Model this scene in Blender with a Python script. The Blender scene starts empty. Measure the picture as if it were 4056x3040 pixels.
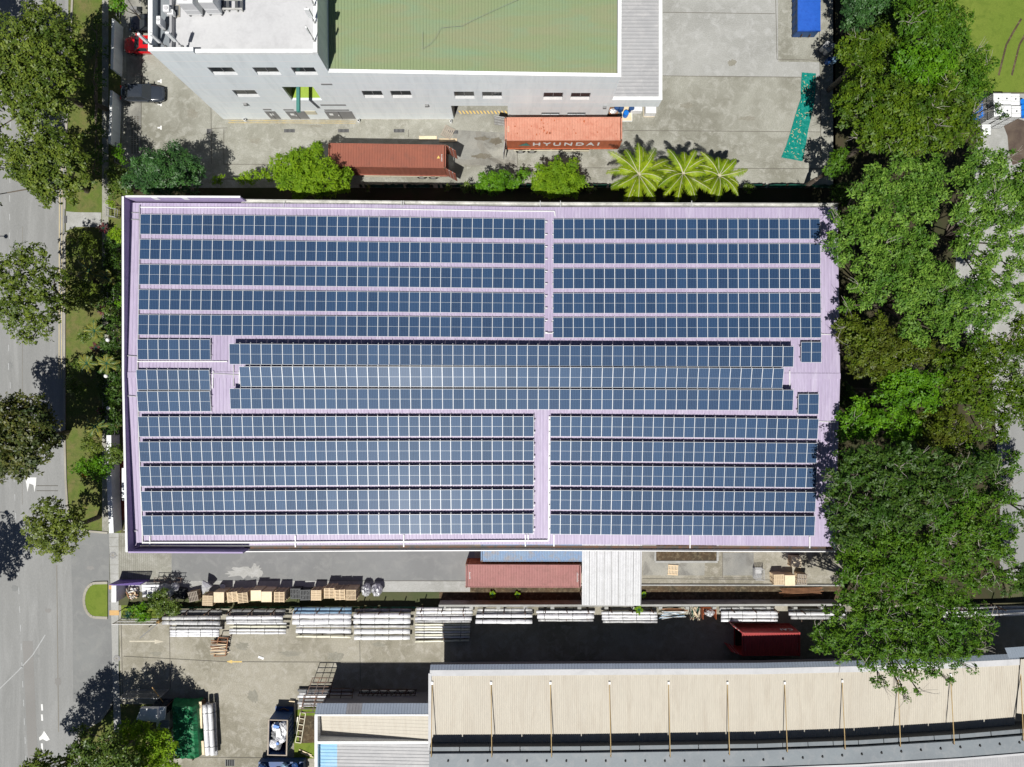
import bpy, math, random
import numpy as np
from mathutils import Vector, Matrix, Euler
random.seed(7)
S = bpy.context.scene
COL = S.collection
H, F, CX, CY = 78.0, 2800.0, 2028.0, 1520.0
def W(px, py, z=0.0):                       # photograph position of something standing z metres up -> metres
    k = (H - z) / F
    return ((px - CX) * k, (CY - py) * k, z)
def R(d): return math.radians(d)
ORD = ['first', 'second', 'third', 'fourth', 'fifth', 'sixth', 'seventh', 'eighth', 'ninth', 'tenth', 'eleventh', 'twelfth', 'thirteenth']

# ------------------------------------------------------------------ materials
def nd(t, typ, **kw):
    n = t.nodes.new(typ)
    for k, v in kw.items():
        if k in n.inputs: n.inputs[k].default_value = v
        else: setattr(n, k, v)
    return n
def rgba(c): return (c[0], c[1], c[2], 1)
def mixc(t, fac, a, b, blend='MIX'):
    m = t.nodes.new('ShaderNodeMix'); m.data_type = 'RGBA'; m.blend_type = blend
    for inp, v in ((m.inputs[0], fac), (m.inputs[6], a), (m.inputs[7], b)):
        if hasattr(v, 'links'): t.links.new(v, inp)
        elif isinstance(v, (int, float)): inp.default_value = v
        else: inp.default_value = rgba(v)
    return m.outputs[2]
def ramp(t, fac, a, b):
    r = t.nodes.new('ShaderNodeMapRange'); r.inputs[1].default_value = a; r.inputs[2].default_value = b
    t.links.new(fac, r.inputs[0]); return r.outputs[0]
def noise(t, co, scale, detail=4, rough=.55, dist=0):
    n = t.nodes.new('ShaderNodeTexNoise'); n.inputs['Scale'].default_value = scale
    n.inputs['Detail'].default_value = detail; n.inputs['Roughness'].default_value = rough
    n.inputs['Distortion'].default_value = dist
    t.links.new(co, n.inputs['Vector']); return n.outputs[0]
def mapping(t, co, sc=(1, 1, 1), rot=(0, 0, 0)):
    m = t.nodes.new('ShaderNodeMapping'); m.inputs['Scale'].default_value = sc; m.inputs['Rotation'].default_value = rot
    t.links.new(co, m.inputs['Vector']); return m.outputs[0]
def M(name, c, c2=None, c3=None, rough=.75, s1=.35, s2=2.5, fine=12, amt=.12, spec=.3, metal=0, bump=0, bs=20,
      r2=None, stretch=None, coat=0, lo=.35, hi=.65, objrand=0, trans=0):
    m = bpy.data.materials.new(name); m.use_nodes = True; t = m.node_tree
    b = t.nodes['Principled BSDF']
    co = t.nodes.new('ShaderNodeTexCoord').outputs['Object']
    if stretch: co = mapping(t, co, stretch)
    col = None
    c2 = c2 or tuple(x * .86 for x in c)
    n1 = noise(t, co, s1, 5, .6, .4)
    col = mixc(t, ramp(t, n1, lo, hi), c, c2)
    if c3:
        n2 = noise(t, co, s2, 5, .65, .6); col = mixc(t, ramp(t, n2, .48, .72), col, c3)
    n3 = noise(t, co, fine, 3, .6)
    f = ramp(t, n3, .25, .75)
    k = nd(t, 'ShaderNodeMapRange'); k.inputs[3].default_value = 1 - amt; k.inputs[4].default_value = 1 + amt
    t.links.new(f, k.inputs[0])
    vm = t.nodes.new('ShaderNodeVectorMath'); vm.operation = 'SCALE'
    t.links.new(col, vm.inputs[0]); t.links.new(k.outputs[0], vm.inputs['Scale']); col = vm.outputs[0]
    if objrand:
        oi = t.nodes.new('ShaderNodeObjectInfo')
        k = nd(t, 'ShaderNodeMapRange'); k.inputs[3].default_value = 1 - objrand; k.inputs[4].default_value = 1 + objrand
        t.links.new(oi.outputs['Random'], k.inputs[0])
        vm = t.nodes.new('ShaderNodeVectorMath'); vm.operation = 'SCALE'
        t.links.new(col, vm.inputs[0]); t.links.new(k.outputs[0], vm.inputs['Scale']); col = vm.outputs[0]
    t.links.new(col, b.inputs['Base Color'])
    b.inputs['Roughness'].default_value = rough; b.inputs['Metallic'].default_value = metal
    b.inputs['Specular IOR Level'].default_value = spec
    if coat: b.inputs['Coat Weight'].default_value = coat; b.inputs['Coat Roughness'].default_value = .08
    if bump:
        bn = t.nodes.new('ShaderNodeBump'); bn.inputs['Strength'].default_value = bump; bn.inputs['Distance'].default_value = .05
        t.links.new(noise(t, co, bs, 4), bn.inputs['Height']); t.links.new(bn.outputs[0], b.inputs['Normal'])
    return m
def leafmat(name, a, b_, c, rough=.45, spec=.4, trans=.25, clump=.6):
    m = bpy.data.materials.new(name); m.use_nodes = True; t = m.node_tree
    p = t.nodes['Principled BSDF']
    g = t.nodes.new('ShaderNodeNewGeometry'); co = t.nodes.new('ShaderNodeTexCoord').outputs['Object']
    rp = g.outputs['Random Per Island']
    col = mixc(t, ramp(t, rp, 0, .8), a, b_)
    col = mixc(t, ramp(t, noise(t, co, clump, 3, .6), .42, .66), col, c)
    t.links.new(col, p.inputs['Base Color']); p.inputs['Roughness'].default_value = rough
    p.inputs['Specular IOR Level'].default_value = spec
    tr = t.nodes.new('ShaderNodeBsdfTranslucent'); t.links.new(col, tr.inputs[0])
    mx = t.nodes.new('ShaderNodeMixShader'); mx.inputs[0].default_value = trans
    t.links.new(p.outputs[0], mx.inputs[1]); t.links.new(tr.outputs[0], mx.inputs[2])
    t.links.new(mx.outputs[0], t.nodes['Material Output'].inputs[0])
    return m

MT = {}
def mk(name, *a, **k): MT[name] = M(name, *a, **k)
mk('ground_soil', (.10, .085, .05), (.06, .075, .03), rough=.95, s1=.12)
mk('asphalt', (.25, .252, .245), (.205, .207, .20), (.275, .277, .27), s1=.3, s2=.9, fine=40, amt=.16, rough=.9, stretch=(1, .12, 1), bump=.2, bs=60)
mk('asphalt_mid', (.235, .23, .22), (.205, .20, .19), s1=.1, fine=40, amt=.16, rough=.9)
mk('asphalt_dark', (.205, .21, .205), (.175, .178, .175), (.225, .227, .218), s1=.12, s2=.8, fine=40, amt=.16, rough=.9, bump=.2, bs=60)
mk('concrete', (.29, .287, .245), (.20, .195, .158), (.345, .34, .30), s1=.16, s2=1.1, fine=9, amt=.2, rough=.88, lo=.4, hi=.6, bump=.15, bs=30)
mk('concrete_pale', (.345, .345, .325), (.27, .27, .25), (.385, .385, .37), s1=.15, s2=1, fine=9, amt=.15, rough=.88, bump=.15, bs=30)
mk('concrete_warm', (.305, .285, .23), (.205, .19, .145), (.355, .335, .285), s1=.16, s2=1.1, fine=9, amt=.22, rough=.88, lo=.4, hi=.6, bump=.15, bs=30)
mk('concrete_dirty', (.235, .225, .185), (.205, .195, .155), (.27, .26, .22), s1=.9, s2=2.5, fine=10, amt=.2, rough=.9)
mk('concrete_stained', (.31, .30, .26), (.20, .20, .185), (.135, .13, .115), s1=.22, s2=.5, fine=10, amt=.14, rough=.85)
mk('dirt_strip', (.085, .055, .03), (.05, .04, .025), (.16, .13, .08), s1=.6, s2=2.5, fine=20, amt=.3, rough=.95)
mk('grass', (.095, .135, .022), (.15, .135, .05), (.065, .10, .018), s1=.6, s2=1.5, fine=25, amt=.35, rough=.95, bump=.6, bs=30)
mk('grass_bright', (.125, .18, .022), (.155, .195, .03), (.095, .145, .016), s1=.1, s2=1.2, fine=20, amt=.25, rough=.95, bump=.6, bs=30)
mk('litter', (.05, .04, .022), (.035, .04, .015), rough=.95, s1=.5)
mk('kerbstone', (.36, .34, .29), (.28, .26, .22), rough=.9)
mk('white_paint', (.72, .72, .70), (.60, .60, .58), s1=1.2, rough=.6)
mk('yellow_paint', (.62, .42, .10), (.55, .42, .18), s1=1, rough=.7)
mk('faded_yellow', (.46, .34, .12), (.33, .29, .2), s1=1.5, rough=.8)
mk('stain_wet', (.16, .145, .11), (.11, .095, .07), s1=1, rough=.5)
mk('scuff', (.40, .41, .41), (.33, .335, .33), s1=2, rough=.8)
mk('cream_paint', (.50, .42, .25), (.42, .36, .23), s1=1, rough=.7)
mk('faded_paint', (.52, .48, .38), (.44, .40, .32), s1=3, rough=.8)
mk('joint', (.13, .12, .10), rough=.95)
mk('joint_soft', (.205, .19, .16), rough=.95)
mk('orange_tactile', (.55, .35, .15), rough=.9)
mk('roof_purple', (.405, .35, .47), (.36, .305, .425), (.45, .40, .51), s1=.3, s2=1.6, fine=6, amt=.09, rough=.5, spec=.4, stretch=(1, .14, 1))
mk('wall_purple', (.39, .32, .50), (.34, .275, .45), rough=.7)
mk('purple_deep', (.20, .13, .42), rough=.6)
mk('gutter_metal', (.62, .61, .58), (.42, .42, .38), (.30, .30, .27), s1=.6, s2=1.6, rough=.45, metal=.2, spec=.5)
mk('white_metal', (.74, .74, .73), (.66, .66, .65), s1=1, rough=.35, spec=.5)
mk('roof_green', (.21, .26, .135), (.235, .255, .145), (.195, .275, .165), s1=.25, s2=.45, fine=9, amt=.06, rough=.6, stretch=(.35, 1.6, 1), lo=.42, hi=.58)
mk('green_dark', (.02, .13, .10), rough=.5)
mk('wall_white', (.73, .77, .77), (.67, .715, .73), (.62, .66, .67), s1=.35, s2=1.6, rough=.7, fine=3, amt=.025, stretch=(1, 1, .16))
mk('coping_white', (.78, .79, .78), (.68, .69, .68), s1=1.2, rough=.6)
mk('roof_deck', (.50, .50, .505), (.46, .46, .465), (.42, .42, .425), s1=.14, s2=.6, rough=.8, fine=5, amt=.05)
mk('roof_grey', (.36, .36, .365), (.32, .32, .325), (.40, .395, .395), s1=.25, s2=1, rough=.55, fine=8, amt=.05)
mk('roof_beige', (.475, .44, .37), (.445, .41, .345), (.415, .375, .31), s1=.35, s2=1.5, fine=8, amt=.06, rough=.6, stretch=(1, .12, 1))
mk('roof_bluegrey', (.205, .23, .245), (.18, .20, .215), (.235, .25, .26), s1=.25, s2=1.2, rough=.6, fine=6, amt=.06)
mk('fascia_grey', (.42, .48, .55), (.37, .43, .50), s1=.3, rough=.5)
mk('roof_blue', (.19, .40, .58), (.27, .45, .60), s1=.6, rough=.5)
mk('roof_white', (.56, .565, .57), (.51, .515, .52), (.46, .46, .46), s1=.5, s2=2, rough=.5)
mk('glass_dark', (.03, .035, .04), rough=.12, spec=.6)
mk('dark_grey', (.09, .095, .10), rough=.6)
mk('mid_grey', (.22, .22, .22), rough=.6)
mk('black_rubber', (.02, .02, .02), rough=.8)
mk('container_brown', (.275, .095, .06), (.235, .082, .055), (.20, .08, .055), s1=.4, s2=2, rough=.55, fine=8, amt=.07)
mk('container_orange', (.53, .25, .175), (.49, .225, .155), (.44, .17, .11), s1=.4, s2=1.3, rough=.55, fine=8, amt=.07)
mk('container_orange_side', (.42, .115, .05), (.36, .10, .045), (.30, .08, .035), s1=.5, s2=1.8, rough=.6, fine=8, amt=.1)
mk('rust', (.40, .11, .045), (.30, .08, .03), s1=2, rough=.8)
mk('container_pink', (.33, .15, .135), (.30, .13, .12), (.25, .115, .10), s1=.4, s2=1.4, rough=.6, fine=8, amt=.09)
mk('container_red', (.34, .045, .042), (.30, .04, .04), s1=.4, rough=.45, fine=8, amt=.05)
mk('container_blue', (.17, .26, .40), (.20, .28, .38), (.28, .24, .20), s1=.5, s2=1.6, rough=.6, fine=8, amt=.12)
mk('galv', (.48, .48, .47), (.38, .38, .38), s1=1.5, rough=.4, metal=.4)
mk('cream_metal', (.60, .56, .42), rough=.5)
mk('wood', (.62, .49, .32), (.54, .41, .26), (.66, .55, .40), s1=1, s2=4, rough=.85, objrand=.18, stretch=(1, 5, 1))
mk('wood_pale', (.72, .61, .43), (.64, .52, .35), s1=1, s2=4, rough=.85, objrand=.12)
mk('wood_grey', (.33, .29, .24), (.26, .22, .18), s1=1, rough=.9, objrand=.2)
mk('wood_red', (.30, .15, .08), (.22, .11, .06), s1=2, rough=.9)
mk('plastic_black', (.045, .048, .05), rough=.5)
mk('steel_dark', (.06, .055, .05), (.13, .06, .03), s1=1.5, rough=.6)
mk('wrap_white', (.80, .80, .79), (.68, .68, .70), (.56, .57, .60), s1=.9, s2=3, rough=.3, spec=.5, fine=6, amt=.08, objrand=.1, stretch=(1, 3, 3), bump=.5, bs=8)
mk('wrap_silver', (.46, .46, .45), (.36, .36, .37), (.60, .59, .57), s1=.9, s2=3, rough=.35, spec=.5, fine=6, amt=.12, objrand=.12, bump=.6, bs=8)
mk('wrap_cream', (.74, .72, .58), (.66, .64, .50), s1=.9, s2=3, rough=.35, spec=.5, fine=6, amt=.08, objrand=.06)
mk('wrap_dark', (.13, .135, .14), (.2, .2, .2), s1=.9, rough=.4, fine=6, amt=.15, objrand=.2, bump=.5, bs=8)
mk('wrap_blue', (.26, .40, .52), (.20, .32, .44), s1=.9, rough=.35, fine=6, amt=.1)
mk('foil', (.58, .58, .59), (.35, .35, .37), (.75, .75, .75), s1=2, s2=5, rough=.3, metal=.3, bump=1, bs=6)
mk('blue_plastic', (.01, .17, .62), (.01, .14, .52), s1=1, rough=.4)
mk('blue_tarp', (.015, .09, .42), (.02, .10, .46), (.012, .07, .36), s1=.8, s2=3, rough=.6, bump=.4, bs=9)
mk('skip_blue', (.015, .06, .20), (.03, .07, .16), s1=.8, rough=.5)
mk('skip_inside', (.07, .035, .02), (.03, .02, .015), s1=1.5, rough=.8)
mk('tarp_teal', (.0, .19, .155), (.0, .165, .13), (.02, .25, .21), s1=.8, s2=3, rough=.5, bump=.8, bs=7)
mk('net_green', (.01, .15, .055), (.008, .11, .04), (.03, .22, .09), s1=.8, s2=2.5, rough=.5, bump=.8, bs=6)
mk('fence_green', (.015, .10, .065), rough=.6)
mk('ibc_white', (.78, .79, .78), (.70, .72, .71), s1=2, rough=.4)
mk('car_red', (.55, .008, .012), (.5, .008, .012), rough=.25, coat=1, fine=1, amt=.01)
mk('car_black', (.006, .006, .008), rough=.2, coat=1, fine=1, amt=.01)
mk('car_grey', (.035, .042, .055), (.03, .037, .05), rough=.25, coat=1, fine=1, amt=.01)
mk('car_white', (.75, .76, .77), rough=.3, coat=.6, fine=1, amt=.01)
mk('chrome', (.6, .6, .6), rough=.2, metal=1)
mk('bark', (.16, .13, .10), (.11, .09, .07), s1=2, rough=.9)
mk('bark_pale', (.36, .33, .29), (.28, .26, .22), s1=2, rough=.9)
mk('strut_yellow', (.50, .36, .16), (.40, .28, .13), s1=1, rough=.6)
mk('teal_pipe', (.055, .20, .17), rough=.5)
mk('globe', (.80, .80, .78), rough=.3)
mk('lime_floor', (.30, .42, .06), rough=.8)
mk('brown_ground', (.16, .04, .025), rough=.9)
mk('cordyline', (.20, .012, .03), (.12, .01, .02), s1=3, rough=.5)
mk('rust_water', (.075, .055, .045), (.13, .10, .075), s1=.6, rough=.35)

# wall with panel joints
def joint_wall():
    m = MT['wall_white']; t = m.node_tree; b = t.nodes['Principled BSDF']
    src = b.inputs['Base Color'].links[0].from_socket
    g = t.nodes.new('ShaderNodeNewGeometry'); sp = t.nodes.new('ShaderNodeSeparateXYZ'); t.links.new(g.outputs['Position'], sp.inputs[0])
    md = t.nodes.new('ShaderNodeMath'); md.operation = 'MODULO'; md.inputs[1].default_value = 1.55; t.links.new(sp.outputs[2], md.inputs[0])
    lt = t.nodes.new('ShaderNodeMath'); lt.operation = 'LESS_THAN'; lt.inputs[1].default_value = .07; t.links.new(md.outputs[0], lt.inputs[0])
    fl = t.nodes.new('ShaderNodeMath'); fl.operation = 'MULTIPLY'; fl.inputs[1].default_value = .9; t.links.new(lt.outputs[0], fl.inputs[0])
    t.links.new(mixc(t, fl.outputs[0], src, (.80, .77, .75)), b.inputs['Base Color'])
joint_wall()

def panel_mat():
    m = bpy.data.materials.new('solar_cells'); m.use_nodes = True; t = m.node_tree; b = t.nodes['Principled BSDF']
    co = t.nodes.new('ShaderNodeTexCoord').outputs['Object']; sp = t.nodes.new('ShaderNodeSeparateXYZ'); t.links.new(co, sp.inputs[0])
    oi = t.nodes.new('ShaderNodeObjectInfo')
    def line(out, period, width):
        a = t.nodes.new('ShaderNodeMath'); a.operation = 'PINGPONG'; a.inputs[1].default_value = period / 2; t.links.new(out, a.inputs[0])
        l = t.nodes.new('ShaderNodeMath'); l.operation = 'LESS_THAN'; l.inputs[1].default_value = width / 2; t.links.new(a.outputs[0], l.inputs[0]); return l.outputs[0]
    base = mixc(t, oi.outputs['Random'], (.004, .018, .060), (.013, .042, .110))
    base = mixc(t, ramp(t, noise(t, co, 5, 4, .7), .35, .7), base, (.009, .036, .085))
    base = mixc(t, line(sp.outputs[0], .156, .012), base, (.085, .15, .27))
    base = mixc(t, line(sp.outputs[1], .156, .006), base, (.04, .08, .17))
    t.links.new(base, b.inputs['Base Color'])
    b.inputs['Roughness'].default_value = .55; b.inputs['Specular IOR Level'].default_value = .42; b.inputs['Specular Tint'].default_value = (.72, .86, 1, 1)
    cw = nd(t, 'ShaderNodeMapRange'); cw.inputs[3].default_value = .012; cw.inputs[4].default_value = .030; t.links.new(oi.outputs['Random'], cw.inputs[0]); t.links.new(cw.outputs[0], b.inputs['Coat Weight']); b.inputs['Coat Roughness'].default_value = .24; b.inputs['Coat Tint'].default_value = (.7, .9, 1, 1)
    return m
MT['cells'] = panel_mat()
mk('panel_frame', (.64, .66, .67), rough=.42, metal=0, spec=.6, fine=2, amt=.02)

MT['leaf_street'] = leafmat('leaf_street', (.075, .125, .015), (.18, .23, .03), (.055, .095, .012), spec=.25)
MT['leaf_autumn'] = leafmat('leaf_autumn', (.05, .08, .014), (.13, .13, .025), (.035, .06, .012))
MT['leaf_lightgreen'] = leafmat('leaf_lightgreen', (.10, .15, .018), (.20, .24, .03), (.09, .13, .018))
MT['leaf_bigdark'] = leafmat('leaf_bigdark', (.035, .10, .025), (.07, .17, .035), (.025, .075, .02))
MT['leaf_lime'] = leafmat('leaf_lime', (.15, .28, .010), (.25, .39, .014), (.11, .22, .008), rough=.6, spec=.2, trans=.35)
MT['leaf_mid'] = leafmat('leaf_mid', (.07, .13, .015), (.14, .20, .025), (.05, .10, .012))
MT['leaf_forest'] = leafmat('leaf_forest', (.030, .085, .007), (.11, .21, .013), (.055, .14, .010), spec=.2)
MT['leaf_gloss'] = leafmat('leaf_gloss', (.045, .125, .008), (.20, .34, .045), (.05, .13, .010), rough=.55, spec=.25)
MT['leaf_olive'] = leafmat('leaf_olive', (.055, .115, .007), (.13, .20, .011), (.038, .085, .006), spec=.2)
MT['leaf_brown'] = leafmat('leaf_brown', (.050, .095, .006), (.12, .16, .012), (.07, .08, .010), spec=.2)
MT['leaf_bright'] = leafmat('leaf_bright', (.065, .185, .006), (.13, .28, .010), (.05, .14, .006), spec=.2)
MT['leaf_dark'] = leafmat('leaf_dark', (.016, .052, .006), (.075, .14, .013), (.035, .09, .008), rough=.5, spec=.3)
MT['leaf_palm'] = leafmat('leaf_palm', (.22, .33, .010), (.38, .47, .025), (.13, .23, .008), spec=.2, trans=.35)
MT['leaf_banana'] = leafmat('leaf_banana', (.06, .12, .03), (.12, .17, .03), (.30, .28, .05), clump=1.2)
MT['leaf_agave'] = leafmat('leaf_agave', (.22, .27, .14), (.38, .42, .28), (.15, .2, .1))
MT['leaf_red'] = leafmat('leaf_red', (.10, .012, .02), (.26, .03, .05), (.08, .02, .02))

# ------------------------------------------------------------------ object helpers
ORG = {}
def tag(o, label, cat, group=None, kind=None):
    if label: o['label'] = label
    if cat: o['category'] = cat
    if group: o['group'] = group
    if kind: o['kind'] = kind
    return o
def thing(name, label, cat, loc, group=None, rz=0):
    o = bpy.data.objects.new(name, None); COL.objects.link(o); o.empty_display_size = .2
    o.location = loc; o.rotation_euler = (0, 0, rz); ORG[o.name] = tuple(loc)
    return tag(o, label, cat, group)
class MB:
    def __init__(s): s.v = []; s.f = []; s.m = []; s.mats = []
    def mi(s, mat):
        if mat not in s.mats: s.mats.append(mat)
        return s.mats.index(mat)
    def add(s, vs, fs, mat):
        n = len(s.v); s.v += [tuple(v) for v in vs]; k = s.mi(mat)
        for f in fs: s.f.append(tuple(i + n for i in f)); s.m.append(k)
        return s
    def hexa(s, p, mat):        # 8 points: bottom 4 ccw, top 4 ccw
        return s.add(p, [(3, 2, 1, 0), (4, 5, 6, 7), (0, 1, 5, 4), (1, 2, 6, 5), (2, 3, 7, 6), (3, 0, 4, 7)], mat)
    def box(s, x0, y0, z0, x1, y1, z1, mat):
        x0, x1 = sorted((x0, x1)); y0, y1 = sorted((y0, y1)); z0, z1 = sorted((z0, z1))
        return s.hexa([(x0, y0, z0), (x1, y0, z0), (x1, y1, z0), (x0, y1, z0), (x0, y0, z1), (x1, y0, z1), (x1, y1, z1), (x0, y1, z1)], mat)
    def cbox(s, c, size, mat, rz=0, rx=0, ry=0):
        Mx = Matrix.Translation(c) @ Euler((rx, ry, rz)).to_matrix().to_4x4()
        a, b, d = (q / 2 for q in size)
        p = [Mx @ Vector(q) for q in [(-a, -b, -d), (a, -b, -d), (a, b, -d), (-a, b, -d), (-a, -b, d), (a, -b, d), (a, b, d), (-a, b, d)]]
        return s.hexa(p, mat)
    def bar(s, p, q, w, h, mat):
        p = Vector(p); q = Vector(q); d = (q - p); L = d.length
        if L < 1e-6: return s
        d /= L; up = Vector((0, 0, 1)) if abs(d.z) < .95 else Vector((0, 1, 0))
        sd = d.cross(up).normalized() * w / 2; u = sd.cross(d).normalized() * h / 2
        return s.hexa([p - sd - u, p + sd - u, q + sd - u, q - sd - u, p - sd + u, p + sd + u, q + sd + u, q - sd + u], mat)
    def tube(s, p, q, r, mat, r2=None, n=10, cap=True):
        p = Vector(p); q = Vector(q); r2 = r if r2 is None else r2; d = (q - p).normalized()
        a = d.cross(Vector((0, 0, 1)) if abs(d.z) < .9 else Vector((1, 0, 0))).normalized(); b = d.cross(a)
        vs = [p + (a * math.cos(2 * math.pi * i / n) + b * math.sin(2 * math.pi * i / n)) * r for i in range(n)]
        vs += [q + (a * math.cos(2 * math.pi * i / n) + b * math.sin(2 * math.pi * i / n)) * r2 for i in range(n)]
        fs = [(i, (i + 1) % n, n + (i + 1) % n, n + i) for i in range(n)]
        if cap: fs += [tuple(range(n - 1, -1, -1)), tuple(range(n, 2 * n))]
        return s.add(vs, fs, mat)
    def lathe(s, c, prof, mat, n=16):
        vs = []; fs = []
        for (r, z) in prof:
            for i in range(n): vs.append((c[0] + r * math.cos(2 * math.pi * i / n), c[1] + r * math.sin(2 * math.pi * i / n), c[2] + z))
        for j in range(len(prof) - 1):
            for i in range(n): fs.append((j * n + i, j * n + (i + 1) % n, (j + 1) * n + (i + 1) % n, (j + 1) * n + i))
        fs.append(tuple(range(n - 1, -1, -1))); fs.append(tuple((len(prof) - 1) * n + i for i in range(n)))
        return s.add(vs, fs, mat)
    def prism(s, poly, z0, z1, mat):
        n = len(poly); A = sum(poly[i][0] * poly[(i + 1) % n][1] - poly[(i + 1) % n][0] * poly[i][1] for i in range(n))
        if A < 0: poly = poly[::-1]
        vs = [(x, y, z0) for x, y in poly] + [(x, y, z1) for x, y in poly]
        return s.add(vs, [tuple(range(n - 1, -1, -1)), tuple(range(n, 2 * n))] + [(i, (i + 1) % n, n + (i + 1) % n, n + i) for i in range(n)], mat)
    def sheet(s, poly, z, mat):
        n = len(poly); A = sum(poly[i][0] * poly[(i + 1) % n][1] - poly[(i + 1) % n][0] * poly[i][1] for i in range(n))
        if A < 0: poly = poly[::-1]
        return s.add([(x, y, z) for x, y in poly], [tuple(range(n))], mat)
    def corr(s, P00, P10, P11, P01, pitch, h, mat, prof=((0, 0), (.5, 0), (.62, 1), (.88, 1))):
        """sheet with ribs running from edge P00-P10 to edge P01-P11"""
        P00, P10, P11, P01 = (Vector(p) for p in (P00, P10, P11, P01))
        L = (P10 - P00).length; n = max(1, round(L / pitch)); us = []
        nm = (P10 - P00).cross(P01 - P00).normalized()
        if nm.z < 0: nm = -nm
        for i in range(n):
            for (a, b) in prof: us.append(((i + a) / n, b * h))
        us.append((1.0, 0)); vs = []
        for (u, k) in us:
            vs.append(P00.lerp(P10, u) + nm * k); vs.append(P01.lerp(P11, u) + nm * k)
        fs = [(2 * i, 2 * i + 2, 2 * i + 3, 2 * i + 1) for i in range(len(us) - 1)]
        if (P10 - P00).cross(P01 - P00).z < 0: fs = [f[::-1] for f in fs]
        return s.add(vs, fs, mat)
    def build(s, name, parent=None, org=None, smooth=False):
        if parent is not None: org = org or ORG[parent.name]
        org = org or (0, 0, 0)
        me = bpy.data.meshes.new(name); me.from_pydata([(v[0] - org[0], v[1] - org[1], v[2] - org[2]) for v in s.v], [], s.f)
        for mt in s.mats: me.materials.append(MT[mt])
        me.polygons.foreach_set('material_index', s.m)
        if smooth: me.polygons.foreach_set('use_smooth', [True] * len(s.f))
        me.update()
        o = bpy.data.objects.new(name, me); COL.objects.link(o)
        if parent is not None: o.parent = parent
        else: o.location = org; ORG[o.name] = tuple(org)
        return o
def loc_mb(): return MB()
def part(mb, name, parent, smooth=False): return mb.build(name, parent, smooth=smooth)
def lpart(mb, name, parent, smooth=False):            # coordinates already local to the parent
    return mb.build(name, parent, org=(0, 0, 0), smooth=smooth)
def subpart(mb, name, parent, root, smooth=False):    # world coords, parented to a part whose own origin is the root's
    o = mb.build(name, None, org=ORG[root.name], smooth=smooth); o.location = (0, 0, 0); o.parent = parent; return o
def copy_tree(o, parent=None):
    c = o.copy(); COL.objects.link(c)
    if parent is not None: c.parent = parent
    for ch in list(o.children): copy_tree(ch, c)
    return c
def center(vs):
    return (sum(v[0] for v in vs) / len(vs), sum(v[1] for v in vs) / len(vs), min(v[2] for v in vs))
def single(mb, name, label, cat, group=None, smooth=False, kind=None):
    xs = [v[0] for v in mb.v]; ys = [v[1] for v in mb.v]; zs = [v[2] for v in mb.v]
    o = mb.build(name, None, org=((min(xs) + max(xs)) / 2, (min(ys) + max(ys)) / 2, min(zs)), smooth=smooth)
    return tag(o, label, cat, group, kind)
def struct(mb, name): o = mb.build(name); o['kind'] = 'structure'; return o
def PX(pts, z=0): return [W(a, b, z)[:2] for a, b in pts]
def text_mesh(txt, size, mat, depth=.01, extra=1.0):
    cu = bpy.data.curves.new('txt', 'FONT'); cu.body = txt; cu.size = size; cu.extrude = depth; cu.align_x = 'CENTER'; cu.align_y = 'CENTER'
    cu.space_character = extra; cu.offset = size * .02
    tmp = bpy.data.objects.new('txt', cu); COL.objects.link(tmp)
    bpy.context.view_layer.update()
    me = bpy.data.meshes.new_from_object(tmp.evaluated_get(bpy.context.evaluated_depsgraph_get()))
    bpy.data.objects.remove(tmp); bpy.data.curves.remove(cu)
    me.materials.clear(); me.materials.append(MT[mat]); return me

# ------------------------------------------------------------------ the ground
mb = MB(); mb.sheet([(-400, -400), (400, -400), (400, 400), (-400, 400)], 0, 'ground_soil'); struct(mb, 'ground')
E = 1500
def sheet(name, pts, z, mat):
    mb = MB(); mb.sheet(PX(pts), z, mat); return struct(mb, name)
sheet('road', [(-3000, -3000), (286, -3000), (286, 0), (263, 480), (256, 830), (256, 1450), (256, 1700), (260, 1900), (266, 2000), (285, 2070), (330, 2105), (430, 2112),
               (434, 2290), (445, 2470), (450, 2640), (446, 2780), (400, 2850), (316, 2900), (312, 3040), (312, 6000), (-3000, 6000)], .008, 'asphalt')
sheet('side_driveway', [(280, 2108), (432, 2112), (434, 2292), (447, 2470), (452, 2640), (448, 2780), (290, 2780), (288, 2450)], .012, 'asphalt_dark')
sheet('road_patch', [(90, 2540), (130, 2540), (158, 3200), (120, 3200)], .012, 'asphalt_mid')
sheet('grass_verge', [(290, -3000), (480, -3000), (480, 2112), (335, 2104), (290, 2068), (270, 1995), (264, 1900), (260, 1450), (260, 915), (270, 905), (262, 835), (268, 480)], .02, 'grass')
sheet('verge_pad', [(262, 838), (300, 842), (402, 843), (402, 900), (300, 900), (272, 912), (262, 915)], .028, 'concrete_pale')
sheet('footpath', [(405, -3000), (430, -3000), (430, 2112), (405, 2112)], .026, 'concrete')
sheet('lower_verge', [(316, 2905), (400, 2855), (470, 2790), (640, 2790), (640, 6000), (316, 6000)], .02, 'grass')
sheet('yard', [(480, -3000), (3295, -3000), (3310, 745), (480, 745)], .012, 'concrete')
sheet('parking_strip', [(500, -3000), (560, -3000), (558, 640), (500, 640)], .016, 'concrete_stained')
sheet('yard_pale_slab', [(2620, -3000), (3075, -3000), (3082, 245), (3245, 248), (3250, 306), (2620, 300)], .016, 'concrete_pale')
sheet('yard_slab', [(3075, -3000), (3245, -3000), (3245, 240), (3083, 238)], .02, 'concrete')
sheet('wet_slab', [(1795, 515), (2050, 530), (2050, 665), (1795, 650)], .016, 'concrete_stained')
sheet('hedge_strip', [(480, 745), (3330, 745), (3330, 1000), (480, 1000)], .016, 'litter')
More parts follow.
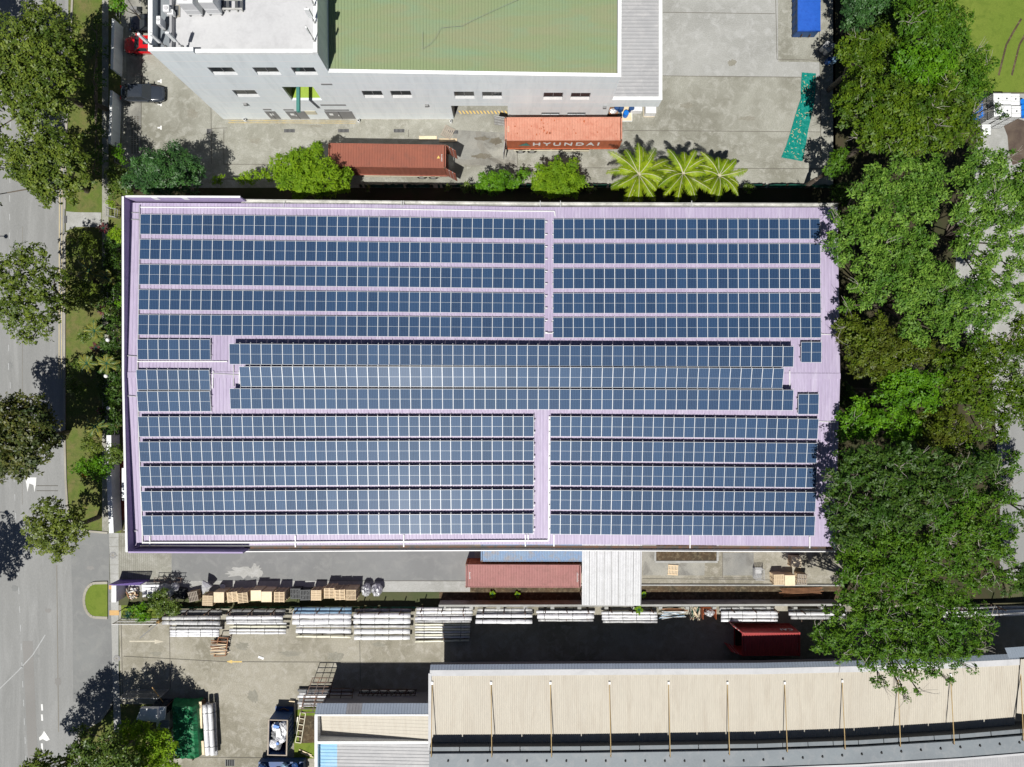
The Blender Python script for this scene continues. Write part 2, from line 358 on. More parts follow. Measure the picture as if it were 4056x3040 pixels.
sheet('forest_floor', [(3296, -3000), (3890, -3000), (3870, 700), (3800, 900), (3790, 1250), (3940, 1500), (3985, 2380), (3315, 2380), (3300, 745)], .012, 'litter')
sheet('grass_field', [(3700, -3000), (9000, -3000), (9000, 372), (3700, 366)], .02, 'grass_bright')
sheet('east_lot', [(3890, 372), (9000, 372), (9000, 2300), (3985, 2300), (3930, 1500), (3780, 1260), (3790, 880), (3860, 700), (3880, 372)], .016, 'concrete_pale')
sheet('east_road', [(3960, 1650), (9000, 1650), (9000, 2260), (3960, 2260)], .022, 'asphalt')
sheet('puddle', [(3975, 500), (3990, 480), (4025, 470), (4060, 480), (4100, 560), (4060, 640), (4010, 655), (3995, 600), (3990, 540)], .022, 'rust_water')
sheet('ribbed_driveway', [(470, 2112), (680, 2112), (680, 2302), (470, 2302)], .024, 'concrete')
sheet('driveway_footpath', [(432, 2112), (470, 2112), (470, 2640), (482, 2900), (452, 2900), (440, 2400)], .026, 'concrete_pale')
sheet('side_lane', [(680, 2060), (1880, 2060), (1880, 2302), (680, 2302)], .02, 'asphalt_dark')
sheet('apron', [(1880, 2060), (3340, 2060), (3340, 2316), (1880, 2316)], .02, 'concrete_warm')
sheet('stained_slab', [(2545, 2060), (2800, 2060), (2790, 2280), (2545, 2280)], .024, 'concrete_stained')
sheet('stained_slab', [(2862, 2190), (2985, 2190), (2985, 2280), (2862, 2280)], .024, 'concrete_stained')
sheet('lane_edge', [(480, 2302), (1862, 2302), (1862, 2345), (480, 2345)], .024, 'concrete_pale')
sheet('planting_strip', [(480, 2346), (1740, 2346), (1740, 2412), (480, 2412)], .018, 'ground_soil')
sheet('dirt_strip', [(1740, 2316), (3340, 2316), (3340, 2396), (1740, 2396)], .022, 'dirt_strip')
sheet('south_yard', [(470, 2398), (5000, 2398), (5000, 6000), (640, 6000), (640, 2860), (480, 2850)], .014, 'concrete_warm')
sheet('grass_patch', [(480, 2398), (730, 2398), (690, 2455), (480, 2455)], .02, 'grass_bright')
sheet('grass_patch', [(1165, 2815), (1270, 2790), (1330, 2800), (1330, 3005), (1165, 3005)], .02, 'grass_bright')
sheet('bare_soil_patch', [(1180, 2835), (1290, 2835), (1290, 2940), (1185, 2945)], .024, 'dirt_strip')
def blob(name, cx, cy, rx, ry, z, mat, n=26, s=1, rough=.25):
    rn = random.Random(s); pts = []
    for i in range(n):
        a = 2 * math.pi * i / n; k = 1 + rn.uniform(-rough, rough)
        pts.append((cx + rx * k * math.cos(a), cy + ry * k * math.sin(a)))
    return sheet(name, pts, z, mat)
blob('pale_stain', 975, 2268, 70, 20, .026, 'concrete_pale', s=3, rough=.4)
blob('pale_stain', 1010, 2262, 28, 24, .030, 'concrete_pale', s=5, rough=.35)
blob('water_stain', 1910, 620, 42, 10, .022, 'stain_wet', s=9, rough=.3)
blob('water_stain', 1905, 550, 30, 8, .022, 'stain_wet', s=19, rough=.3)
blob('water_stain', 1965, 560, 24, 14, .022, 'stain_wet', s=29, rough=.35)
blob('puddle', 3145, 2200, 25, 6, .026, 'rust_water', s=4)
# planted island with kerb
isl = [(428, 2308)] + [(385 + 45 * math.cos(a) - 5, 2377 + 68 * math.sin(a)) for a in [R(-90 - i * 15) for i in range(13)]] + [(428, 2447)]
mb = MB(); mb.prism(PX(isl), 0, .14, 'grass_bright'); struct(mb, 'traffic_island_grass')
mb = MB()
ip = PX(isl); cx_, cy_ = W(395, 2377)[:2]
for a, b in zip(ip[:-1], ip[1:]): mb.bar((a[0], a[1], .08), (b[0], b[1], .08), .28, .16, 'kerbstone')
struct(mb, 'island_kerb')
# kerbs
mb = MB()
kp = PX([(288, -400), (288, 0), (266, 480), (258, 830)])
for a, b in zip(kp[:-1], kp[1:]): mb.bar((a[0], a[1], .06), (b[0], b[1], .06), .22, .13, 'kerbstone')
kp = PX([(266, 922), (258, 940), (257, 1450), (257, 1700), (262, 1900), (268, 1998), (287, 2068), (333, 2103), (428, 2111)])
for a, b in zip(kp[:-1], kp[1:]): mb.bar((a[0], a[1], .06), (b[0], b[1], .06), .22, .13, 'kerbstone')
kp = PX([(446, 2785), (400, 2852), (316, 2902), (313, 3300)])
for a, b in zip(kp[:-1], kp[1:]): mb.bar((a[0], a[1], .06), (b[0], b[1], .06), .22, .13, 'kerbstone')
struct(mb, 'kerb')
# markings
mb = MB()
def strip(pts, w, mat, z=.018):
    q = PX(pts)
    for a, b in zip(q[:-1], q[1:]):
        d = Vector((b[0] - a[0], b[1] - a[1], 0)); n = Vector((-d.y, d.x, 0)).normalized() * w / 2
        mb.sheet([(a[0] + n.x, a[1] + n.y), (b[0] + n.x, b[1] + n.y), (b[0] - n.x, b[1] - n.y), (a[0] - n.x, a[1] - n.y)], z, mat)
strip([(236, 640), (234, 1500)], .1, 'cream_paint'); strip([(246, 640), (244, 1500)], .1, 'cream_paint')
for i in range(0, 44):
    y = -40 + i * 74; x = 44 - 5 * (i / 10) if y < 1500 else 40 + (y - 1500) * .042
    strip([(x, y), (x + 1, y + 26)], .08, 'scuff')
strip([(0, 2728), (70, 2660), (130, 2595), (152, 2560), (180, 2515)], .1, 'scuff')
for y in (2790, 2830, 2945): strip([(166, y), (168, y + 25)], .2, 'white_paint', .022)
mb.sheet(PX([(100, 1892), (145, 1892), (142, 1922), (137, 1950), (133, 1922), (117, 1916), (109, 1950), (105, 1920)]), .018, 'white_paint')
mb.sheet(PX([(175, 2895), (190, 2917), (198, 2930), (185, 2936), (170, 2928), (157, 2934), (155, 2922), (166, 2912)]), .022, 'white_paint')
for y in (323, 414, 507): strip([(624, y), (637, y)], .17, 'white_paint'); strip([(638, y - 8), (638, y + 8)], .17, 'white_paint', .022)
strip([(2, 0), (2, 1)], .01, 'faded_paint')
strip([(905, 479), (1410, 481)], .08, 'faded_yellow'); strip([(905, 487), (1408, 489)], .08, 'faded_yellow')
strip([(513, 2541), (615, 2541)], .14, 'faded_paint'); mb.sheet(PX([(613, 2533), (650, 2542), (613, 2551)]), .024, 'faded_paint')
strip([(920, 2622), (958, 2622)], .14, 'yellow_paint'); mb.sheet(PX([(896, 2621), (920, 2614), (920, 2629)]), .024, 'yellow_paint')
mb.sheet(PX([(1800, 440), (2012, 440), (2012, 452), (1802, 452)]), .026, 'mid_grey')
for i in range(14): mb.sheet(PX([(1815 + i * 14, 440), (1822 + i * 14, 440), (1830 + i * 14, 452), (1823 + i * 14, 452)]), .030, 'yellow_paint')
for (a, b) in ((432, 2315), (434, 2418)): mb.sheet(PX([(a, b), (a + 38, b), (a + 38, b + 20), (a, b + 20)]), .034, 'orange_tactile')
struct(mb, 'painted_markings')
mb = MB()
for p in ([(2625, 50), (3070, 56)], [(2625, 302), (3245, 308)], [(2470, 518), (3250, 524)], [(2050, 665), (3300, 670)], [(3072, 0), (3077, 236), (3235, 240)],
          [(3245, 120), (3252, 640)], [(562, 215), (558, 620)], [(836, 410), (838, 650)], [(838, 510), (900, 508)], [(887, 512), (887, 652)], [(887, 652), (1100, 652)],
          [(1100, 656), (1300, 660)], [(1618, 515), (1618, 545)], [(2050, 585), (2048, 665)], [(480, 2450), (487, 2800)], [(672, 2490), (675, 2730)],
          [(490, 2600), (900, 2622)], [(960, 2622), (1770, 2625)], [(1425, 2540), (1428, 2700)], [(790, 3000), (1100, 3002)], [(2862, 2190), (2862, 2290)], [(2790, 2290), (2985, 2290)],
          [(2545, 2292), (3050, 2298)], [(144, 2030), (144, 2060)], [(145, 1945), (230, 1945)], [(145, 1925), (230, 1925)], [(1250, 2301), (1860, 2302)]):
    strip(p, .06, 'joint', .036)
for i in range(26): strip([(474 + i * 8, 2116), (474 + i * 8, 2300)], .03, 'joint_soft', .034)
for i in range(8): strip([(432, 2130 + i * 36), (470, 2130 + i * 36)], .03, 'joint_soft', .036)
strip([(90, 900), (88, 2000)], .04, 'joint_soft', .016); strip([(225, 2240), (232, 2900)], .08, 'joint_soft', .016)
# tyre curves on the yards
for (cx, cy, r, a0, a1) in ():
    strip([(cx + r * math.cos(R(a)), cy + r * math.sin(R(a))) for a in range(a0, a1, 8)], .05, 'joint_soft', .024)
for k in range(5):
    strip([(1885 + k * 4, 520), (1893 + k * 5, 580), (1925 + k * 7, 625), (1985 + k * 6, 655)], .05, 'joint_soft', .026)
for k in range(7): strip([(1800, 632 + k * 6), (1860, 636 + k * 4), (1960, 628 + k * 5), (2040, 640 + k * 3)], .045, 'joint_soft', .026)
struct(mb, 'paving_joints')
for i, (px, py, a, b) in enumerate(((70, 900, 16, 9), (180, 1480, 20, 8), (60, 2330, 14, 12), (190, 2420, 12, 8), (330, 2560, 22, 10), (230, 2700, 14, 14), (150, 2600, 9, 6), (360, 2250, 16, 8), (40, 1450, 10, 14))): blob('oil_stain', px, py, a, b, .0165 if px < 285 else .0205, 'asphalt_mid' if i % 2 else 'asphalt_dark', s=70 + i, rough=.3)
for i, (px, py, a, b) in enumerate(((1150, 2590, 40, 10), (960, 2560, 26, 14), (1330, 2600, 30, 16), (1500, 2555, 24, 9), (620, 2590, 22, 8), (1000, 2760, 20, 26), (1010, 560, 26, 10), (1250, 500, 30, 6), (2720, 420, 24, 12), (2900, 250, 18, 12), (2960, 470, 30, 9), (760, 450, 22, 20))): blob('dirt_stain', px, py, a, b, .0215, 'concrete_dirty', s=90 + i, rough=.35)
# cellular grass pavers along the parking
mb = MB()
for i in range(3):
    for j in range(20):
        a, b = W(524 + i * 11, 464 + j * 7.5)[:2]; mb.sheet([(a - .09, b - .07), (a + .09, b - .07), (a + .09, b + .07), (a - .09, b + .07)], .022, 'joint')
struct(mb, 'paver_holes')
# drains and manholes
def grate(px, py, w, h, label, n=5):
    x, y, _ = W(px, py); mb = MB(); z = .03
    mb.box(x - w / 2, y - h / 2, .0, x + w / 2, y + h / 2, z, 'black_rubber')
    t = thing('drain_grating', label, 'drain grating', (x, y, 0), 'drain gratings in the paving')
    part(mb, 'drain_pit', t); mb = MB()
    for i in range(n + 1):
        xx = x - w / 2 + w * i / n; mb.box(xx - .025, y - h / 2, z, xx + .025, y + h / 2, z + .02, 'mid_grey')
    part(mb, 'bars', t)
grate(830, 521, .55, .5, 'square slotted drain grating in the parking yard', 4)
for i, x in enumerate((1147, 1361, 1581)): grate(x, 519, 1.15, .36, 'long dark drain grating below the white wall, %s of three from the left' % ORD[i], 8)
grate(1795, 524, 1.1, .36, 'grey drain grating beside the tilted pallet', 8)
grate(261, 870, .3, .8, 'rusty kerb drain beside the concrete pad', 2)
grate(911, 3022, .95, .7, 'square drain grating in a pale surround near the long white rolls', 4)
for (px, py, l) in ((448, 2200, 'round spoked manhole cover on the path beside the purple building'), (463, 2609, 'round grey manhole cover on the path by the open yard')):
    x, y, _ = W(px, py); mb = MB(); mb.lathe((x, y, .0), [(.38, 0), (.38, .045), (.34, .05)], 'mid_grey', 24)
    for k in range(6): mb.bar((x, y, .055), (x + .3 * math.cos(k * math.pi / 3), y + .3 * math.sin(k * math.pi / 3), .055), .05, .01, 'kerbstone')
    single(mb, 'manhole_cover', l, 'manhole cover', 'manhole covers in the path')
# ------------------------------------------------------------------ the purple warehouse
ZE, ZR, ZP = 9.3, 10.0, 10.5
wh = thing('warehouse', 'long warehouse with a pale purple ribbed metal roof covered in solar panels', 'warehouse', W(2028, 1485, 0))
NE = [(511, 804), (1000, 807), (1500, 811), (2100, 821), (2700, 822), (3318, 823)]
SE = [(526, 2162), (1000, 2161), (1500, 2158), (2100, 2157), (2700, 2159), (3308, 2166)]
RG = [(494, 1486), (1000, 1486), (1500, 1486), (2100, 1487), (2700, 1489), (3328, 1491)]
ne = [W(a, b, ZE) for a, b in NE]; se = [W(a, b, ZE) for a, b in SE]; rg = [W(a, b, ZR) for a, b in RG]
mb = MB()
for i in range(5): mb.corr(ne[i], ne[i + 1], rg[i + 1], rg[i], .335, .035, 'roof_purple')
part(mb, 'north_roof_slope', wh)
mb = MB()
for i in range(5): mb.corr(se[i], se[i + 1], rg[i + 1], rg[i], .335, .035, 'roof_purple')
part(mb, 'south_roof_slope', wh)
mb = MB()
for i in range(5): mb.bar(Vector(rg[i]) + Vector((0, 0, .05)), Vector(rg[i + 1]) + Vector((0, 0, .05)), .55, .03, 'roof_purple')
part(mb, 'ridge_cap', wh)
mb = MB()   # walls
n0, n1, s0, s1 = Vector(ne[0]), Vector(ne[-1]), Vector(se[0]), Vector(se[-1])
def wallseg(mb, a, b, z0, z1, th, mat): mb.bar((a[0], a[1], (z0 + z1) / 2), (b[0], b[1], (z0 + z1) / 2), th, z1 - z0, mat)
for pl, dy in ((ne, -.25), (se, .25)):
    for a, b in zip(pl[:-1], pl[1:]): wallseg(mb, (a[0], a[1] + dy), (b[0], b[1] + dy), 0, 9.1, .2, 'wall_purple')
wallseg(mb, (n1.x - .3, n1.y - .4), (s1.x - .3, s1.y + .4), 0, 9.1, .2, 'wall_purple')
wallseg(mb, (n0.x + .2, n0.y - .4), (s0.x + .2, s0.y + .4), 0, 9.1, .2, 'wall_purple')
part(mb, 'wall', wh)
mb = MB()   # west parapet and the tall returns at both corners
pw = [W(487, 779, ZP), W(488, 1486, ZP), W(502, 2188, ZP)]
for a, b in zip(pw[:-1], pw[1:]): wallseg(mb, a, b, 8.2, ZP, .16, 'wall_purple')
a, b = W(490, 779, ZP), W(952, 781, ZP); wallseg(mb, (a[0] + .1, a[1]), b, 8.2, ZP, .14, 'wall_purple')
a, b = W(504, 2188, ZP), W(962, 2190, ZP); wallseg(mb, (a[0] + .1, a[1]), b, 8.2, ZP, .14, 'wall_purple')
part(mb, 'parapet', wh)
mb = MB()
for a, b in zip(pw[:-1], pw[1:]): wallseg(mb, a, b, ZP, ZP + .03, .2, 'coping_white')
a, b = W(490, 779, ZP), W(952, 781, ZP); wallseg(mb, (a[0] + .2, a[1]), b, ZP, ZP + .03, .18, 'coping_white')
a, b = W(504, 2188, ZP), W(962, 2190, ZP); wallseg(mb, (a[0] + .2, a[1]), b, ZP, ZP + .03, .14, 'wall_purple')
for x in (1250, 1490): a = W(x / 2.072, 784, ZP)
for px in (610, 728): a = W(px, 780, ZP); mb.cbox((a[0], a[1] - .085, 10.1), (.55, .02, .8), 'coping_white')
part(mb, 'coping', wh)
mb = MB()   # eave gutters
gn = [W(a, b, 9.2) for a, b in [(955, 797), (1500, 803), (2100, 809), (2700, 811), (3322, 813)]]
for a, b in zip(gn[:-1], gn[1:]):
    wallseg(mb, (a[0], a[1] + .14), (b[0], b[1] + .14), 8.95, 9.28, .05, 'gutter_metal'); wallseg(mb, a, b, 8.95, 9.0, .3, 'gutter_metal'); wallseg(mb, (a[0], a[1] - .17), (b[0], b[1] - .17), 8.95, 9.2, .04, 'gutter_metal')
part(mb, 'north_gutter', wh)
mb = MB()
gs = [W(a, b, 9.0) for a, b in [(965, 2180), (1500, 2177), (2100, 2175), (2700, 2178), (3310, 2180)]]
for a, b in zip(gs[:-1], gs[1:]):
    wallseg(mb, (a[0], a[1] - .12), (b[0], b[1] - .12), 8.75, 9.12, .09, 'white_metal'); wallseg(mb, (a[0], a[1] + .12), (b[0], b[1] + .12), 8.75, 8.8, .36, 'steel_dark')
    wallseg(mb, (a[0], a[1] - .0), (b[0], b[1] - .0), 8.85, 8.95, .03, 'white_metal')
a = W(3306, 2175, 9.2); mb.tube(a, (a[0], a[1] + .9, 9.25), .12, 'white_metal')
part(mb, 'south_gutter', wh)
for (x0, x1) in ((700, 860), (1250, 1420), (2650, 2800)):
    a = W(x0, 2100, 0); b = W(x1, 2100, 0); mb = MB(); mb.box(a[0], s0.y + .14, 0, b[0], s0.y + .2, 4.2, 'mid_grey')
    for k in range(9): mb.box(a[0], s0.y + .12, .3 + k * .45, b[0], s0.y + .14, .34 + k * .45, 'dark_grey')
    part(mb, 'shutter_door', wh)
def roofz(py, px=2000):
    y = W(px, py, 9.7)[1]; yr = rg[2][1]; yn = ne[2][1]; ys = se[2][1]
    return ZR - (ZR - ZE) * ((y - yr) / (yn - yr) if y > yr else (yr - y) / (yr - ys))
def conduit(pts, r=.05, mat='white_metal', h=.12, name='conduit'):
    mb = MB(); P = [W(a, b, roofz(b) + h) for a, b in pts]
    for a, b in zip(P[:-1], P[1:]): mb.bar(a, b, r * 2, r * 1.4, mat)
    part(mb, name, wh)
conduit([(557, 822), (1000, 824), (1500, 829), (2000, 837), (2196, 838), (2199, 858)], .05)
conduit([(553, 812), (553, 1000), (545, 1480), (549, 1700), (556, 1900), (565, 2155)], .045, 'galv')
conduit([(567, 2150), (1000, 2150), (1500, 2147), (2000, 2143), (2172, 2142), (2174, 2120), (2176, 1650)], .07, h=.18)
for x, y0, y1 in ((594, 2124, 2165), (1170, 2122, 2168), (1599, 2120, 2167), (2081, 2118, 2165), (2194, 2118, 2165), (2733, 2122, 2172), (3207, 2126, 2172)):
    conduit([(x, y0), (x, y1)], .05, h=.14)
conduit([(2092, 2118), (2092, 2140)], .05)
conduit([(543, 1433), (900, 1433)], .05); conduit([(925, 1448), (925, 1532)], .04, 'galv'); conduit([(948, 1468), (948, 1528)], .04)
for y in (843, 870, 1411, 1570, 2103): conduit([(490, y - 2), (543 if y > 1000 else 552, y + 2)], .03, 'galv', h=.16)
conduit([(3245, 1325), (3310, 1327)], .03); conduit([(3243, 1671), (3318, 1673)], .03)
conduit([(3128, 1470), (3128, 1532)], .04); conduit([(844, 1470), (842, 1540)], .04); conduit([(842, 1480), (945, 1486)], .03, 'galv')
for rowy in (880, 930, 978, 1028, 1076, 1125, 1173, 1221, 1270, 1318):
    conduit([(2159, rowy), (2168, rowy)], .05, h=.3); conduit([(2188, rowy), (2192, rowy)], .05, h=.3)
for rowy in (1668, 1716, 1764, 1812, 1860, 1908, 1956, 2004, 2052, 2100): conduit([(2113, rowy), (2119, rowy)], .05, h=.4)
conduit([(2160, 1321), (2188, 1321)], .04, h=.3)
for i, x in enumerate((1125, 1590, 1598, 2140, 2220, 2740)):
    mb = MB(); a = W(x, 800, 9.3); mb.tube((a[0], a[1] + .1, 9.28), (a[0], a[1] - .5, 9.42), .03, 'white_metal'); part(mb, 'gutter_strap', wh)

# ------------------------------------------------------------------ solar panels
def panel_mesh():
    mb = MB(); w, l, th = .992, 1.955, .04; f = .026
    mb.box(-w / 2, -l / 2, -th, w / 2, -l / 2 + f, 0, 'panel_frame'); mb.box(-w / 2, l / 2 - f, -th, w / 2, l / 2, 0, 'panel_frame')
    mb.box(-w / 2, -l / 2 + f, -th, -w / 2 + f, l / 2 - f, 0, 'panel_frame'); mb.box(w / 2 - f, -l / 2 + f, -th, w / 2, l / 2 - f, 0, 'panel_frame')
    mb.box(-w / 2 + f, .008, -.02, w / 2 - f, l / 2 - f, -.003, 'cells'); mb.box(-w / 2 + f, -l / 2 + f, -.02, w / 2 - f, -.008, -.003, 'cells')
    mb.box(-w / 2 + f, -.008, -.02, w / 2 - f, .008, -.001, 'panel_frame')
    return mb
pm = panel_mesh().build('solar_panel'); PM = pm.data; bpy.data.objects.remove(pm)
def qinterp(p, x):
    (x0, y0), (x1, y1), (x2, y2) = p
    return y0 * (x - x1) * (x - x2) / ((x0 - x1) * (x0 - x2)) + y1 * (x - x0) * (x - x2) / ((x1 - x0) * (x1 - x2)) + y2 * (x - x0) * (x - x1) / ((x2 - x0) * (x2 - x1))
def solar_row(x0, x1, n, yc, tilt, lift, label, zfix=None, legs=True):
    """yc: three (px, py) points along the row's centre line"""
    mx = (x0 + x1) / 2; my = qinterp(yc, mx); zc = zfix or roofz(my) + lift
    o = W(mx, my, zc); rz0 = roofz(my)
    t = thing('solar_panel_row', label, 'solar panels', (o[0], o[1], rz0), 'rows of solar panels on the purple roof')
    pts = []
    for i in range(n):
        x = x0 + (x1 - x0) * (i + .5) / n; y = qinterp(yc, x); p = W(x, y, zc); pts.append(p)
        dydx = (qinterp(yc, x + 20) - qinterp(yc, x - 20)) / 40
        ob = bpy.data.objects.new('solar_panel', PM); COL.objects.link(ob); ob.parent = t
        ob.location = (p[0] - o[0], p[1] - o[1], zc - rz0)
        ob.rotation_euler = (R(tilt + random.uniform(-.5, .5)), random.uniform(-.009, .009), -math.atan(dydx)); ob.scale = (((x1 - x0) / n) * (H - zc) / F / 1.0065, 1, 1)
    tl = R(tilt)
    for sgn in (-1, 1):
        mb = MB(); d = .55 * sgn
        q = [(p[0], p[1] + d * math.cos(tl), zc - .075 + d * math.sin(tl)) for p in pts]
        e0 = (q[0][0] - .62, q[0][1], q[0][2]); e1 = (q[-1][0] + .62, q[-1][1], q[-1][2])
        for a, b in zip([e0] + q[::3], q[::3] + [e1]): mb.bar(a, b, .05, .06, 'galv')
        if legs:
            for k in range(0, len(q), 2):
                mb.bar((q[k][0] - .5, q[k][1], rz0 + .01), (q[k][0] - .5, q[k][1], q[k][2]), .05, .05, 'galv')
        part(mb, 'mounting_rail', t)
    mb = MB()                                   # sloping brackets whose tips show in the gaps
    for k in range(0, len(pts)):
        p = pts[k]; L = 1.06
        mb.bar((p[0] + .5, p[1] - L * math.cos(tl), zc - .12 - L * math.sin(tl)), (p[0] + .5, p[1] + L * math.cos(tl) + .08, zc - .12 + L * math.sin(tl)), .03, .05, 'white_metal')
    part(mb, 'bracket', t)
    return t
nt = [(600, 850, 928.5), (600, 949, 1028), (600, 1048, 1128), (600, 1148, 1228), (600, 1247, 1327)]
nm = [(860, 939.5), (960, 1038), (1059, 1136), (1158, 1234.5), (1255.5, 1332)]
nr = [(869, 946), (968, 1043), (1066, 1142.5), (1163.5, 1240.5), (1260, 1337)]
lx = [555, 552.5, 550, 548.5, 546.7]; ex = [2158.5, 2158, 2157.5, 2157, 2156.5]; rx = [2191.5, 2191, 2190.3, 2189.6, 2189]; re_ = [3248.7, 3250, 3250.5, 3252, 3253]
pos5 = ['northernmost', 'second from the north', 'middle', 'fourth from the north', 'southernmost']
for i in range(5):
    c = lambda p: (p[-2] + p[-1]) / 2
    solar_row(lx[i], ex[i], 39, [(600, c(nt[i])), (1500, c(nm[i])), (2100, c(nr[i]))], -1.5, .22, '%s of five long solar panel rows in the upper left block' % pos5[i])
    k = c(nr[i]); solar_row(rx[i], re_[i], 26, [(2200, k), (2700, k), (3240, k)], -1.5, .22, '%s of five solar panel rows in the upper right block' % pos5[i])
sl = [(1652, 1730), (1751, 1829.5), (1848.5, 1927), (1948, 2025), (2044, 2121.5)]
sm = [(1652, 1728), (1749, 1825.7), (1845.5, 1923), (1942.5, 2020), (2039, 2117.5)]
sr = [(1652, 1728.5), (1748, 1825), (1844, 1921.5), (1940, 2018), (2036.5, 2115.5)]
se_ = [(1661.6, 1738), (1758, 1834), (1854.6, 1932), (1951, 2028), (2046, 2123)]
lx = [547.6, 551.5, 554.9, 559.7, 563]; ex = [2114.4, 2114, 2113.6, 2113, 2112.4]; re_ = [3241, 3236.6, 3234.2, 3231.3, 3228]
for i in range(5):
    c = lambda p: (p[-2] + p[-1]) / 2
    solar_row(lx[i], ex[i], 38, [(600, c(sl[i])), (1500, c(sm[i])), (2100, c(sr[i]))], 7.0, .5, '%s of five shiny solar panel rows in the lower left block' % pos5[i])
    solar_row(2179, re_[i], 26, [(2200, c(sm[i])), (2700, c(sm[i]) + 4), (3200, c(se_[i]))], 7.0, .5, '%s of five solar panel rows in the lower right block' % pos5[i])
def flat(y0, y1, y2): return lambda a, b, c: [(a, y0), (b, y1), (c, y2)]
solar_row(543.8, 833.3, 7, [(550, 1385), (700, 1385.5), (830, 1386)], 3, .28, 'single short row of seven panels just north of the roof ridge at its left end')
solar_row(541, 831, 7, [(550, 1505.5), (700, 1506), (830, 1506.5)], 8, .3, 'upper of the two touching short rows of seven panels')
solar_row(543.8, 833.5, 7, [(550, 1591), (700, 1591), (830, 1591)], 8, .3, 'lower of the two touching short rows of seven panels')
solar_row(908, 3143.5, 53, [(950, 1403.5), (1500, 1406.5), (3130, 1413.5)], 4, 0, 'raised long solar panel row with the wide dark shadow north of it', 10.95)
solar_row(949.6, 3102.5, 51, [(980, 1493), (1500, 1493.5), (3090, 1500)], 13.0, 0, 'raised middle solar panel row along the ridge with a pale blue sun reflection', 10.95)
solar_row(910.5, 3142.5, 53, [(950, 1580.5), (1500, 1581.5), (3130, 1586)], 6, 0, 'raised long solar panel row just south of the ridge', 10.9)
solar_row(3173.4, 3254.5, 2, [(3170, 1396), (3200, 1396), (3250, 1396)], 2, .4, 'pair of panels north of the ridge at the right end of the roof')
solar_row(3161.4, 3243.4, 2, [(3160, 1602), (3200, 1602), (3240, 1602)], 4, .4, 'pair of panels south of the ridge at the right end of the roof')

# ------------------------------------------------------------------ north building
YW = 29.17
nb = thing('factory_building', 'pale blue white factory with green metal roof and flat grey office roof', 'factory', (0, YW, 0))
XA0, XA1, XB1, XC1 = -31.84, -17.2, 10.33, 15.42
NY = 62.0
def holewall(name, x0, x1, z0, z1a, z1b, holes, mat, y=YW, th=.25):
    """south wall with rectangular holes (x0,x1,z0,z1), cut as vertical strips"""
    xs = sorted(set([x0, x1] + [h[0] for h in holes] + [h[1] for h in holes])); mb = MB()
    top = lambda x: z1a + (z1b - z1a) * (x - x0) / (x1 - x0)
    for a, b in zip(xs[:-1], xs[1:]):
        hs = sorted([h for h in holes if h[0] <= a + 1e-6 and h[1] >= b - 1e-6], key=lambda h: h[2]); z = z0
        segs = []
        for h in hs: segs.append((z, h[2])); z = h[3]
        for p, q in segs:
            if q > p: mb.box(a, y, p, b, y + th, q, mat)
        mb.hexa([(a, y, z), (b, y, z), (b, y + th, z), (a, y + th, z), (a, y, top(a)), (b, y, top(b)), (b, y + th, top(b)), (a, y + th, top(a))], mat)
    return part(mb, name, nb)
def wx(px, z): return (px - CX) * (H - z) / F
def wz(py): return H - YW * F / (CY - py)
wins = []
for (a, b, t, bt) in ((820, 918, 268, 298), (998, 1094, 268, 298), (1151, 1243, 268, 298), (918, 1008, 358, 385), (1431, 1510, 361, 389), (1544, 1625, 361, 389),
                      (1797, 1877, 364, 392), (1909, 1988, 365, 392), (2154, 2232, 368, 396), (2263, 2341, 369, 396), (2145, 2217, 447, 458), (2248, 2321, 447, 458)):
    z1 = wz(t); z0 = wz(bt); wins.append((wx(a, z1), wx(b, z1), z0, z1))
bay = (wx(1116, wz(345)), wx(1240, wz(345)), wz(398), wz(345))
gate = (wx(1786, wz(420)), wx(2011, wz(420)), 0, wz(420))
inA = lambda h: h[1] <= XA1 + 1e-6
hA = [h for h in wins if inA(h)] + [bay]; hB = [h for h in wins if not inA(h)] + [gate]
bayA = bay if bay[1] <= XA1 else (bay[0], XA1 - .3, bay[2], bay[3]); hA[-1] = bayA
holewall('office_front_wall', XA0, XA1, 0, 15.4, 15.4, hA, 'wall_white')
holewall('hall_front_wall', XA1, XB1, 0, 11.76, 10.8, hB, 'wall_white')
mb = MB(); mb.box(XA0, YW + .25, 0, XA0 + .25, NY, 15.4, 'wall_white'); mb.box(XA1 - .25, YW + .25, 0, XA1, NY, 15.4, 'wall_white'); part(mb, 'office_side_wall', nb)
mb = MB(); mb.box(XB1 - .25, YW + .25, 0, XB1, NY, 10.6, 'wall_white'); part(mb, 'hall_side_wall', nb)
mb = MB(); mb.box(XA0 + .25, YW + .25, 14.2, XA1 - .25, NY, 14.9, 'roof_deck'); part(mb, 'flat_roof', nb)
mb = MB()
mb.box(XA1 - .3, YW, 15.4, XA1 + .05, NY, 15.75, 'coping_white'); mb.box(-27.9, YW - .04, 15.4, XA1 - .3, YW + .3, 15.75, 'coping_white')
part(mb, 'parapet_coping', nb)
mb = MB(); mb.box(XA0, YW - .02, 15.4, -28.0, YW + .28, 16.0, 'wall_white'); mb.box(XA0 - .05, YW - .04, 16.0, -27.95, YW + .3, 16.06, 'coping_white')
mb.box(XA0, YW + .28, 15.4, XA0 + .3, NY, 16.0, 'wall_white'); mb.box(XA0 - .05, YW + .3, 16.0, XA0 + .33, NY, 16.06, 'coping_white')
part(mb, 'corner_parapet', nb)
mb = MB(); mb.box(XA0 + 1.55, YW + .3, 14.9, XA0 + 1.75, NY, 15.5, 'roof_grey'); mb.box(XA0 + .3, YW + .3, 14.9, XA0 + 1.5, NY, 14.94, 'roof_bluegrey'); part(mb, 'roof_upstand', nb)
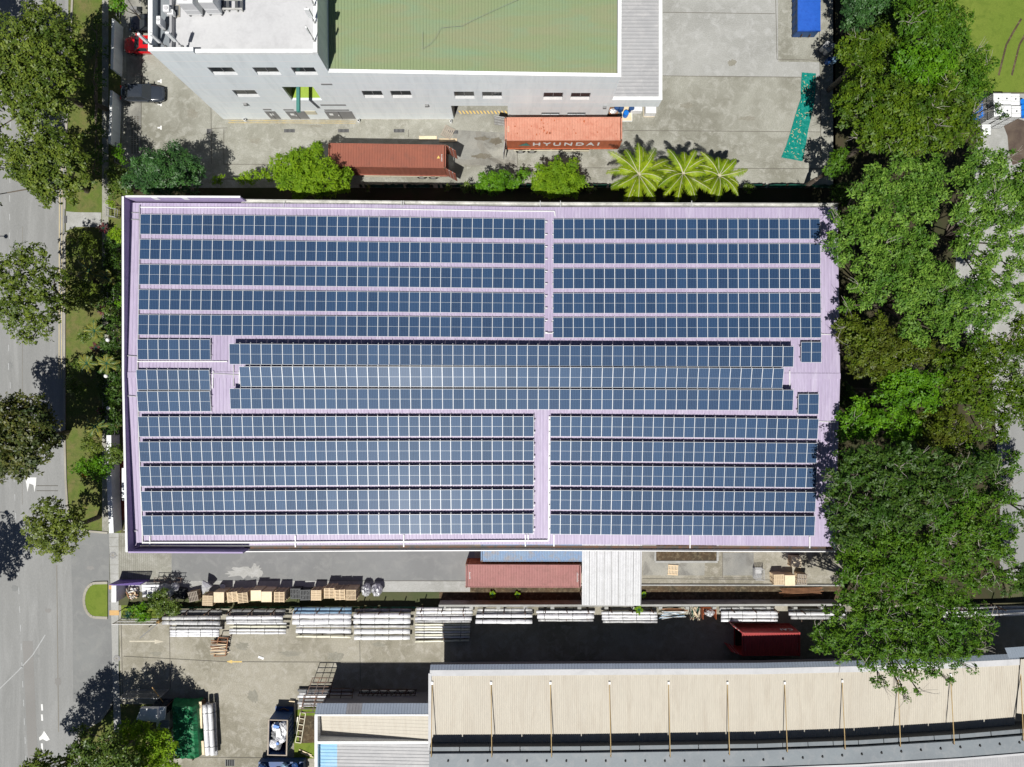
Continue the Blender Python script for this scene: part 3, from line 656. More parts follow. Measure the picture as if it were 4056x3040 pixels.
# green roof
mb = MB(); n = 6; zt = lambda x: 11.76 + (10.8 - 11.76) * (x - XA1) / (XB1 - XA1)
mb.corr((XA1 + .02, YW + .32, zt(XA1) - .12), (XB1 - .35, YW + .32, zt(XB1) - .12), (XB1 - .35, NY, zt(XB1) + .9), (XA1 + .02, NY, zt(XA1) + .9), .306, .04, 'roof_green')
part(mb, 'green_roof', nb)
mb = MB()
mb.hexa([(XA1, YW - .05, zt(XA1)), (XB1 + .05, YW - .05, zt(XB1)), (XB1 + .05, YW + .3, zt(XB1)), (XA1, YW + .3, zt(XA1)),
         (XA1, YW - .05, zt(XA1) + .06), (XB1 + .05, YW - .05, zt(XB1) + .06), (XB1 + .05, YW + .3, zt(XB1) + .06), (XA1, YW + .3, zt(XA1) + .06)], 'coping_white')
mb.hexa([(XB1 - .3, YW + .3, 10.5), (XB1 + .05, YW + .3, 10.5), (XB1 + .05, NY, 10.5), (XB1 - .3, NY, 10.5),
         (XB1 - .3, YW + .3, 10.86), (XB1 + .05, YW + .3, 10.86), (XB1 + .05, NY, 11.86), (XB1 - .3, NY, 11.86)], 'coping_white')
part(mb, 'roof_edge_trim', nb)
mb = MB()
P = [(1395 / 2.072 + 1000, 265 / 2.072), (1672, 195), (1680, 190), (1700, 178), (1725, 150), (1745, 112), (1780, 108), (1830, 104), (1870, 82), (1960, 40), (2060, -5)]
P = [W(a, b, 11.85) for a, b in P]
for a, b in zip(P[:-1], P[1:]): mb.tube(a, b, .012, 'mid_grey', n=5, cap=False)
part(mb, 'roof_cable', nb)
# canopy
mb = MB(); mb.corr((XB1 + .02, YW + .3, 5.25), (XB1 + .02, NY, 5.25), (XC1 - .3, NY, 5.05), (XC1 - .3, YW + .3, 5.25), .38, .04, 'roof_grey')
mb.box(XB1 + .02, YW + .3, 5.0, XC1 - .3, NY, 5.04, 'roof_grey')
part(mb, 'canopy_roof', nb)
mb = MB(); mb.box(XB1 + .0, YW, 3.5, XC1, YW + .3, 5.3, 'wall_white'); mb.box(XC1 - .3, YW + .3, 3.5, XC1, NY, 5.3, 'wall_white')
mb.box(XB1, YW - .03, 5.3, XC1 + .03, YW + .33, 5.35, 'coping_white'); mb.box(XC1 - .33, YW + .33, 5.3, XC1 + .03, NY, 5.35, 'coping_white')
part(mb, 'canopy_fascia', nb)
for yy in (32, 38, 44, 50, 56):
    mb = MB(); mb.box(XC1 - .32, yy, 0, XC1 - .02, yy + .3, 3.5, 'coping_white'); part(mb, 'canopy_column', nb)
# windows
for (a, b, z0, z1) in wins:
    mb = MB(); y = YW + .14
    mb.box(a, y, z0, b, y + .06, z1, 'glass_dark')
    w = part(mb, 'window', nb)
    mb = MB(); mb.box(a, y - .03, z0, a + .06, y, z1, 'mid_grey'); mb.box(b - .06, y - .03, z0, b, y, z1, 'mid_grey'); mb.box((a + b) / 2 - .03, y - .03, z0, (a + b) / 2 + .03, y, z1, 'mid_grey')
    subpart(mb, 'window_frame', w, nb)
    if z0 > 3:
        mb = MB(); hh = min(.75, (z1 - z0) * .45)
        mb.add([(a + .02, YW - .0, z0), (b - .02, YW - .0, z0), (b - .02, YW + .5, z0), (a + .02, YW + .5, z0), (a + .02, YW + .12, z0 + hh * .6), (b - .02, YW + .12, z0 + hh * .6)],
               [(0, 1, 5, 4), (0, 4, 3), (1, 2, 5), (3, 4, 5, 2), (0, 3, 2, 1)], 'coping_white')
        subpart(mb, 'window_sill', w, nb)
# open bay with green floor
a, b, z0, z1 = bayA
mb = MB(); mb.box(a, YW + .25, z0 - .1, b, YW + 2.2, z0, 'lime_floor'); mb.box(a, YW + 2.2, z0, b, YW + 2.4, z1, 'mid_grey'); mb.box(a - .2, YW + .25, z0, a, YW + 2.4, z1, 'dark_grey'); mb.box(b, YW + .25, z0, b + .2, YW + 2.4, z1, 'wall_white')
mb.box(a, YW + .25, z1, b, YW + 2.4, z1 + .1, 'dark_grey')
part(mb, 'recessed_bay', nb)
mb = MB(); 
for k in range(5): 
    x = a + .5 + k * (b - a - .6) / 5; mb.bar((x, YW + 1.4, z0 + .3), (x + .5, YW + 1.4, z0 + .9), .05, .05, 'white_metal'); mb.bar((x + .5, YW + 1.4, z0 + .3), (x, YW + 1.4, z0 + .9), .05, .05, 'white_metal')
mb.bar((a, YW + 1.4, z0 + .9), (b, YW + 1.4, z0 + .9), .05, .05, 'white_metal')
part(mb, 'bay_railing', nb)
mb = MB(); x = wx(1181, 8.0); yh = W(0, 443, 8.0)[1]; mb.box(x - .16, yh, 7.75, x + .16, YW + 2.2, 7.8, 'teal_pipe'); mb.box(x - .16, yh, 8.05, x + .16, YW + 2.2, 8.1, 'teal_pipe'); mb.box(x - .03, yh, 7.8, x + .03, YW + 2.2, 8.05, 'teal_pipe')
part(mb, 'hoist_beam', nb)
for (x0, x1, t, bt) in ((1046, 1088, 441, 471), (1128, 1205, 441, 471), (1284, 1392, 441, 472)):
    mb = MB(); z1 = wz(t); a = wx(x0, z1); b = wx(x1, z1); mb.box(a, YW - .035, .15, b, YW - .002, z1, 'mid_grey')
    d = part(mb, 'door', nb); mb = MB(); m = (a + b) / 2
    mb.box(m - .04, YW - .045, .15, m + .04, YW - .037, z1, 'dark_grey'); mb.box(m - .2, YW - .06, 1.0, m - .12, YW - .04, 1.3, 'coping_white'); mb.box(a + .35, YW - .045, 1.2, a + .75, YW - .037, 1.7, 'coping_white')
    subpart(mb, 'door_panel', d, nb)
for (x0, x1, t, bt) in ((1040, 1072, 432, 437), (1121, 1161, 433, 438), (1268, 1368, 414, 419), (1283, 1380, 434, 439), (1270, 1314, 332, 337)):
    mb = MB(); z1 = wz(t); mb.box(wx(x0, z1), YW - .03, wz(bt), wx(x1, z1), YW - .002, z1, 'mid_grey'); part(mb, 'louvre', nb)
mb = MB(); mb.box(wx(1206, wz(440)), YW - .05, wz(453), wx(1248, wz(440)), YW - .002, wz(440), 'cream_metal'); part(mb, 'notice_board', nb)
for (x, y, s) in ((972, 410, .35), (1690, 415, .35), (2395, 422, .35)):
    mb = MB(); z = wz(y); mb.cbox((wx(x, z), YW - .12, z), (s, .24, s * .9), 'mid_grey'); part(mb, 'wall_lamp', nb)
for (x, y) in ((974, 476), (1423, 480), (1787, 483)):
    mb = MB(); a = W(x, y + 4, 0); mb.tube((a[0], a[1], 0), (a[0], a[1], .5), .14, 'coping_white', n=12)
    mb.tube((a[0], a[1], .5), (a[0], a[1], .52), .10, 'black_rubber', n=12); tag(mb.build('bollard', None, org=(0, 0, 0)), 'short white bollard %s at the foot of the white wall' % {974: 'left of the doors', 1423: 'right of the widest door', 1787: 'left of the open gateway'}[x], 'bollard', 'white bollards along the factory wall')
mb = MB(); a, b = gate[0], gate[1]
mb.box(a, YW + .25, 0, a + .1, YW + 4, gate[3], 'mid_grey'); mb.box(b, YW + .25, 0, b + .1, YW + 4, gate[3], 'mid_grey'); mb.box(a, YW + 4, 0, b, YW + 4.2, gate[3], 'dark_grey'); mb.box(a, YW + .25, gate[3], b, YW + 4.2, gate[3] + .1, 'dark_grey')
part(mb, 'gateway_recess', nb)
mb = MB(); c = W(910, 448, .9); mb.cbox((c[0], c[1], .9), (1.3, .5, .5), 'coping_white'); c2 = W(925, 466, .3); mb.cbox((c2[0], c2[1] + .2, .35), (1.1, .5, .5), 'wood'); part(mb, 'wall_cabinet', nb)
# roof plant
def ac_box(x0, x1, y0, y1, z, h, label, leg=.3):
    a = W(x0, y1, z + h); b = W(x1, y0, z + h); cx, cy = (a[0] + b[0]) / 2, (a[1] + b[1]) / 2
    t = thing('air_conditioner', label, 'air conditioner', (cx, cy, z), 'air conditioning units on the flat roof')
    mb = MB(); mb.box(a[0], a[1], z + leg, b[0], b[1], z + h, 'coping_white'); part(mb, 'casing', t)
    mb = MB(); mb.lathe((cx, cy, z + h), [(min(abs(b[0] - a[0]), abs(b[1] - a[1])) * .38, 0), (min(abs(b[0] - a[0]), abs(b[1] - a[1])) * .36, .06)], 'roof_deck', 20); part(mb, 'fan_cover', t)
    mb = MB(); mb.box(a[0], a[1] - .012, z + leg + .15, b[0], a[1] - .002, z + h * .48, 'roof_deck'); mb.box(a[0], a[1] - .014, z + h * .52, b[0], a[1] - .002, z + h - .12, 'roof_deck'); part(mb, 'access_panel', t)
    mb = MB()
    for q in (a[0] + .1, b[0] - .1): mb.box(q - .06, a[1], z, q + .06, b[1], z + leg - .002, 'mid_grey')
    part(mb, 'base_rail', t)
ac_box(703, 762, -45, 13, 14.9, 2.3, 'large white rooftop air handling box, the left of the two big ones')
ac_box(785, 842, -50, 9, 14.9, 2.3, 'large white rooftop air handling box, the right of the two big ones')
ac_box(645, 668, 20, 45, 14.9, 1.1, 'small white air conditioner beside the dark plinth, the upper of two')
ac_box(662, 685, 38, 56, 14.9, .8, 'small white air conditioner beside the dark plinth, the lower of two')
ac_box(619, 634, 64, 95, 14.95, 1.3, 'narrow white unit fixed in the sunken strip along the roof edge')
mb = MB(); a = W(672, 67, 15); b = W(712, 20, 15); mb.box(a[0], a[1], 14.91, b[0], b[1], 15.0, 'kerbstone'); mb.box(a[0] + .1, a[1] + .1, 15.0, b[0] - .1, b[1] - .1, 15.05, 'dark_grey')
single(mb, 'equipment_plinth', 'dark topped concrete plinth next to the small air conditioners', 'plinth')
mb = MB()
for y in (0, 36): a = W(868, y, 15.4); b = W(960, y, 15.4); mb.bar(a, b, .12, .12, 'gutter_metal')
for x in (880, 900, 935, 955): a = W(x, 0, 15.4); b = W(x, 36, 15.4); mb.bar((a[0], a[1], 15.3), (b[0], b[1], 15.3), .25, .08, 'dark_grey'); mb.bar((b[0], b[1], 14.9), (b[0], b[1], 15.35), .1, .1, 'gutter_metal')
single(mb, 'steel_support_frame', 'low steel support frame on the flat roof right of the white boxes', 'frame')
def mast(fx, fy, h, ant, label):
    x, y, _ = W(fx, fy, 15.6)
    t = thing('antenna_mast', label, 'antenna', (x, y, 14.9), 'antenna masts on the roof edge')
    mb = MB(); mb.tube((x, y, 14.9), (x, y, 15.6 + h), .04, 'galv', n=8); part(mb, 'pole', t)
    mb = MB(); mb.cbox((x, y - .12, 15.6 + h - ant[1] / 2 - .05), (ant[0], .16, ant[1]), 'coping_white'); part(mb, 'antenna_panel', t)
    mb = MB(); mb.cbox((x, y + .03, 15.7), (.22, .16, .2), 'mid_grey'); mb.cbox((x, y - .03, 16.3), (.12, .14, .12), 'mid_grey'); part(mb, 'bracket', t)
mast(611, 189, 2.7, (.24, 1.5), 'leaning looking white antenna on the roof corner above the red car')
mast(658, 188, 2.7, (.24, 1.5), 'middle one of the three antenna masts at the office roof corner')
mast(724, 188, 2.9, (.3, 1.5), 'antenna mast with the widest white panel at the office roof corner')
mast(1249, 168, 2.9, (.14, 1.0), 'slim antenna mast on the right parapet, nearest the corner')
mast(1250, 96, 2.8, (.4, 1.3), 'antenna mast with a broad white panel on the right parapet')
mast(1248, 26, 2.6, (.16, 1.1), 'antenna mast on the right parapet at the top edge of the photo')
mast(1246, -18, 2.8, (.16, 1.1), 'farthest antenna mast on the right parapet, cut by the photo edge')

# ------------------------------------------------------------------ south buildings
sb = thing('long_shed', 'long industrial building with a beige ribbed roof, grey edge and tall grey roof behind', 'industrial building', W(2800, 2900, 0))
ZT = 6.6
top = [W(1703, 2656, ZT), W(2300, 2652, ZT), W(3000, 2649, ZT), W(3400, 2640, ZT), W(3800, 2624, ZT), W(4040, 2612, ZT)]
bot = [W(1703, 2966, 6.1), W(2300, 2963, 6.1), W(3000, 2953, 6.1), W(3400, 2938, 6.1), W(3800, 2914, 6.1), W(4016, 2900, 6.1)]
mb = MB()
for i in range(5):
    a, b = Vector(top[i]), Vector(top[i + 1]); c, d = Vector(bot[i + 1]), Vector(bot[i])
    for v in (a, b): v.y -= .5; v.z = ZT - .1
    mb.corr(a, b, c, d, .19, .03, 'roof_beige')
part(mb, 'beige_roof', sb)
mb = MB()
for a, b in zip(top[:-1], top[1:]): wallseg(mb, (a[0], a[1] - .28), (b[0], b[1] - .28), ZT - .08, ZT + .02, .6, 'roof_deck')
mb.bar((top[0][0], top[0][1] - .3, ZT - .1), (bot[0][0], bot[0][1], 6.2), .3, .3, 'roof_deck')
part(mb, 'roof_edge_capping', sb)
mb = MB()
for a, b in zip(top[:-1], top[1:]): mb.corr((a[0], a[1] + .4, ZT - .42), (b[0], b[1] + .4, ZT - .42), (b[0], b[1] + .03, ZT + .01), (a[0], a[1] + .03, ZT + .01), .3, .03, 'fascia_grey')
for a, b in zip(top[:-1], top[1:]): wallseg(mb, (a[0], a[1] + .3), (b[0], b[1] + .3), ZT - 1.2, ZT - .46, .1, 'dark_grey')
part(mb, 'fascia', sb)
mb = MB()
for a, b in zip(top[:-1], top[1:]): wallseg(mb, (a[0] + (1.6 if a is top[0] else 0), a[1] - 1.8), (b[0], b[1] - 1.8), 0, ZT - .4, .2, 'dark_grey')  # north face coloured dark to stand in for the shade under the eave
wallseg(mb, (top[0][0] + 1.6, top[0][1] - 1.8), (bot[0][0] + 1.6, bot[0][1] - 20), 0, 5.9, .2, 'mid_grey')
part(mb, 'wall', sb)
hn = [W(1700, 2961, 7.5), W(2300, 2958, 7.5), W(3000, 2948, 7.5), W(3400, 2934, 7.5), W(3800, 2910, 7.5), W(4300, 2868, 7.5)]
hi = [W(1700, 2987, 7.8), W(2300, 2984, 7.8), W(3000, 2974, 7.8), W(3400, 2960, 7.8), W(3800, 2936, 7.8), W(4300, 2895, 7.8)]
def slab(mb, A, B, o0, z0, o1, z1, mat, th=.06):
    for a, b in zip(A[:-1], A[1:]):
        mb.hexa([(a[0], a[1] + o1, z1 - th), (b[0], b[1] + o1, z1 - th), (b[0], b[1] + o0, z0 - th), (a[0], a[1] + o0, z0 - th), (a[0], a[1] + o1, z1), (b[0], b[1] + o1, z1), (b[0], b[1] + o0, z0), (a[0], a[1] + o0, z0)], mat)
mb = MB(); slab(mb, hi, hi, 0, 7.8, -1.6, 7.9, 'roof_bluegrey', .25); part(mb, 'upper_roof_edge', sb)
mb = MB(); slab(mb, hi, hi, -1.6, 8.02, -1.8, 8.02, 'roof_deck'); part(mb, 'white_verge', sb)
mb = MB()
for a, b in zip(hi[:-1], hi[1:]): mb.corr((a[0], a[1] - 1.8, 7.95), (b[0], b[1] - 1.8, 7.95), (b[0], b[1] - 22, 8.9), (a[0], a[1] - 22, 8.9), .25, .03, 'roof_grey')
part(mb, 'upper_roof', sb)
mb = MB()
for a, b in zip(hn[:-1], hn[1:]): wallseg(mb, (a[0], a[1] - .25), (b[0], b[1] - .25), 5.6, 7.35, .1, 'dark_grey')  # dark colour blends this face into the shadow band on the beige roof
part(mb, 'upper_wall', sb)
mb = MB(); slab(mb, hn, hn, -.36, 7.3, -.9, 7.3, 'dark_grey'); part(mb, 'valley_gutter', sb)
for k, (a, b) in enumerate(zip(hn[:-1], hn[1:])):
    n = max(2, round((b[0] - a[0]) / 2.85))
    for i in range(n):
        p = Vector(a).lerp(Vector(b), (i + .015) / n); q = Vector(a).lerp(Vector(b), (i + .985) / n)
        mb = MB(); mb.hexa([(p.x, p.y - .36, 7.42), (q.x, q.y - .36, 7.42), (q.x, q.y, 7.42), (p.x, p.y, 7.42), (p.x, p.y - .36, 7.55), (q.x, q.y - .36, 7.55), (q.x, q.y, 7.48), (p.x, p.y, 7.48)], 'roof_bluegrey'); part(mb, 'roof_flashing', sb)
for i in range(30):
    x = 1775 + i * 78; yb = 3014 if x < 2900 else 3014 - (x - 2900) ** 1.25 * .011
    mb = MB(); c = W(x, yb, 7.85); mb.tube((c[0], c[1], 7.8), (c[0], c[1], 7.95), .1, 'black_rubber', n=8); part(mb, 'roof_vent_stub', sb)
for i, (x0, x1) in enumerate(((1712, 1708), (1945, 1948), (2180, 2185), (2414, 2420), (2648, 2655), (2881, 2890), (3108, 3119), (3336, 3348), (3557, 3567), (3765, 3780), (4043, 4054))):
    y0 = 2706 if x0 < 3200 else 2706 - (x0 - 3200) * .055; y1 = 2985 if x0 < 2700 else 2985 - (x0 - 2700) * .048
    a = W(x0, y0, 6.55); b = W(x1, y1 + 14, 8.05)
    mb = MB(); mb.tube(a, b, .042, 'strut_yellow', n=8); st = part(mb, 'roof_strut', sb)
    mb = MB(); mb.cbox((a[0], a[1], 6.56), (.2, .26, .12), 'white_metal'); subpart(mb, 'strut_foot', st, sb)
    mb = MB(); mb.tube(b, (b[0], b[1], 7.8), .06, 'steel_dark', n=8); subpart(mb, 'strut_post', st, sb)
# end of the shed beyond x=4040
mb = MB(); a = W(4046, 2602, 6.9); b = W(4600, 2560, 6.9); mb.corr((a[0], a[1] - .3, 6.8), (b[0], b[1] - .3, 6.8), (b[0], b[1] - 9, 6.2), (a[0], a[1] - 6, 6.2), .25, .03, 'roof_beige'); part(mb, 'side_roof', sb)
mb = MB(); a = W(3985, 2570, 6.4); b = W(4300, 2548, 6.4); mb.corr((a[0], a[1], 6.2), (b[0], b[1], 6.2), (b[0], b[1] - .8, 6.85), (a[0], a[1] - .8, 6.85), .25, .03, 'fascia_grey'); part(mb, 'side_fascia', sb)
# low annex at the left
sa = thing('low_annex', 'low annex with beige roof bay and blue ended grey roof bay', 'annex building', W(1480, 2900, 0))
Z2 = 5.6; A = W(1247, 2832, Z2); B = W(1703, 2832, Z2); C = W(1247, 3200, Z2)
mb = MB(); mb.box(A[0], A[1] - 16, 0, A[0] + .15, A[1], 5.0, 'mid_grey'); mb.box(A[0] + .15, A[1] - .3, 0, B[0] - .1, A[1] - .1, 4.6, 'mid_grey'); part(mb, 'wall', sa)
mb = MB()
segs = [(1247, 1369, 'fascia_grey'), (1369, 1430, 'dark_grey'), (1430, 1703, 'fascia_grey')]
for x0, x1, m_ in segs:
    a = W(x0, 2832, Z2); b = W(x1, 2832, Z2); mb.corr((a[0], a[1] + .82, Z2 - .8), (b[0], b[1] + .82, Z2 - .8), (b[0], b[1] + .03, Z2 - .0), (a[0], a[1] + .03, Z2 - .0), .3, .03, 'fascia_grey' if m_ != 'dark_grey' else 'roof_grey')
mb.box(A[0], A[1] - .1, Z2 - 2.4, B[0], A[1], Z2 - .05, 'roof_grey')
part(mb, 'fascia', sa)
mb = MB(); mb.box(A[0], A[1] - .12, Z2 - .04, B[0], A[1] + .04, Z2 + .03, 'coping_white'); mb.box(A[0] - .02, A[1] - 16, 4.3, A[0] + .28, A[1] - .12, Z2 + .03, 'coping_white')
y2 = W(1300, 2940, Z2)[1]; mb.box(A[0] + .28, y2 - .18, 4.3, B[0], y2 + .08, Z2 + .03, 'coping_white'); part(mb, 'parapet', sa)
mb = MB(); ra, rb = A[1] - .13, y2 + .7
xl, xr = W(1266, 2900, 4.7)[0], B[0]
mb.corr((xl, ra, 4.75), (xl, y2 + .1, 4.35), (xr, y2 + .1, 5.4), (xr, ra, 5.4), .35, .018, 'roof_beige'); part(mb, 'beige_roof', sa)
mb = MB(); xm = W(1335, 3000, 5)[0]; mb.corr((xl, y2 - .2, 4.9), (xl, y2 - 12, 4.9), (xm, y2 - 12, 4.95), (xm, y2 - .2, 4.95), .35, .04, 'roof_blue'); part(mb, 'blue_roof', sa)
mb = MB(); mb.corr((xm, y2 - .2, 4.95), (xm, y2 - 12, 4.95), (xr, y2 - 12, 5.3), (xr, y2 - .2, 5.3), .35, .04, 'roof_grey'); part(mb, 'grey_roof', sa)
# white corrugated canopy between warehouse and boundary wall
cn = thing('canopy', 'white corrugated flat canopy beside the pink container', 'canopy', W(2420, 2290, 0))
mb = MB(); za = 4.0
a, b, c, d = W(2306, 2150, za), W(2544, 2150, za), W(2539, 2400, za), W(2305, 2398, za)
mb.corr(a, b, c, d, .27, .05, 'roof_white'); part(mb, 'roof_sheet', cn)
mb = MB()
for x in range(2335, 2540, 29): p = W(x, 2160, za + .06); q = W(x - 1, 2398, za + .06); mb.bar(p, q, .05, .012, 'mid_grey')
part(mb, 'sheet_lap', cn)
for (x, y) in ((2312, 2200), (2535, 2200), (2312, 2390), (2532, 2390), (2420, 2390)):
    p = W(x, y, za); mb = MB(); mb.tube((p[0], p[1], 0), (p[0], p[1], za - .02), .06, 'galv'); part(mb, 'post', cn)
# ------------------------------------------------------------------ shipping containers and trailers
def local_thing(name, label, cat, px, py, zt, zbase, rz=0, group=None):
    x, y, _ = W(px, py, zt); return thing(name, label, cat, (x, y, zbase), group, R(rz))
def container(px, py, zb, L, hh, rz, mt, ms, label, name='shipping_container', doors=None, wd=2.44, group='shipping containers in the yards', doormat=None):
    t = local_thing(name, label, 'container', px, py, zb + hh, zb, rz, group); a, b = L / 2, wd / 2
    doormat = doormat or ms
    mb = MB(); mb.corr((-a + .12, -b + .06, hh - .05), (a - .12, -b + .06, hh - .05), (a - .12, b - .06, hh - .05), (-a + .12, b - .06, hh - .05), .28, .035, mt)
    lpart(mb, 'roof_panel', t)
    for s, nm in ((-1, 0), (1, 1)):
        mb = MB(); p = [(-a + .12, s * (b - .05), .12), (a - .12, s * (b - .05), .12), (a - .12, s * (b - .05), hh - .1), (-a + .12, s * (b - .05), hh - .1)]
        n = int(L / .28); vs = []; 
        for i in range(n + 1):
            x = -a + .12 + (L - .24) * i / n; off = s * (b - (.02 if i % 2 else .055)); vs += [(x, off, .12), (x, off, hh - .1)]
        fs = [(2 * i, 2 * i + 2, 2 * i + 3, 2 * i + 1) for i in range(n)]
        if s > 0: fs = [f[::-1] for f in fs]
        mb.add(vs, fs, ms); lpart(mb, 'side_panel', t)
    mb = MB()
    for s in (-1, 1):
        mb.box(-a, s * b - .05, 0, a, s * b + .05, .14, ms); mb.box(-a, s * b - .06 if s > 0 else s * b, hh - .12, a, s * b if s > 0 else s * b + .06, hh, mt)
        mb.box(s * a - .06, -b + .06, hh - .12, s * a + .06, b - .06, hh - .003, mt); mb.box(s * a - .06, -b, 0, s * a + .06, b, .14, ms)
        for q in (-1, 1): mb.box(s * a - .09, q * b - .09 * (q > 0) , .14, s * a + .09, q * b + .09 * (q < 0), hh - .12, ms)
    mb.box(-a + .1, -b + .1, .10, a - .1, b - .1, .2, 'skip_inside')
    lpart(mb, 'frame', t)
    mb = MB()
    for s in (-1, 1):
        for q in (-1, 1): mb.cbox((s * (a - .04), q * (b - .04), hh - .05), (.17, .17, .13), 'steel_dark' if ms != 'container_red' else mt)
    lpart(mb, 'corner_casting', t)
    for s in (-1, 1):
        if doors == s: continue
        mb = MB(); mb.box(s * a - .03, -b + .06, .14, s * a + .0, b - .06, hh - .12, ms); lpart(mb, 'end_panel', t)
    if doors:
        for q, ang in ((-1, doors_angle.get(px, (60, 100))[0]), (1, doors_angle.get(px, (60, 100))[1])):
            hx, hy = doors * (a + .04), q * b; an = R(ang)
            # leaf starts at the hinge and swings outward from closed (towards the centre line)
            d = Vector((doors * math.sin(an), -q * math.cos(an), 0)) * 1.18
            mb = MB(); mb.bar((hx, hy, hh / 2 + .02), (hx + d.x, hy + d.y, hh / 2 + .02), .06, hh - .25, doormat)
            for z in (.5, 1.3, 2.1): mb.bar((hx + d.x * .05, hy + d.y * .05, z), (hx + d.x * .95, hy + d.y * .95, z), .09, .06, doormat)
            leaf = lpart(mb, 'door', t)
            mb = MB()
            for k in (.35, .7): mb.tube((hx + d.x * k + .0, hy + d.y * k, .15), (hx + d.x * k, hy + d.y * k, hh - .1), .05, 'galv', n=6)
            o = mb.build('locking_bar', None); o.parent = leaf
    return t
doors_angle = {1533: (118, 60), 2232: (172, 100), 3055: (70, 125)}
def trailer(px, py, rz, rear, label):
    t = local_thing('container_trailer', label, 'trailer', px, py, 4.1, 0, rz, 'container trailers'); 
    mb = MB()
    for s in (-1, 1): mb.box(-5.9, s * .5 - .08, .85, 5.9, s * .5 + .08, 1.18, 'cream_metal')
    for k in range(6): mb.box(-5.8 + k * 2.3, -1.2, 1.0, -5.65 + k * 2.3, 1.2, 1.17, 'cream_metal')
    mb.box(rear * 5.2, -1.24, .85, rear * -2.5, -1.18, .95, 'cream_metal'); mb.box(-rear * 3.0, -1.26, .6, -rear * .2, -1.2, 1.0, 'cream_metal')
    lpart(mb, 'chassis', t)
    for k in (3.2, 4.45):
        for s in (-1, 1):
            mb = MB(); mb.tube((rear * k, s * .75, .5), (rear * k, s * 1.22, .5), .5, 'black_rubber', n=20)
            wh_ = lpart(mb, 'wheel', t); mb = MB(); mb.tube((rear * k, s * 1.225, .5), (rear * k, s * 1.24, .5), .29, 'galv', n=16)
            o = mb.build('rim', None); o.parent = wh_
    for s in (-1, 1):
        mb = MB(); mb.box(-rear * 2.6 - .08, s * .8 - .08, 0, -rear * 2.6 + .08, s * .8 + .08, .95, 'steel_dark'); mb.box(-rear * 2.6 - .2, s * .8 - .2, 0, -rear * 2.6 + .2, s * .8 + .2, .05, 'steel_dark'); lpart(mb, 'landing_leg', t)
trailer(1533, 617, -.9, 1, 'container trailer under the dark red brown container by the round trees')
trailer(2232, 511, .15, -1, 'container trailer under the orange container next to the white wall')
c1 = container(1533, 617, 1.2, 12.19, 2.9, -.9, 'container_brown', 'container_brown', 'red brown shipping container on a trailer with its right end doors open', doors=1)
c2 = container(2232, 511, 1.2, 12.19, 2.7, .15, 'container_orange', 'container_orange_side', 'faded orange shipping container with big white lettering on its side', doors=-1, doormat='galv')
c3 = container(2073, 2283, 0, 12.19, 2.59, -.2, 'container_pink', 'rust', 'faded pinkish red container standing beside the white canopy')
c4 = container(2133, 2180, 0, 12.19, 2.59, 0, 'container_blue', 'container_blue', 'weathered blue container half hidden under the purple roof edge')
c5 = container(3055, 2553, 0, 6.06, 2.9, 0, 'container_red', 'container_red', 'short bright red container mostly in the shade of the long shed', doors=-1)
o = bpy.data.objects.new('lettering', text_mesh('HYUNDAI', 1.25, 'white_paint', .008, 1.42)); COL.objects.link(o); o.parent = c2; o.location = (.35, -1.245, 1.55); o.rotation_euler = (R(90), 0, 0)
mb = MB()
mb.add([(-4.75, -1.24, 1.1), (-3.4, -1.24, 1.1), (-3.65, -1.24, 1.5), (-3.9, -1.24, 1.95), (-4.3, -1.24, 1.6)], [(0, 1, 2, 3, 4)], 'teal_pipe'); lpart(mb, 'emblem', c2)
rn = random.Random(4); mb = MB()
for k in range(30):
    x, y = (rn.gauss(-2.2, .5), rn.gauss(0, .5)) if k < 14 else (rn.uniform(-5.6, 5.6), rn.uniform(-.9, 1.0)); r = rn.uniform(.06, .14)
    mb.lathe((x, y, 2.66), [(r, 0), (r * .9, .012)], 'rust', 8)
lpart(mb, 'rust_spot', c2)
def ticks(t, x, y0, n, z, mat='white_paint', s=.09):
    mb = MB(); rn = random.Random(n)
    for k in range(n):
        yy = y0 + k * .13; mb.box(x - s, yy, z, x + s * rn.uniform(.3, 1), yy + .035, z + .012, mat)
        mb.box(x - s, yy + .035, z, x - s * .6, yy + .08, z + .012, mat)
    lpart(mb, 'marking', t)
ticks(c1, 5.75, -.5, 6, 2.9, s=.08); ticks(c3, 5.8, -.6, 8, 2.585); ticks(c3, -5.7, -.3, 6, 2.585); ticks(c2, -5.75, -.3, 5, 2.69, 'cream_metal')
ticks(c5, -2.75, -.7, 6, 2.895, 'container_pink', .06); ticks(c5, 2.8, -.6, 6, 2.895, 'container_pink', .06)
mb = MB(); mb.add([(5.2, -.22, 2.9), (5.55, -.22, 2.9), (5.38, .1, 2.9)], [(0, 1, 2)], 'yellow_paint'); lpart(mb, 'warning_triangle', c1)
o = bpy.data.objects.new('lettering', text_mesh('CAI', .75, 'white_paint', .008, 1.2)); COL.objects.link(o); o.parent = c5; o.location = (2.0, 1.24, 1.9); o.rotation_euler = (R(90), 0, R(180))
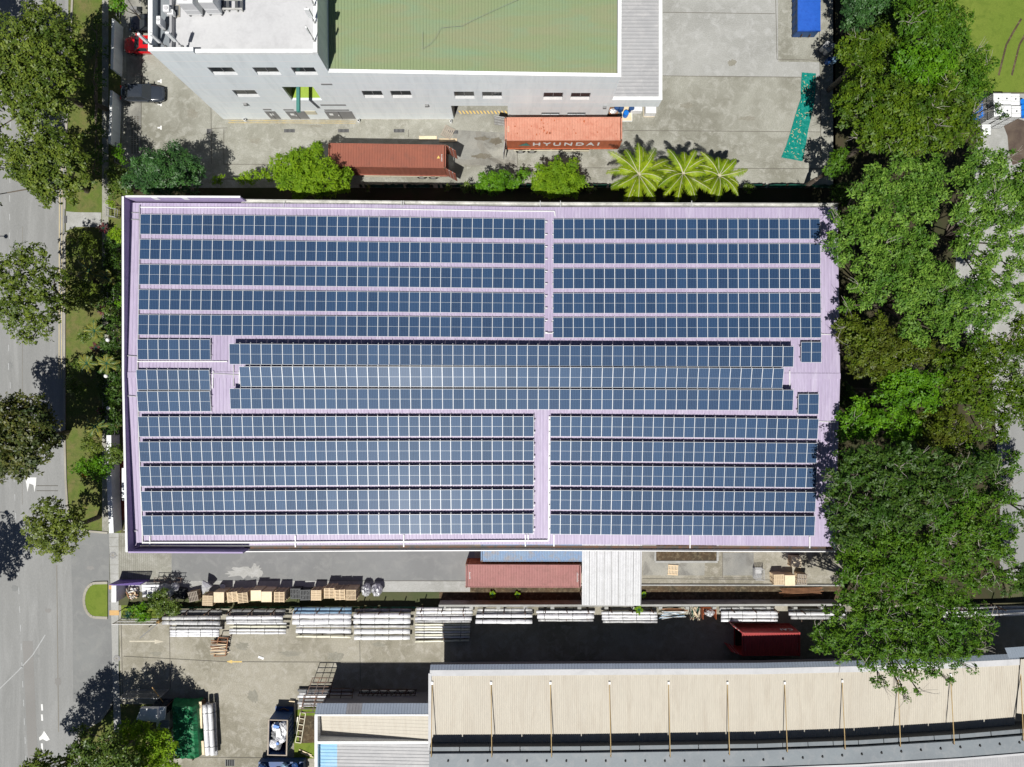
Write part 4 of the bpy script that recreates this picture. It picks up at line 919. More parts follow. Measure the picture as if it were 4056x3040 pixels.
# blue covered bin at the top right
t = local_thing('tarp_covered_bin', 'blue tarpaulin covered open truck bin at the top of the pale yard', 'truck bin', 3207, 0, 2.0, 0, 0)
mb = MB(); mb.box(-1.18, -3.2, .3, 1.18, 3.2, 1.85, 'skip_blue')
for k in range(9): mb.box(-1.24, -3.1 + k * .76, .3, 1.24, -3.0 + k * .76, 1.84, 'skip_blue')
lpart(mb, 'bin_body', t)
mb = MB(); n = 14; vs = []; rn = random.Random(2)
for j in range(n + 1):
    for i in range(7): vs.append((-1.22 + 2.44 * i / 6, -3.25 + 6.5 * j / n, 1.87 + (.1 * math.sin(math.pi * i / 6)) + rn.uniform(0, .04)))
mb.add(vs, [(j * 7 + i, j * 7 + i + 1, (j + 1) * 7 + i + 1, (j + 1) * 7 + i) for j in range(n) for i in range(6)], 'blue_tarp')
mb.box(-1.25, -3.27, 1.6, 1.25, -3.24, 1.9, 'blue_tarp'); mb.box(-1.25, -3.24, 1.6, -1.23, 3.2, 1.88, 'skip_blue'); lpart(mb, 'tarpaulin', t, True)
for s in (-1, 1):
    mb = MB(); mb.tube((s * .8, -2.9, .2), (s * .8, -2.5, .2), .18, 'black_rubber', n=12); lpart(mb, 'roller', t)
    mb = MB(); mb.bar((s * .45, -3.25, .9), (s * .45, -3.42, .9), .06, .5, 'steel_dark'); lpart(mb, 'hook', t)
# flattened teal tarpaulin
mb = MB(); Lp = [(3176, 288), (3172, 345), (3172, 390), (3152, 450), (3132, 520), (3113, 580), (3094, 625)]; Rp = [(3231, 292), (3230, 345), (3226, 395), (3215, 455), (3200, 520), (3190, 580), (3178, 640)]
rn = random.Random(12); vs = []; nx = 10; P = []
for j in range((len(Lp) - 1) * 8 + 1):
    k = min(j // 8, len(Lp) - 2); f = j / 8 - k; l = Vector(Lp[k]).lerp(Vector(Lp[k + 1]), f); r = Vector(Rp[k]).lerp(Vector(Rp[k + 1]), f)
    for i in range(nx + 1):
        q = l.lerp(r, i / nx); x, y, _ = W(q.x, q.y, .05); vs.append((x, y, .05 + rn.uniform(0, .05) + .03 * math.sin(i * 2.1)))
rows = (len(Lp) - 1) * 8
mb.add(vs, [(j * (nx + 1) + i, (j + 1) * (nx + 1) + i, (j + 1) * (nx + 1) + i + 1, j * (nx + 1) + i + 1) for j in range(rows) for i in range(nx)], 'tarp_teal')
for j in range(90):
    x, y = rn.uniform(3110, 3205), rn.uniform(300, 630); lx_ = np.interp(y, [p[1] for p in Lp], [p[0] for p in Lp]) + 5; rx_ = np.interp(y, [p[1] for p in Rp], [p[0] for p in Rp]) - 5
    x = rn.uniform(lx_, rx_); a = W(x, y, .13); mb.cbox((a[0], a[1], .125), (.05, .2, .015), 'cream_paint', rn.uniform(0, 3))
single(mb, 'flat_tarpaulin', 'long crumpled teal tarpaulin strewn with dry leaves, spread flat on the pale yard', 'tarpaulin', smooth=False)

# ------------------------------------------------------------------ cars
def car(px, py, rz, paint, label, L=4.6, wd=1.8, hatch=False, sunroof=False):
    t = local_thing('parked_car', label, 'car', px, py, .9, 0, rz, 'cars parked near the white wall'); a = L / 2; b = wd / 2
    st = [(-a, .62, .45, .72), (-a + .12, .86, .32, .86), (-a + .5, .95, .25, .93), (-a + 1.1, .99, .22, .95), (-.3, 1.0, .22, .96), (.6, 1.0, .22, .95), (a - 1.3, .99, .22, .90), (a - .6, .95, .25, .80), (a - .2, .86, .30, .68), (a - .03, .68, .38, .58), (a, .55, .42, .52)]
    mb = MB(); vs = []; n = 12
    for (x, k, z0, z1) in st:
        w_ = b * k; ring = [(-w_ * .9, z0), (-w_, z0 + .12), (-w_, z1 - .2), (-w_ * .95, z1 - .07), (-w_ * .78, z1), (-w_ * .3, z1 + .02)]
        ring = ring + [(-y, z) for y, z in ring[::-1]]
        vs += [(x, y, z) for y, z in ring]
    fs = [(j * n + i, j * n + (i + 1) % n, (j + 1) * n + (i + 1) % n, (j + 1) * n + i) for j in range(len(st) - 1) for i in range(n)]
    fs += [tuple(range(n)), tuple(range((len(st) - 1) * n + n - 1, (len(st) - 1) * n - 1, -1))]
    mb.add(vs, [f[::-1] for f in fs], paint); lpart(mb, 'body', t, True)
    r0, r1 = (-a + .35, -a + .75) if hatch else (-a + .55, -a + 1.15)
    f1, f0 = a - 2.05, a - 1.3
    zr = 1.42; bw, rw = b * .93, b * .72
    mb = MB()   # roof with pillars
    mb.add([(r1, -rw, zr), (f1, -rw, zr - .02), (f1, rw, zr - .02), (r1, rw, zr), (r1 + .3, -rw * .5, zr + .05), (f1 - .2, -rw * .5, zr + .04), (f1 - .2, rw * .5, zr + .04), (r1 + .3, rw * .5, zr + .05)],
           [(4, 5, 6, 7), (0, 1, 5, 4), (1, 2, 6, 5), (2, 3, 7, 6), (3, 0, 4, 7)], paint)
    for s in (-1, 1):
        for (xa, xb) in ((f0, f1), (r0, r1)): mb.bar((xa, s * bw, .92), (xb, s * rw, zr - .02), .08, .06, paint)
        mb.bar(((r1 + f1) / 2, s * bw, .93), ((r1 + f1) / 2, s * rw, zr - .02), .08, .05, paint); mb.bar((r1, s * rw, zr), (f1, s * rw, zr - .02), .07, .06, paint)
    lpart(mb, 'roof', t, False)
    for nm, q in (('windshield', [(f0, -bw, .93), (f0, bw, .93), (f1, rw, zr - .03), (f1, -rw, zr - .03)]), ('rear_window', [(r0, bw, .94), (r0, -bw, .94), (r1, -rw, zr - .02), (r1, rw, zr - .02)])):
        mb = MB(); mb.add(q, [(0, 1, 2, 3)], 'glass_dark'); lpart(mb, nm, t)
    for s in (-1, 1):
        mb = MB(); q = [(r0, s * bw, .93), (f0, s * bw, .92), (f1, s * rw, zr - .04), (r1, s * rw, zr - .03)]; mb.add(q, [(0, 1, 2, 3) if s < 0 else (3, 2, 1, 0)], 'glass_dark'); lpart(mb, 'side_window', t)
        mb = MB(); mb.cbox((f0 - .25, s * (b + .09), .98), (.12, .2, .13), paint); lpart(mb, 'mirror', t)
        mb = MB(); mb.cbox((a - .14, s * b * .66, .62), (.14, .26, .08), 'chrome', rz=-s * .35, ry=.25); lpart(mb, 'headlight', t)
        mb = MB(); mb.cbox((-a + .06, s * b * .62, .78), (.12, .34, .12), 'car_red', rz=s * .3); lpart(mb, 'tail_light', t)
        for x in (-a + .85, a - .9):
            mb = MB(); mb.tube((x, s * (b - .2), .32), (x, s * (b + .005), .32), .32, 'black_rubber', n=18); w_ = lpart(mb, 'wheel', t)
            mb = MB(); mb.tube((x, s * (b + .006), .32), (x, s * (b + .02), .32), .2, 'chrome', n=12); o = mb.build('rim', None); o.parent = w_
    if sunroof: mb = MB(); mb.box(r1 + .55, -rw * .48, zr + .055, r1 + 1.15, rw * .48, zr + .065, 'glass_dark'); lpart(mb, 'sunroof', t)
    mb = MB(); mb.box(a - .02, -.3, .35, a + .015, .3, .5, 'dark_grey'); lpart(mb, 'grille', t)
    return t
car(560, 367, -1, 'car_grey', 'dark blue grey sedan parked with its bonnet towards the open yard', 4.7, 1.82)
car(565, 175, 179, 'car_red', 'bright red hatchback with a sunroof half hidden under the office roof corner', 4.4, 1.8, True, True)
car(590, 90, 180, 'car_black', 'glossy black car at the top edge, half hidden by the office roof', 4.6, 1.85, True)
# white van under the purple eave
t = local_thing('white_van', 'white van peeking out from under the left edge of the purple roof', 'van', 512, 1940, 2.0, 0, -90)
mb = MB(); mb.add([(-2.4, -.85, .4), (1.3, -.85, .4), (1.3, .85, .4), (-2.4, .85, .4), (-2.3, -.8, 2.0), (.9, -.8, 2.0), (.9, .8, 2.0), (-2.3, .8, 2.0)], [(3, 2, 1, 0), (4, 5, 6, 7), (0, 1, 5, 4), (2, 3, 7, 6), (3, 0, 4, 7), (1, 2, 6, 5)], 'car_white')
mb.add([(1.3, -.85, .4), (2.35, -.82, .4), (2.35, .82, .4), (1.3, .85, .4), (1.3, -.84, 1.2), (2.3, -.78, .95), (2.3, .78, .95), (1.3, .84, 1.2)], [(4, 5, 6, 7), (0, 1, 5, 4), (2, 3, 7, 6), (1, 2, 6, 5)], 'car_white'); lpart(mb, 'body', t)
mb = MB(); mb.add([(1.62, -.78, 1.14), (1.62, .78, 1.14), (.93, .74, 1.97), (.93, -.74, 1.97)], [(0, 1, 2, 3)], 'glass_dark'); lpart(mb, 'windshield', t)
for s in (-1, 1):
    mb = MB(); mb.cbox((1.2, s * 1.0, 1.3), (.12, .28, .2), 'coping_white'); lpart(mb, 'mirror', t)
    for x in (-1.5, 1.6): mb = MB(); mb.tube((x, s * .62, .32), (x, s * .86, .32), .32, 'black_rubber', n=16); lpart(mb, 'wheel', t)

# ------------------------------------------------------------------ walls and fences
def wall(name, label, pts, h, th, mat, cap, zt=None, cat='wall', grp=None):
    P = [W(a, b, h) for a, b in pts]; t = thing(name, label, cat, (P[0][0], P[0][1], 0), grp); mb = MB()
    for a, b in zip(P[:-1], P[1:]): wallseg(mb, a, b, 0, h, th, mat)
    part(mb, 'masonry', t); mb = MB()
    for a, b in zip(P[:-1], P[1:]): wallseg(mb, a, b, h, h + .05, th + .08, cap)
    part(mb, 'coping', t); return t
wall('boundary_wall', 'grey boundary wall with white coping between the street trees and the red car', [(449, 76), (444, 275)], 1.8, .2, 'wall_white', 'coping_white', grp='boundary walls of the white factory')
wall('boundary_wall', 'grey boundary wall with white coping behind the dark sedan', [(442, 360), (435, 570)], 1.8, .2, 'wall_white', 'coping_white', grp='boundary walls of the white factory')
wall('entrance_wall', 'thick white topped wall beside the white van and brown ground', [(432, 1725), (433, 1900), (442, 2112)], 1.7, .42, 'coping_white', 'coping_white')
wall('gate_pier_wall', 'short thick white wall end beside the purple sliding gate', [(452, 2320), (452, 2386)], 1.9, .42, 'coping_white', 'coping_white')
sheet('brown_yard', [(448, 1820), (500, 1820), (500, 2060), (448, 2060)], .03, 'brown_ground')
def rail_fence(name, label, pts, h, mat, n, post=.06, rails=2, infill=None, cat='fence', spacing=1.0, group=None):
    P = [Vector(W(a, b, 0)) for a, b in pts]; t = thing(name, label, cat, tuple(P[0]), group)
    for k in range(rails):
        mb = MB(); z = h * (k + 1) / rails
        for a, b in zip(P[:-1], P[1:]): mb.bar((a.x, a.y, z - .03), (b.x, b.y, z - .03), .05, .05, mat)
        part(mb, 'rail', t)
    for a, b in zip(P[:-1], P[1:]):
        m = max(1, int((b - a).length / n))
        for i in range(m + (b is P[-1])):
            p = a.lerp(b, i / m); mb = MB(); mb.bar((p.x, p.y, 0), (p.x, p.y, h + .05), post, post, mat); part(mb, 'post', t)
        if infill:
            mb = MB(); m2 = int((b - a).length / infill)
            for i in range(m2): p = a.lerp(b, (i + .5) / m2); mb.bar((p.x, p.y, .08), (p.x, p.y, h - .05), .018, .018, mat)
            part(mb, 'bars', t)
    return t
rail_fence('metal_fence', 'pale metal railing along the dark garden beside the purple building', [(478, 990), (478, 1440)], 1.4, 'galv', 2.4, infill=.15)
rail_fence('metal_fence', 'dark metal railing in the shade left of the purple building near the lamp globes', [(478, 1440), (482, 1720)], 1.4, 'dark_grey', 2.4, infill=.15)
rail_fence('low_fence', 'low grey fence running from the sedan to the hedge corner', [(482, 580), (478, 655)], 1.2, 'mid_grey', 1.2)
rail_fence('low_fence', 'dark low fence between the two grey boundary walls', [(486, 0), (484, 90)], 1.2, 'mid_grey', 1.2)
rail_fence('footbridge_rails', 'small white slatted gate and walkway by the garden corner', [(441, 830), (476, 834), (474, 868), (441, 862), (441, 830)], 1.0, 'galv', 1.2, infill=.22, cat='gate')
def mesh_fence(label, x0, x1, y, h, ht=.9, group=None):
    a, b = Vector(W(x0, y, 0)), Vector(W(x1, y, 0)); t = thing('mesh_fence', label, 'fence', tuple(a), group)
    mb = MB(); n = int((b.x - a.x) / .25); rn = random.Random(x0)
    vs = []
    for i in range(n + 1): x = a.x + (b.x - a.x) * i / n; vs += [(x, a.y + rn.uniform(-.03, .03), .05), (x, a.y + .12 + rn.uniform(-.08, .08), ht + rn.uniform(-.12, .05))]
    for i in range(n):
        if rn.random() < .9: mb.add([vs[2 * i], vs[2 * i + 2], vs[2 * i + 3], vs[2 * i + 1]], [(0, 1, 2, 3)], 'fence_green')
    part(mb, 'netting', t)
    m = int((b.x - a.x) / 2.5)
    for i in range(m + 1): x = a.x + (b.x - a.x) * i / m; mb = MB(); mb.bar((x, a.y, 0), (x, a.y, h), .06, .06, 'steel_dark'); part(mb, 'post', t)
mesh_fence('low green mesh fence along the hedge north of the purple building', 1430, 3290, 745, 1.2)
mesh_fence('green netting fence on dark posts behind the pallet stacks', 505, 1740, 2403, 1.7)
# white topped boundary wall with stub posts
t = thing('yard_wall', 'long low wall with a pale coping and stub posts behind the pipe racks', 'wall', W(1745, 2380, 0))
mb = MB(); P = [W(1738, 2400, 1.7), (W(2300, 2399, 1.7)), W(2800, 2398, 1.7), W(3330, 2396, 1.7)]
for a, b in zip(P[:-1], P[1:]): wallseg(mb, a, b, 0, 1.7, .15, 'concrete_stained')
part(mb, 'masonry', t); mb = MB()
for a, b in zip(P[:-1], P[1:]): wallseg(mb, a, b, 1.7, 1.76, .22, 'concrete_pale')
part(mb, 'coping', t)
for i in range(15):
    a = W(1760 + i * 107, 2400, 1.7); mb = MB(); mb.box(a[0] - .2, a[1] - .38, 0, a[0] + .2, a[1] - .115, 1.72, 'concrete_pale'); part(mb, 'pier', t)
mb = MB(); a, b = W(1858, 2317, .1), W(3330, 2319, .1); mb.bar(a, b, .14, .2, 'concrete_pale'); struct(mb, 'apron_kerb')
# open pit by the stained apron
mb = MB(); a = W(2598, 2200, 0); b = W(2838, 2222, 0); mb.box(a[0], b[1], .03, b[0], a[1] + 1.5, .04, 'dirt_strip'); struct(mb, 'drain_pit_floor')
mb = MB(); mb.bar((a[0] - .1, b[1] - .1, .06), (b[0] + .1, b[1] - .1, .06), .22, .1, 'concrete_pale'); mb.bar((a[0] - .1, b[1], .06), (a[0] - .1, a[1] + 1.5, .06), .22, .1, 'concrete_pale'); mb.bar((b[0] + .1, b[1], .06), (b[0] + .1, a[1] + 1.5, .06), .22, .1, 'concrete_pale'); struct(mb, 'drain_kerb')
mb = MB(); a = W(3080, 2345, 0)
rn = random.Random(3)
for k in range(7):
    p = W(3085 + rn.uniform(0, 20), 2334 + k * 5, .3); q = W(3255 + rn.uniform(-10, 10), 2328 + k * 4.6, .3); 
    mb = MB(); mb.bar(p, q, .06, .06, 'wood_red'); single(mb, 'steel_bar', 'rusty steel bar, %s of the loose bars right of the wooden crates' % ORD[k], 'steel bar', 'rusty bars on the dirt strip')

# gates
def lattice_gate(label, x0, x1, y, h, mat, name='sliding_gate', cell=.2, lean=0, leaf2=None):
    a, b = Vector(W(x0, y, 0)), Vector(W(x1, y, 0)); t = thing(name, label, 'gate', tuple(a))
    mb = MB()
    for z in (.1, h * .5, h): mb.bar((a.x, a.y, z), (b.x, b.y, z), .06, .06, mat)
    for p in (a, b): mb.bar((p.x, p.y, 0), (p.x, p.y, h), .07, .07, mat)
    part(mb, 'frame', t); mb = MB(); n = int((b.x - a.x) / cell)
    for i in range(1, n): x = a.x + (b.x - a.x) * i / n; mb.bar((x, a.y, .1), (x, a.y, h), .03, .03, mat)
    part(mb, 'bars', t); return t, a, b
t, a, b = lattice_gate('purple gate with a lattice upper half beside the short white wall end', 474, 592, 2297, 2.0, 'purple_deep', cell=.16)
mb = MB(); mb.add([(a.x, a.y + .02, .1), (b.x, a.y + .02, .1), (b.x, a.y + .02, .9), (a.x, a.y + .02, 2.0)], [(0, 1, 2, 3)], 'purple_deep'); 
for k in range(8): mb.bar((a.x, a.y, .9 + k * .14), (b.x, a.y, .9 + k * .14), .03, .03, 'purple_deep')
part(mb, 'infill_panel', t)
t, a, b = lattice_gate('grey sliding gate lying open below the spiky plants', 480, 650, 2452, 1.8, 'galv', cell=.14)
mb = MB(); mb.bar((b.x, b.y, 1.0), (b.x - 1.9, b.y - 1.6, 1.5), .09, .09, 'mid_grey'); part(mb, 'barrier_arm', t)
mb = MB(); mb.cbox((b.x, b.y + .1, .7), (.3, .3, 1.4), 'orange_tactile'); part(mb, 'gate_motor', t)
t, a, b = lattice_gate('metal gate with close bars beside the guard house in tree shade', 512, 668, 2732, 2.2, 'galv', cell=.14)
mb = MB(); mb.bar((a.x, a.y, 2.2), (a.x - .5, a.y - 1.6, 2.2), .06, .06, 'galv'); mb.bar((a.x, a.y, 1.2), (a.x - .5, a.y - 1.6, 1.2), .06, .06, 'galv'); part(mb, 'side_return', t)
mb = MB(); c = W(658, 2800, 0); d = W(661, 2655, 5); mb.tube((c[0], c[1], 0), (c[0] + .1, c[1] + 3.5, 3.2), .05, 'orange_tactile', n=8); single(mb, 'barrier_pole', 'thin raised orange barrier pole beside the green netted rack', 'barrier pole')
# guard house
t = thing('guard_house', 'small white guard house with a flat overhanging roof in tree shade', 'guard house', W(630, 2800, 0))
a = W(538, 2852, 2.8); b = W(656, 2802, 2.8)
mb = MB(); mb.prism([W(538, 2852, 2.8)[:2], W(622, 2862, 2.8)[:2], W(652, 2850, 2.8)[:2], W(656, 2802, 2.8)[:2], W(560, 2803, 2.8)[:2]], 2.65, 2.8, 'wall_white'); part(mb, 'roof', t)
mb = MB(); a = W(556, 2850, 3.2); b = W(624, 2806, 3.2); mb.box(a[0], a[1], 2.8, b[0], b[1], 3.3, 'coping_white'); part(mb, 'roof_box', t)
mb = MB(); a = W(580, 2848, 2.65); b = W(640, 2812, 2.65); mb.box(a[0], a[1], 0, b[0], b[1], 2.65, 'glass_dark'); part(mb, 'wall', t)  # walls take the dark glass colour to stand in for shadow beside the roof
mb = MB(); a = W(632, 2905, 2.5); b = W(671, 2852, 2.5); mb.corr((a[0], a[1], 2.5), (a[0], b[1], 2.5), (b[0], b[1], 2.5), (b[0], a[1], 2.5), .2, .04, 'roof_bluegrey'); part(mb, 'lean_to_roof', t)
mb = MB(); a = W(620, 2880, 2.4); mb.box(a[0], a[1] - .3, 0, a[0] + .3, a[1] + .8, 2.4, 'coping_white'); part(mb, 'pillar', t)
# green netted rack
t = thing('netted_rack', 'large rack wrapped in dark green netting beside the guard house', 'storage rack', W(720, 2890, 0))
rn = random.Random(8); mb = MB(); vs = []; nx, ny = 12, 26
for j in range(ny + 1):
    for i in range(nx + 1):
        x, y, _ = W(663 + 118 * i / nx + j * .45, 2792 + 222 * j / ny, 2.1); vs.append((x, y, 2.1 + rn.uniform(-.1, .12) - (1.5 if i in (0, nx) or j in (0, ny) else 0) - (.4 if i in (1, nx - 1) else 0)))
mb.add(vs, [(j * (nx + 1) + i, (j + 1) * (nx + 1) + i, (j + 1) * (nx + 1) + i + 1, j * (nx + 1) + i + 1) for j in range(ny) for i in range(nx)], 'net_green'); part(mb, 'netting', t)
mb = MB(); a = W(672, 3005, 0); b = W(775, 2800, 0)
for x in (a[0], b[0]):
    for y in (a[1], (a[1] + b[1]) / 2, b[1]): mb.bar((x + .5, y + .8, 0), (x + .5, y + .8, 1.9), .1, .1, 'steel_dark')
part(mb, 'posts', t)
for k, (y0, y1) in enumerate(((2780, 2885), (2935, 2990))):
    mb = MB(); p = W(794 + k * 8, y0, 1.2); q = W(797 + k * 9, y1, 1.2); mb.bar(p, q, .28, .12, 'wood_pale'); mb.bar((p[0] + .02, p[1], .6), (q[0], q[1], .6), .22, .7, 'steel_dark'); single(mb, 'timber_plank', ['longer', 'shorter'][k] + ' pale plank lying beside the green netting', 'plank', 'planks beside the netted rack')
# two big white rolls and lower ones
def roll(px0, py0, px1, py1, r, z, mat, label, group, n=14, name='wrapped_pipe_bundle', straps=3, sag=True, cat='pipe bundle'):
    p = Vector(W(px0, py0, z + r)); q = Vector(W(px1, py1, z + r)); o = p.lerp(q, .5); 
    t = thing(name, label, cat, (o.x, o.y, z), group); rn = random.Random(int(px0 * 7 + py0)); d = (q - p); L = d.length; d.normalize(); sd = Vector((-d.y, d.x, 0)); up = Vector((0, 0, 1))
    mb = MB(); m = 12; vs = []
    for j in range(m + 1):
        c = p + d * L * j / m; rr = r * (1 + rn.uniform(-.04, .04)); wob = rn.uniform(-.015, .015)
        for i in range(n): a = 2 * math.pi * i / n; k = rr * (1 + (.05 * math.cos(3 * a) if sag else 0)); vs.append(c + sd * (math.cos(a) * k + wob) + up * math.sin(a) * k)
    fs = [(j * n + i, j * n + (i + 1) % n, (j + 1) * n + (i + 1) % n, (j + 1) * n + i) for j in range(m) for i in range(n)] + [tuple(range(n - 1, -1, -1)), tuple(m * n + i for i in range(n))]
    mb.add(vs, fs, mat); part(mb, 'wrapping', t, True)
    for k in range(straps):
        c = p + d * L * (k + .5) / straps; mb = MB(); mb.tube(c - d * .025, c + d * .025, r * 1.07, 'mid_grey' if k % 2 else 'plastic_black', n=n); part(mb, 'strap', t)
    return t
G = 'big white rolls standing right of the netted rack'
roll(811, 2792, 823, 2990, .26, .95, 'wrap_white', 'left upper roll of the long white pair near the netted rack', G, sag=False)
roll(832, 2790, 843, 2990, .26, .95, 'wrap_white', 'right upper roll of the long white pair near the netted rack', G, sag=False)
roll(848, 2785, 856, 2990, .2, .35, 'wrap_silver', 'lower grey roll under the right edge of the white pair', G, sag=False)
roll(824, 2782, 835, 2984, .2, .35, 'wrap_silver', 'lower grey roll hidden beneath the white pair', G, sag=False)

# ------------------------------------------------------------------ pipe racks
def bay(k, x0, x1, rows, where):
    """rows from north to south: (y px, radius, base height, material, inset left, inset right, skew)"""
    t = thing('pipe_rack', 'steel storage rack ' + where, 'storage rack', W((x0 + x1) / 2, 2440, 0), 'racks of wrapped pipes along the yard wall')
    ys = [r[0] for r in rows]; a = W(x0 + 20, max(ys) + 4, .0); b = W(x1 - 20, min(ys) - 14, .0)
    n = 3
    for i in range(n):
        x = a[0] + (b[0] - a[0]) * (i + .15) / (n - .7); mb = MB()
        mb.bar((x, a[1] + .3, .12), (x, b[1], .12), .1, .12, 'steel_dark'); mb.bar((x, b[1], 0), (x, b[1], 2.5), .1, .1, 'steel_dark')
        for z in (.75, 1.4): mb.bar((x, b[1] - 1.2, z), (x, b[1], z), .07, .07, 'steel_dark')
        part(mb, 'rack_frame', t)
    for i, (y, r, z, m_, il, ir, sk) in enumerate(rows):
        roll(x0 + il, y + sk, x1 - ir, y - sk * 0, r, z, m_, '%s pipe bundle, %s from the north %s' % ({'wrap_white': 'white wrapped', 'wrap_silver': 'silver wrapped', 'wrap_cream': 'cream coloured', 'wrap_dark': 'dark shaded', 'wrap_blue': 'bluish wrapped'}[m_], ORD[i], where), 'wrapped pipe bundles on the yard racks', straps=4 if r > .1 else 3)
wh_ = ['in the first rack bay from the road', 'in the second rack bay from the road', 'in the third rack bay from the road', 'in the fourth rack bay from the road', 'in the fifth rack bay from the road',
       'in the sixth rack bay from the road', 'in the rack left of the canopy', 'in the rack at the canopy', 'in the rack by the red container', 'in the rack under the trees', 'in the rack bay at the far right']
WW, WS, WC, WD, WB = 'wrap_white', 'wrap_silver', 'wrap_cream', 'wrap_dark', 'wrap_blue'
bay(0, 645, 880, [(2421, .16, .8, WD, 22, 0, 0), (2433, .17, .85, WD, 12, 0, 0), (2447, .2, 1.35, WS, 0, 8, 2), (2469, .22, 1.25, WS, 0, 8, -2), (2486, .12, .8, WS, 28, 0, 0), (2499, .15, .95, WW, 30, 12, 0), (2509, .13, .95, WW, 30, 12, 0), (2518, .14, .9, WW, 30, 12, 0)], wh_[0])
bay(1, 898, 1135, [(2419, .17, .8, WD, 12, 4, 0), (2433, .16, .9, WD, 6, 6, 0), (2447, .2, 1.3, WW, 0, 15, 0), (2461, .16, 1.2, WS, 0, 14, 0), (2470, .09, 1.2, WW, 0, 0, 0), (2482, .12, .9, WC, 12, 0, 0), (2496, .14, .7, WW, 12, 2, 0), (2508, .13, .6, WW, 12, 2, 0)], wh_[1])
bay(2, 1160, 1397, [(2414, .26, .9, WB, 8, 4, 2), (2428, .15, 1.4, WB, 2, 4, 0), (2441, .25, 1.45, WW, 0, 6, 0), (2463, .28, 1.4, WW, 0, 6, 2), (2480, .14, 1.0, WS, 15, 6, 0), (2500, .26, .8, WW, 14, 6, -1), (2523, .12, .3, WC, 14, 6, -2)], wh_[2])
bay(3, 1402, 1628, [(2420, .22, .9, WD, 6, 0, 0), (2439, .24, 1.5, WW, 0, 2, 0), (2461, .28, 1.4, WW, 0, 2, 0), (2481, .15, 1.2, WS, 0, 4, 0), (2502, .27, .9, WW, 2, 4, 0), (2526, .24, .5, WW, 2, 4, 1)], wh_[3])
bay(4, 1644, 1872, [(2412, .15, 1.1, WS, 6, 0, 0), (2425, .16, 1.2, WW, 6, 0, 1), (2437, .1, 1.2, WS, 3, 0, 0), (2451, .2, 1.3, WW, 0, 4, 0), (2463, .1, 1.2, WS, 0, 8, 0), (2474, .1, .9, WC, 0, 10, 0), (2484, .1, .8, WW, 0, 10, 0), (2494, .1, .75, WC, 0, 10, 0), (2504, .1, .6, WW, 0, 10, 0), (2514, .1, .55, WC, 0, 12, 1), (2524, .1, .4, WW, 0, 12, 1), (2537, .09, .2, WC, 0, 14, 5)], wh_[4])
bay(5, 1884, 2110, [(2416, .16, .8, WS, 8, 2, 0), (2427, .14, 1.0, WS, 4, 0, 0), (2440, .2, 1.25, WW, 2, 2, 0), (2463, .22, 1.2, WW, 0, 2, 0)], wh_[5])
bay(6, 2124, 2356, [(2414, .15, .8, WD, 8, 0, 0), (2424, .14, 1.3, WW, 0, 0, 0), (2442, .26, 1.3, WW, 4, 4, 0), (2457, .15, .9, WS, 8, 6, 0)], wh_[6])
bay(7, 2380, 2603, [(2413, .14, .7, WD, 0, 4, 0), (2428, .15, 1.2, WW, 2, 2, 0), (2441, .15, 1.3, WW, 4, 0, 0), (2452, .13, 1.3, WW, 4, 0, 0), (2463, .14, 1.2, WS, 8, 0, 0)], wh_[7])
bay(8, 2850, 3082, [(2412, .18, .9, WS, 0, 16, 0), (2428, .19, 1.3, WW, 6, 4, 0), (2443, .18, 1.3, WW, 6, 2, 0), (2458, .16, 1.1, WW, 6, 4, 0)], wh_[8])
bay(9, 3122, 3350, [(2418, .16, .9, WS, 0, 0, 0), (2432, .19, 1.3, WW, 2, 0, 0), (2447, .18, 1.2, WS, 10, 0, 0)], wh_[9])
bay(10, 3735, 4110, [(2405, .16, .9, WS, 0, 0, 6), (2420, .17, 1.2, WW, 0, 0, 8), (2433, .14, 1.1, WW, 0, 0, 8)], wh_[10])
# scrap between racks
rn = random.Random(5)
for k in range(9):
    p = W(2606 + rn.uniform(0, 25), 2424 + k * 3.6, .9); q = W(2690 + rn.uniform(-10, 30), 2420 + k * 3.4 + rn.uniform(-6, 6), .9); mb = MB(); mb.tube(p, q, .04, ['wrap_white', 'wrap_blue', 'galv'][k % 3], n=6)
    single(mb, 'loose_pipe', 'thin loose pipe, %s from the north, right of the rack at the white canopy' % ORD[k], 'pipe', 'loose thin pipes between the racks')
for k in range(3):
    p = W(2620 + k * 12, 2413 + k * 3, .6); mb = MB(); mb.bar(p, (p[0] + 2.2, p[1], .6), .12, .12, 'wood_red'); single(mb, 'scrap_beam', 'reddish scrap beam, %s from the north, beside the yard wall' % ORD[k], 'beam', 'scrap beams beside the wall')
t = thing('scrap_cage', 'small cage full of green and tan scrap strips', 'cage', W(2755, 2435, 0)); mb = MB()
a = W(2733, 2450, .9); b = W(2775, 2410, .9)
for x in (a[0], b[0]):
    for y in (a[1], b[1]): mb.bar((x, y, 0), (x, y, 1), .06, .06, 'steel_dark')
    mb.bar((x, a[1], 1), (x, b[1], 1), .05, .05, 'steel_dark')
mb.bar((a[0], a[1], 1), (b[0], a[1], 1), .05, .05, 'steel_dark'); part(mb, 'frame', t); mb = MB()
for k in range(16): mb.bar((rn.uniform(a[0], b[0]), a[1] - .3, rn.uniform(.3, .9)), (rn.uniform(a[0], b[0]), b[1], rn.uniform(.4, 1.2)), .06, .04, ['wood_pale', 'fence_green', 'wood_grey'][k % 3])
part(mb, 'scrap', t)
t = thing('scrap_bin', 'rust coloured open bin filled with silver scrap', 'bin', W(2812, 2430, 0)); mb = MB(); a = W(2784, 2455, 1.1); b = W(2838, 2408, 1.1)
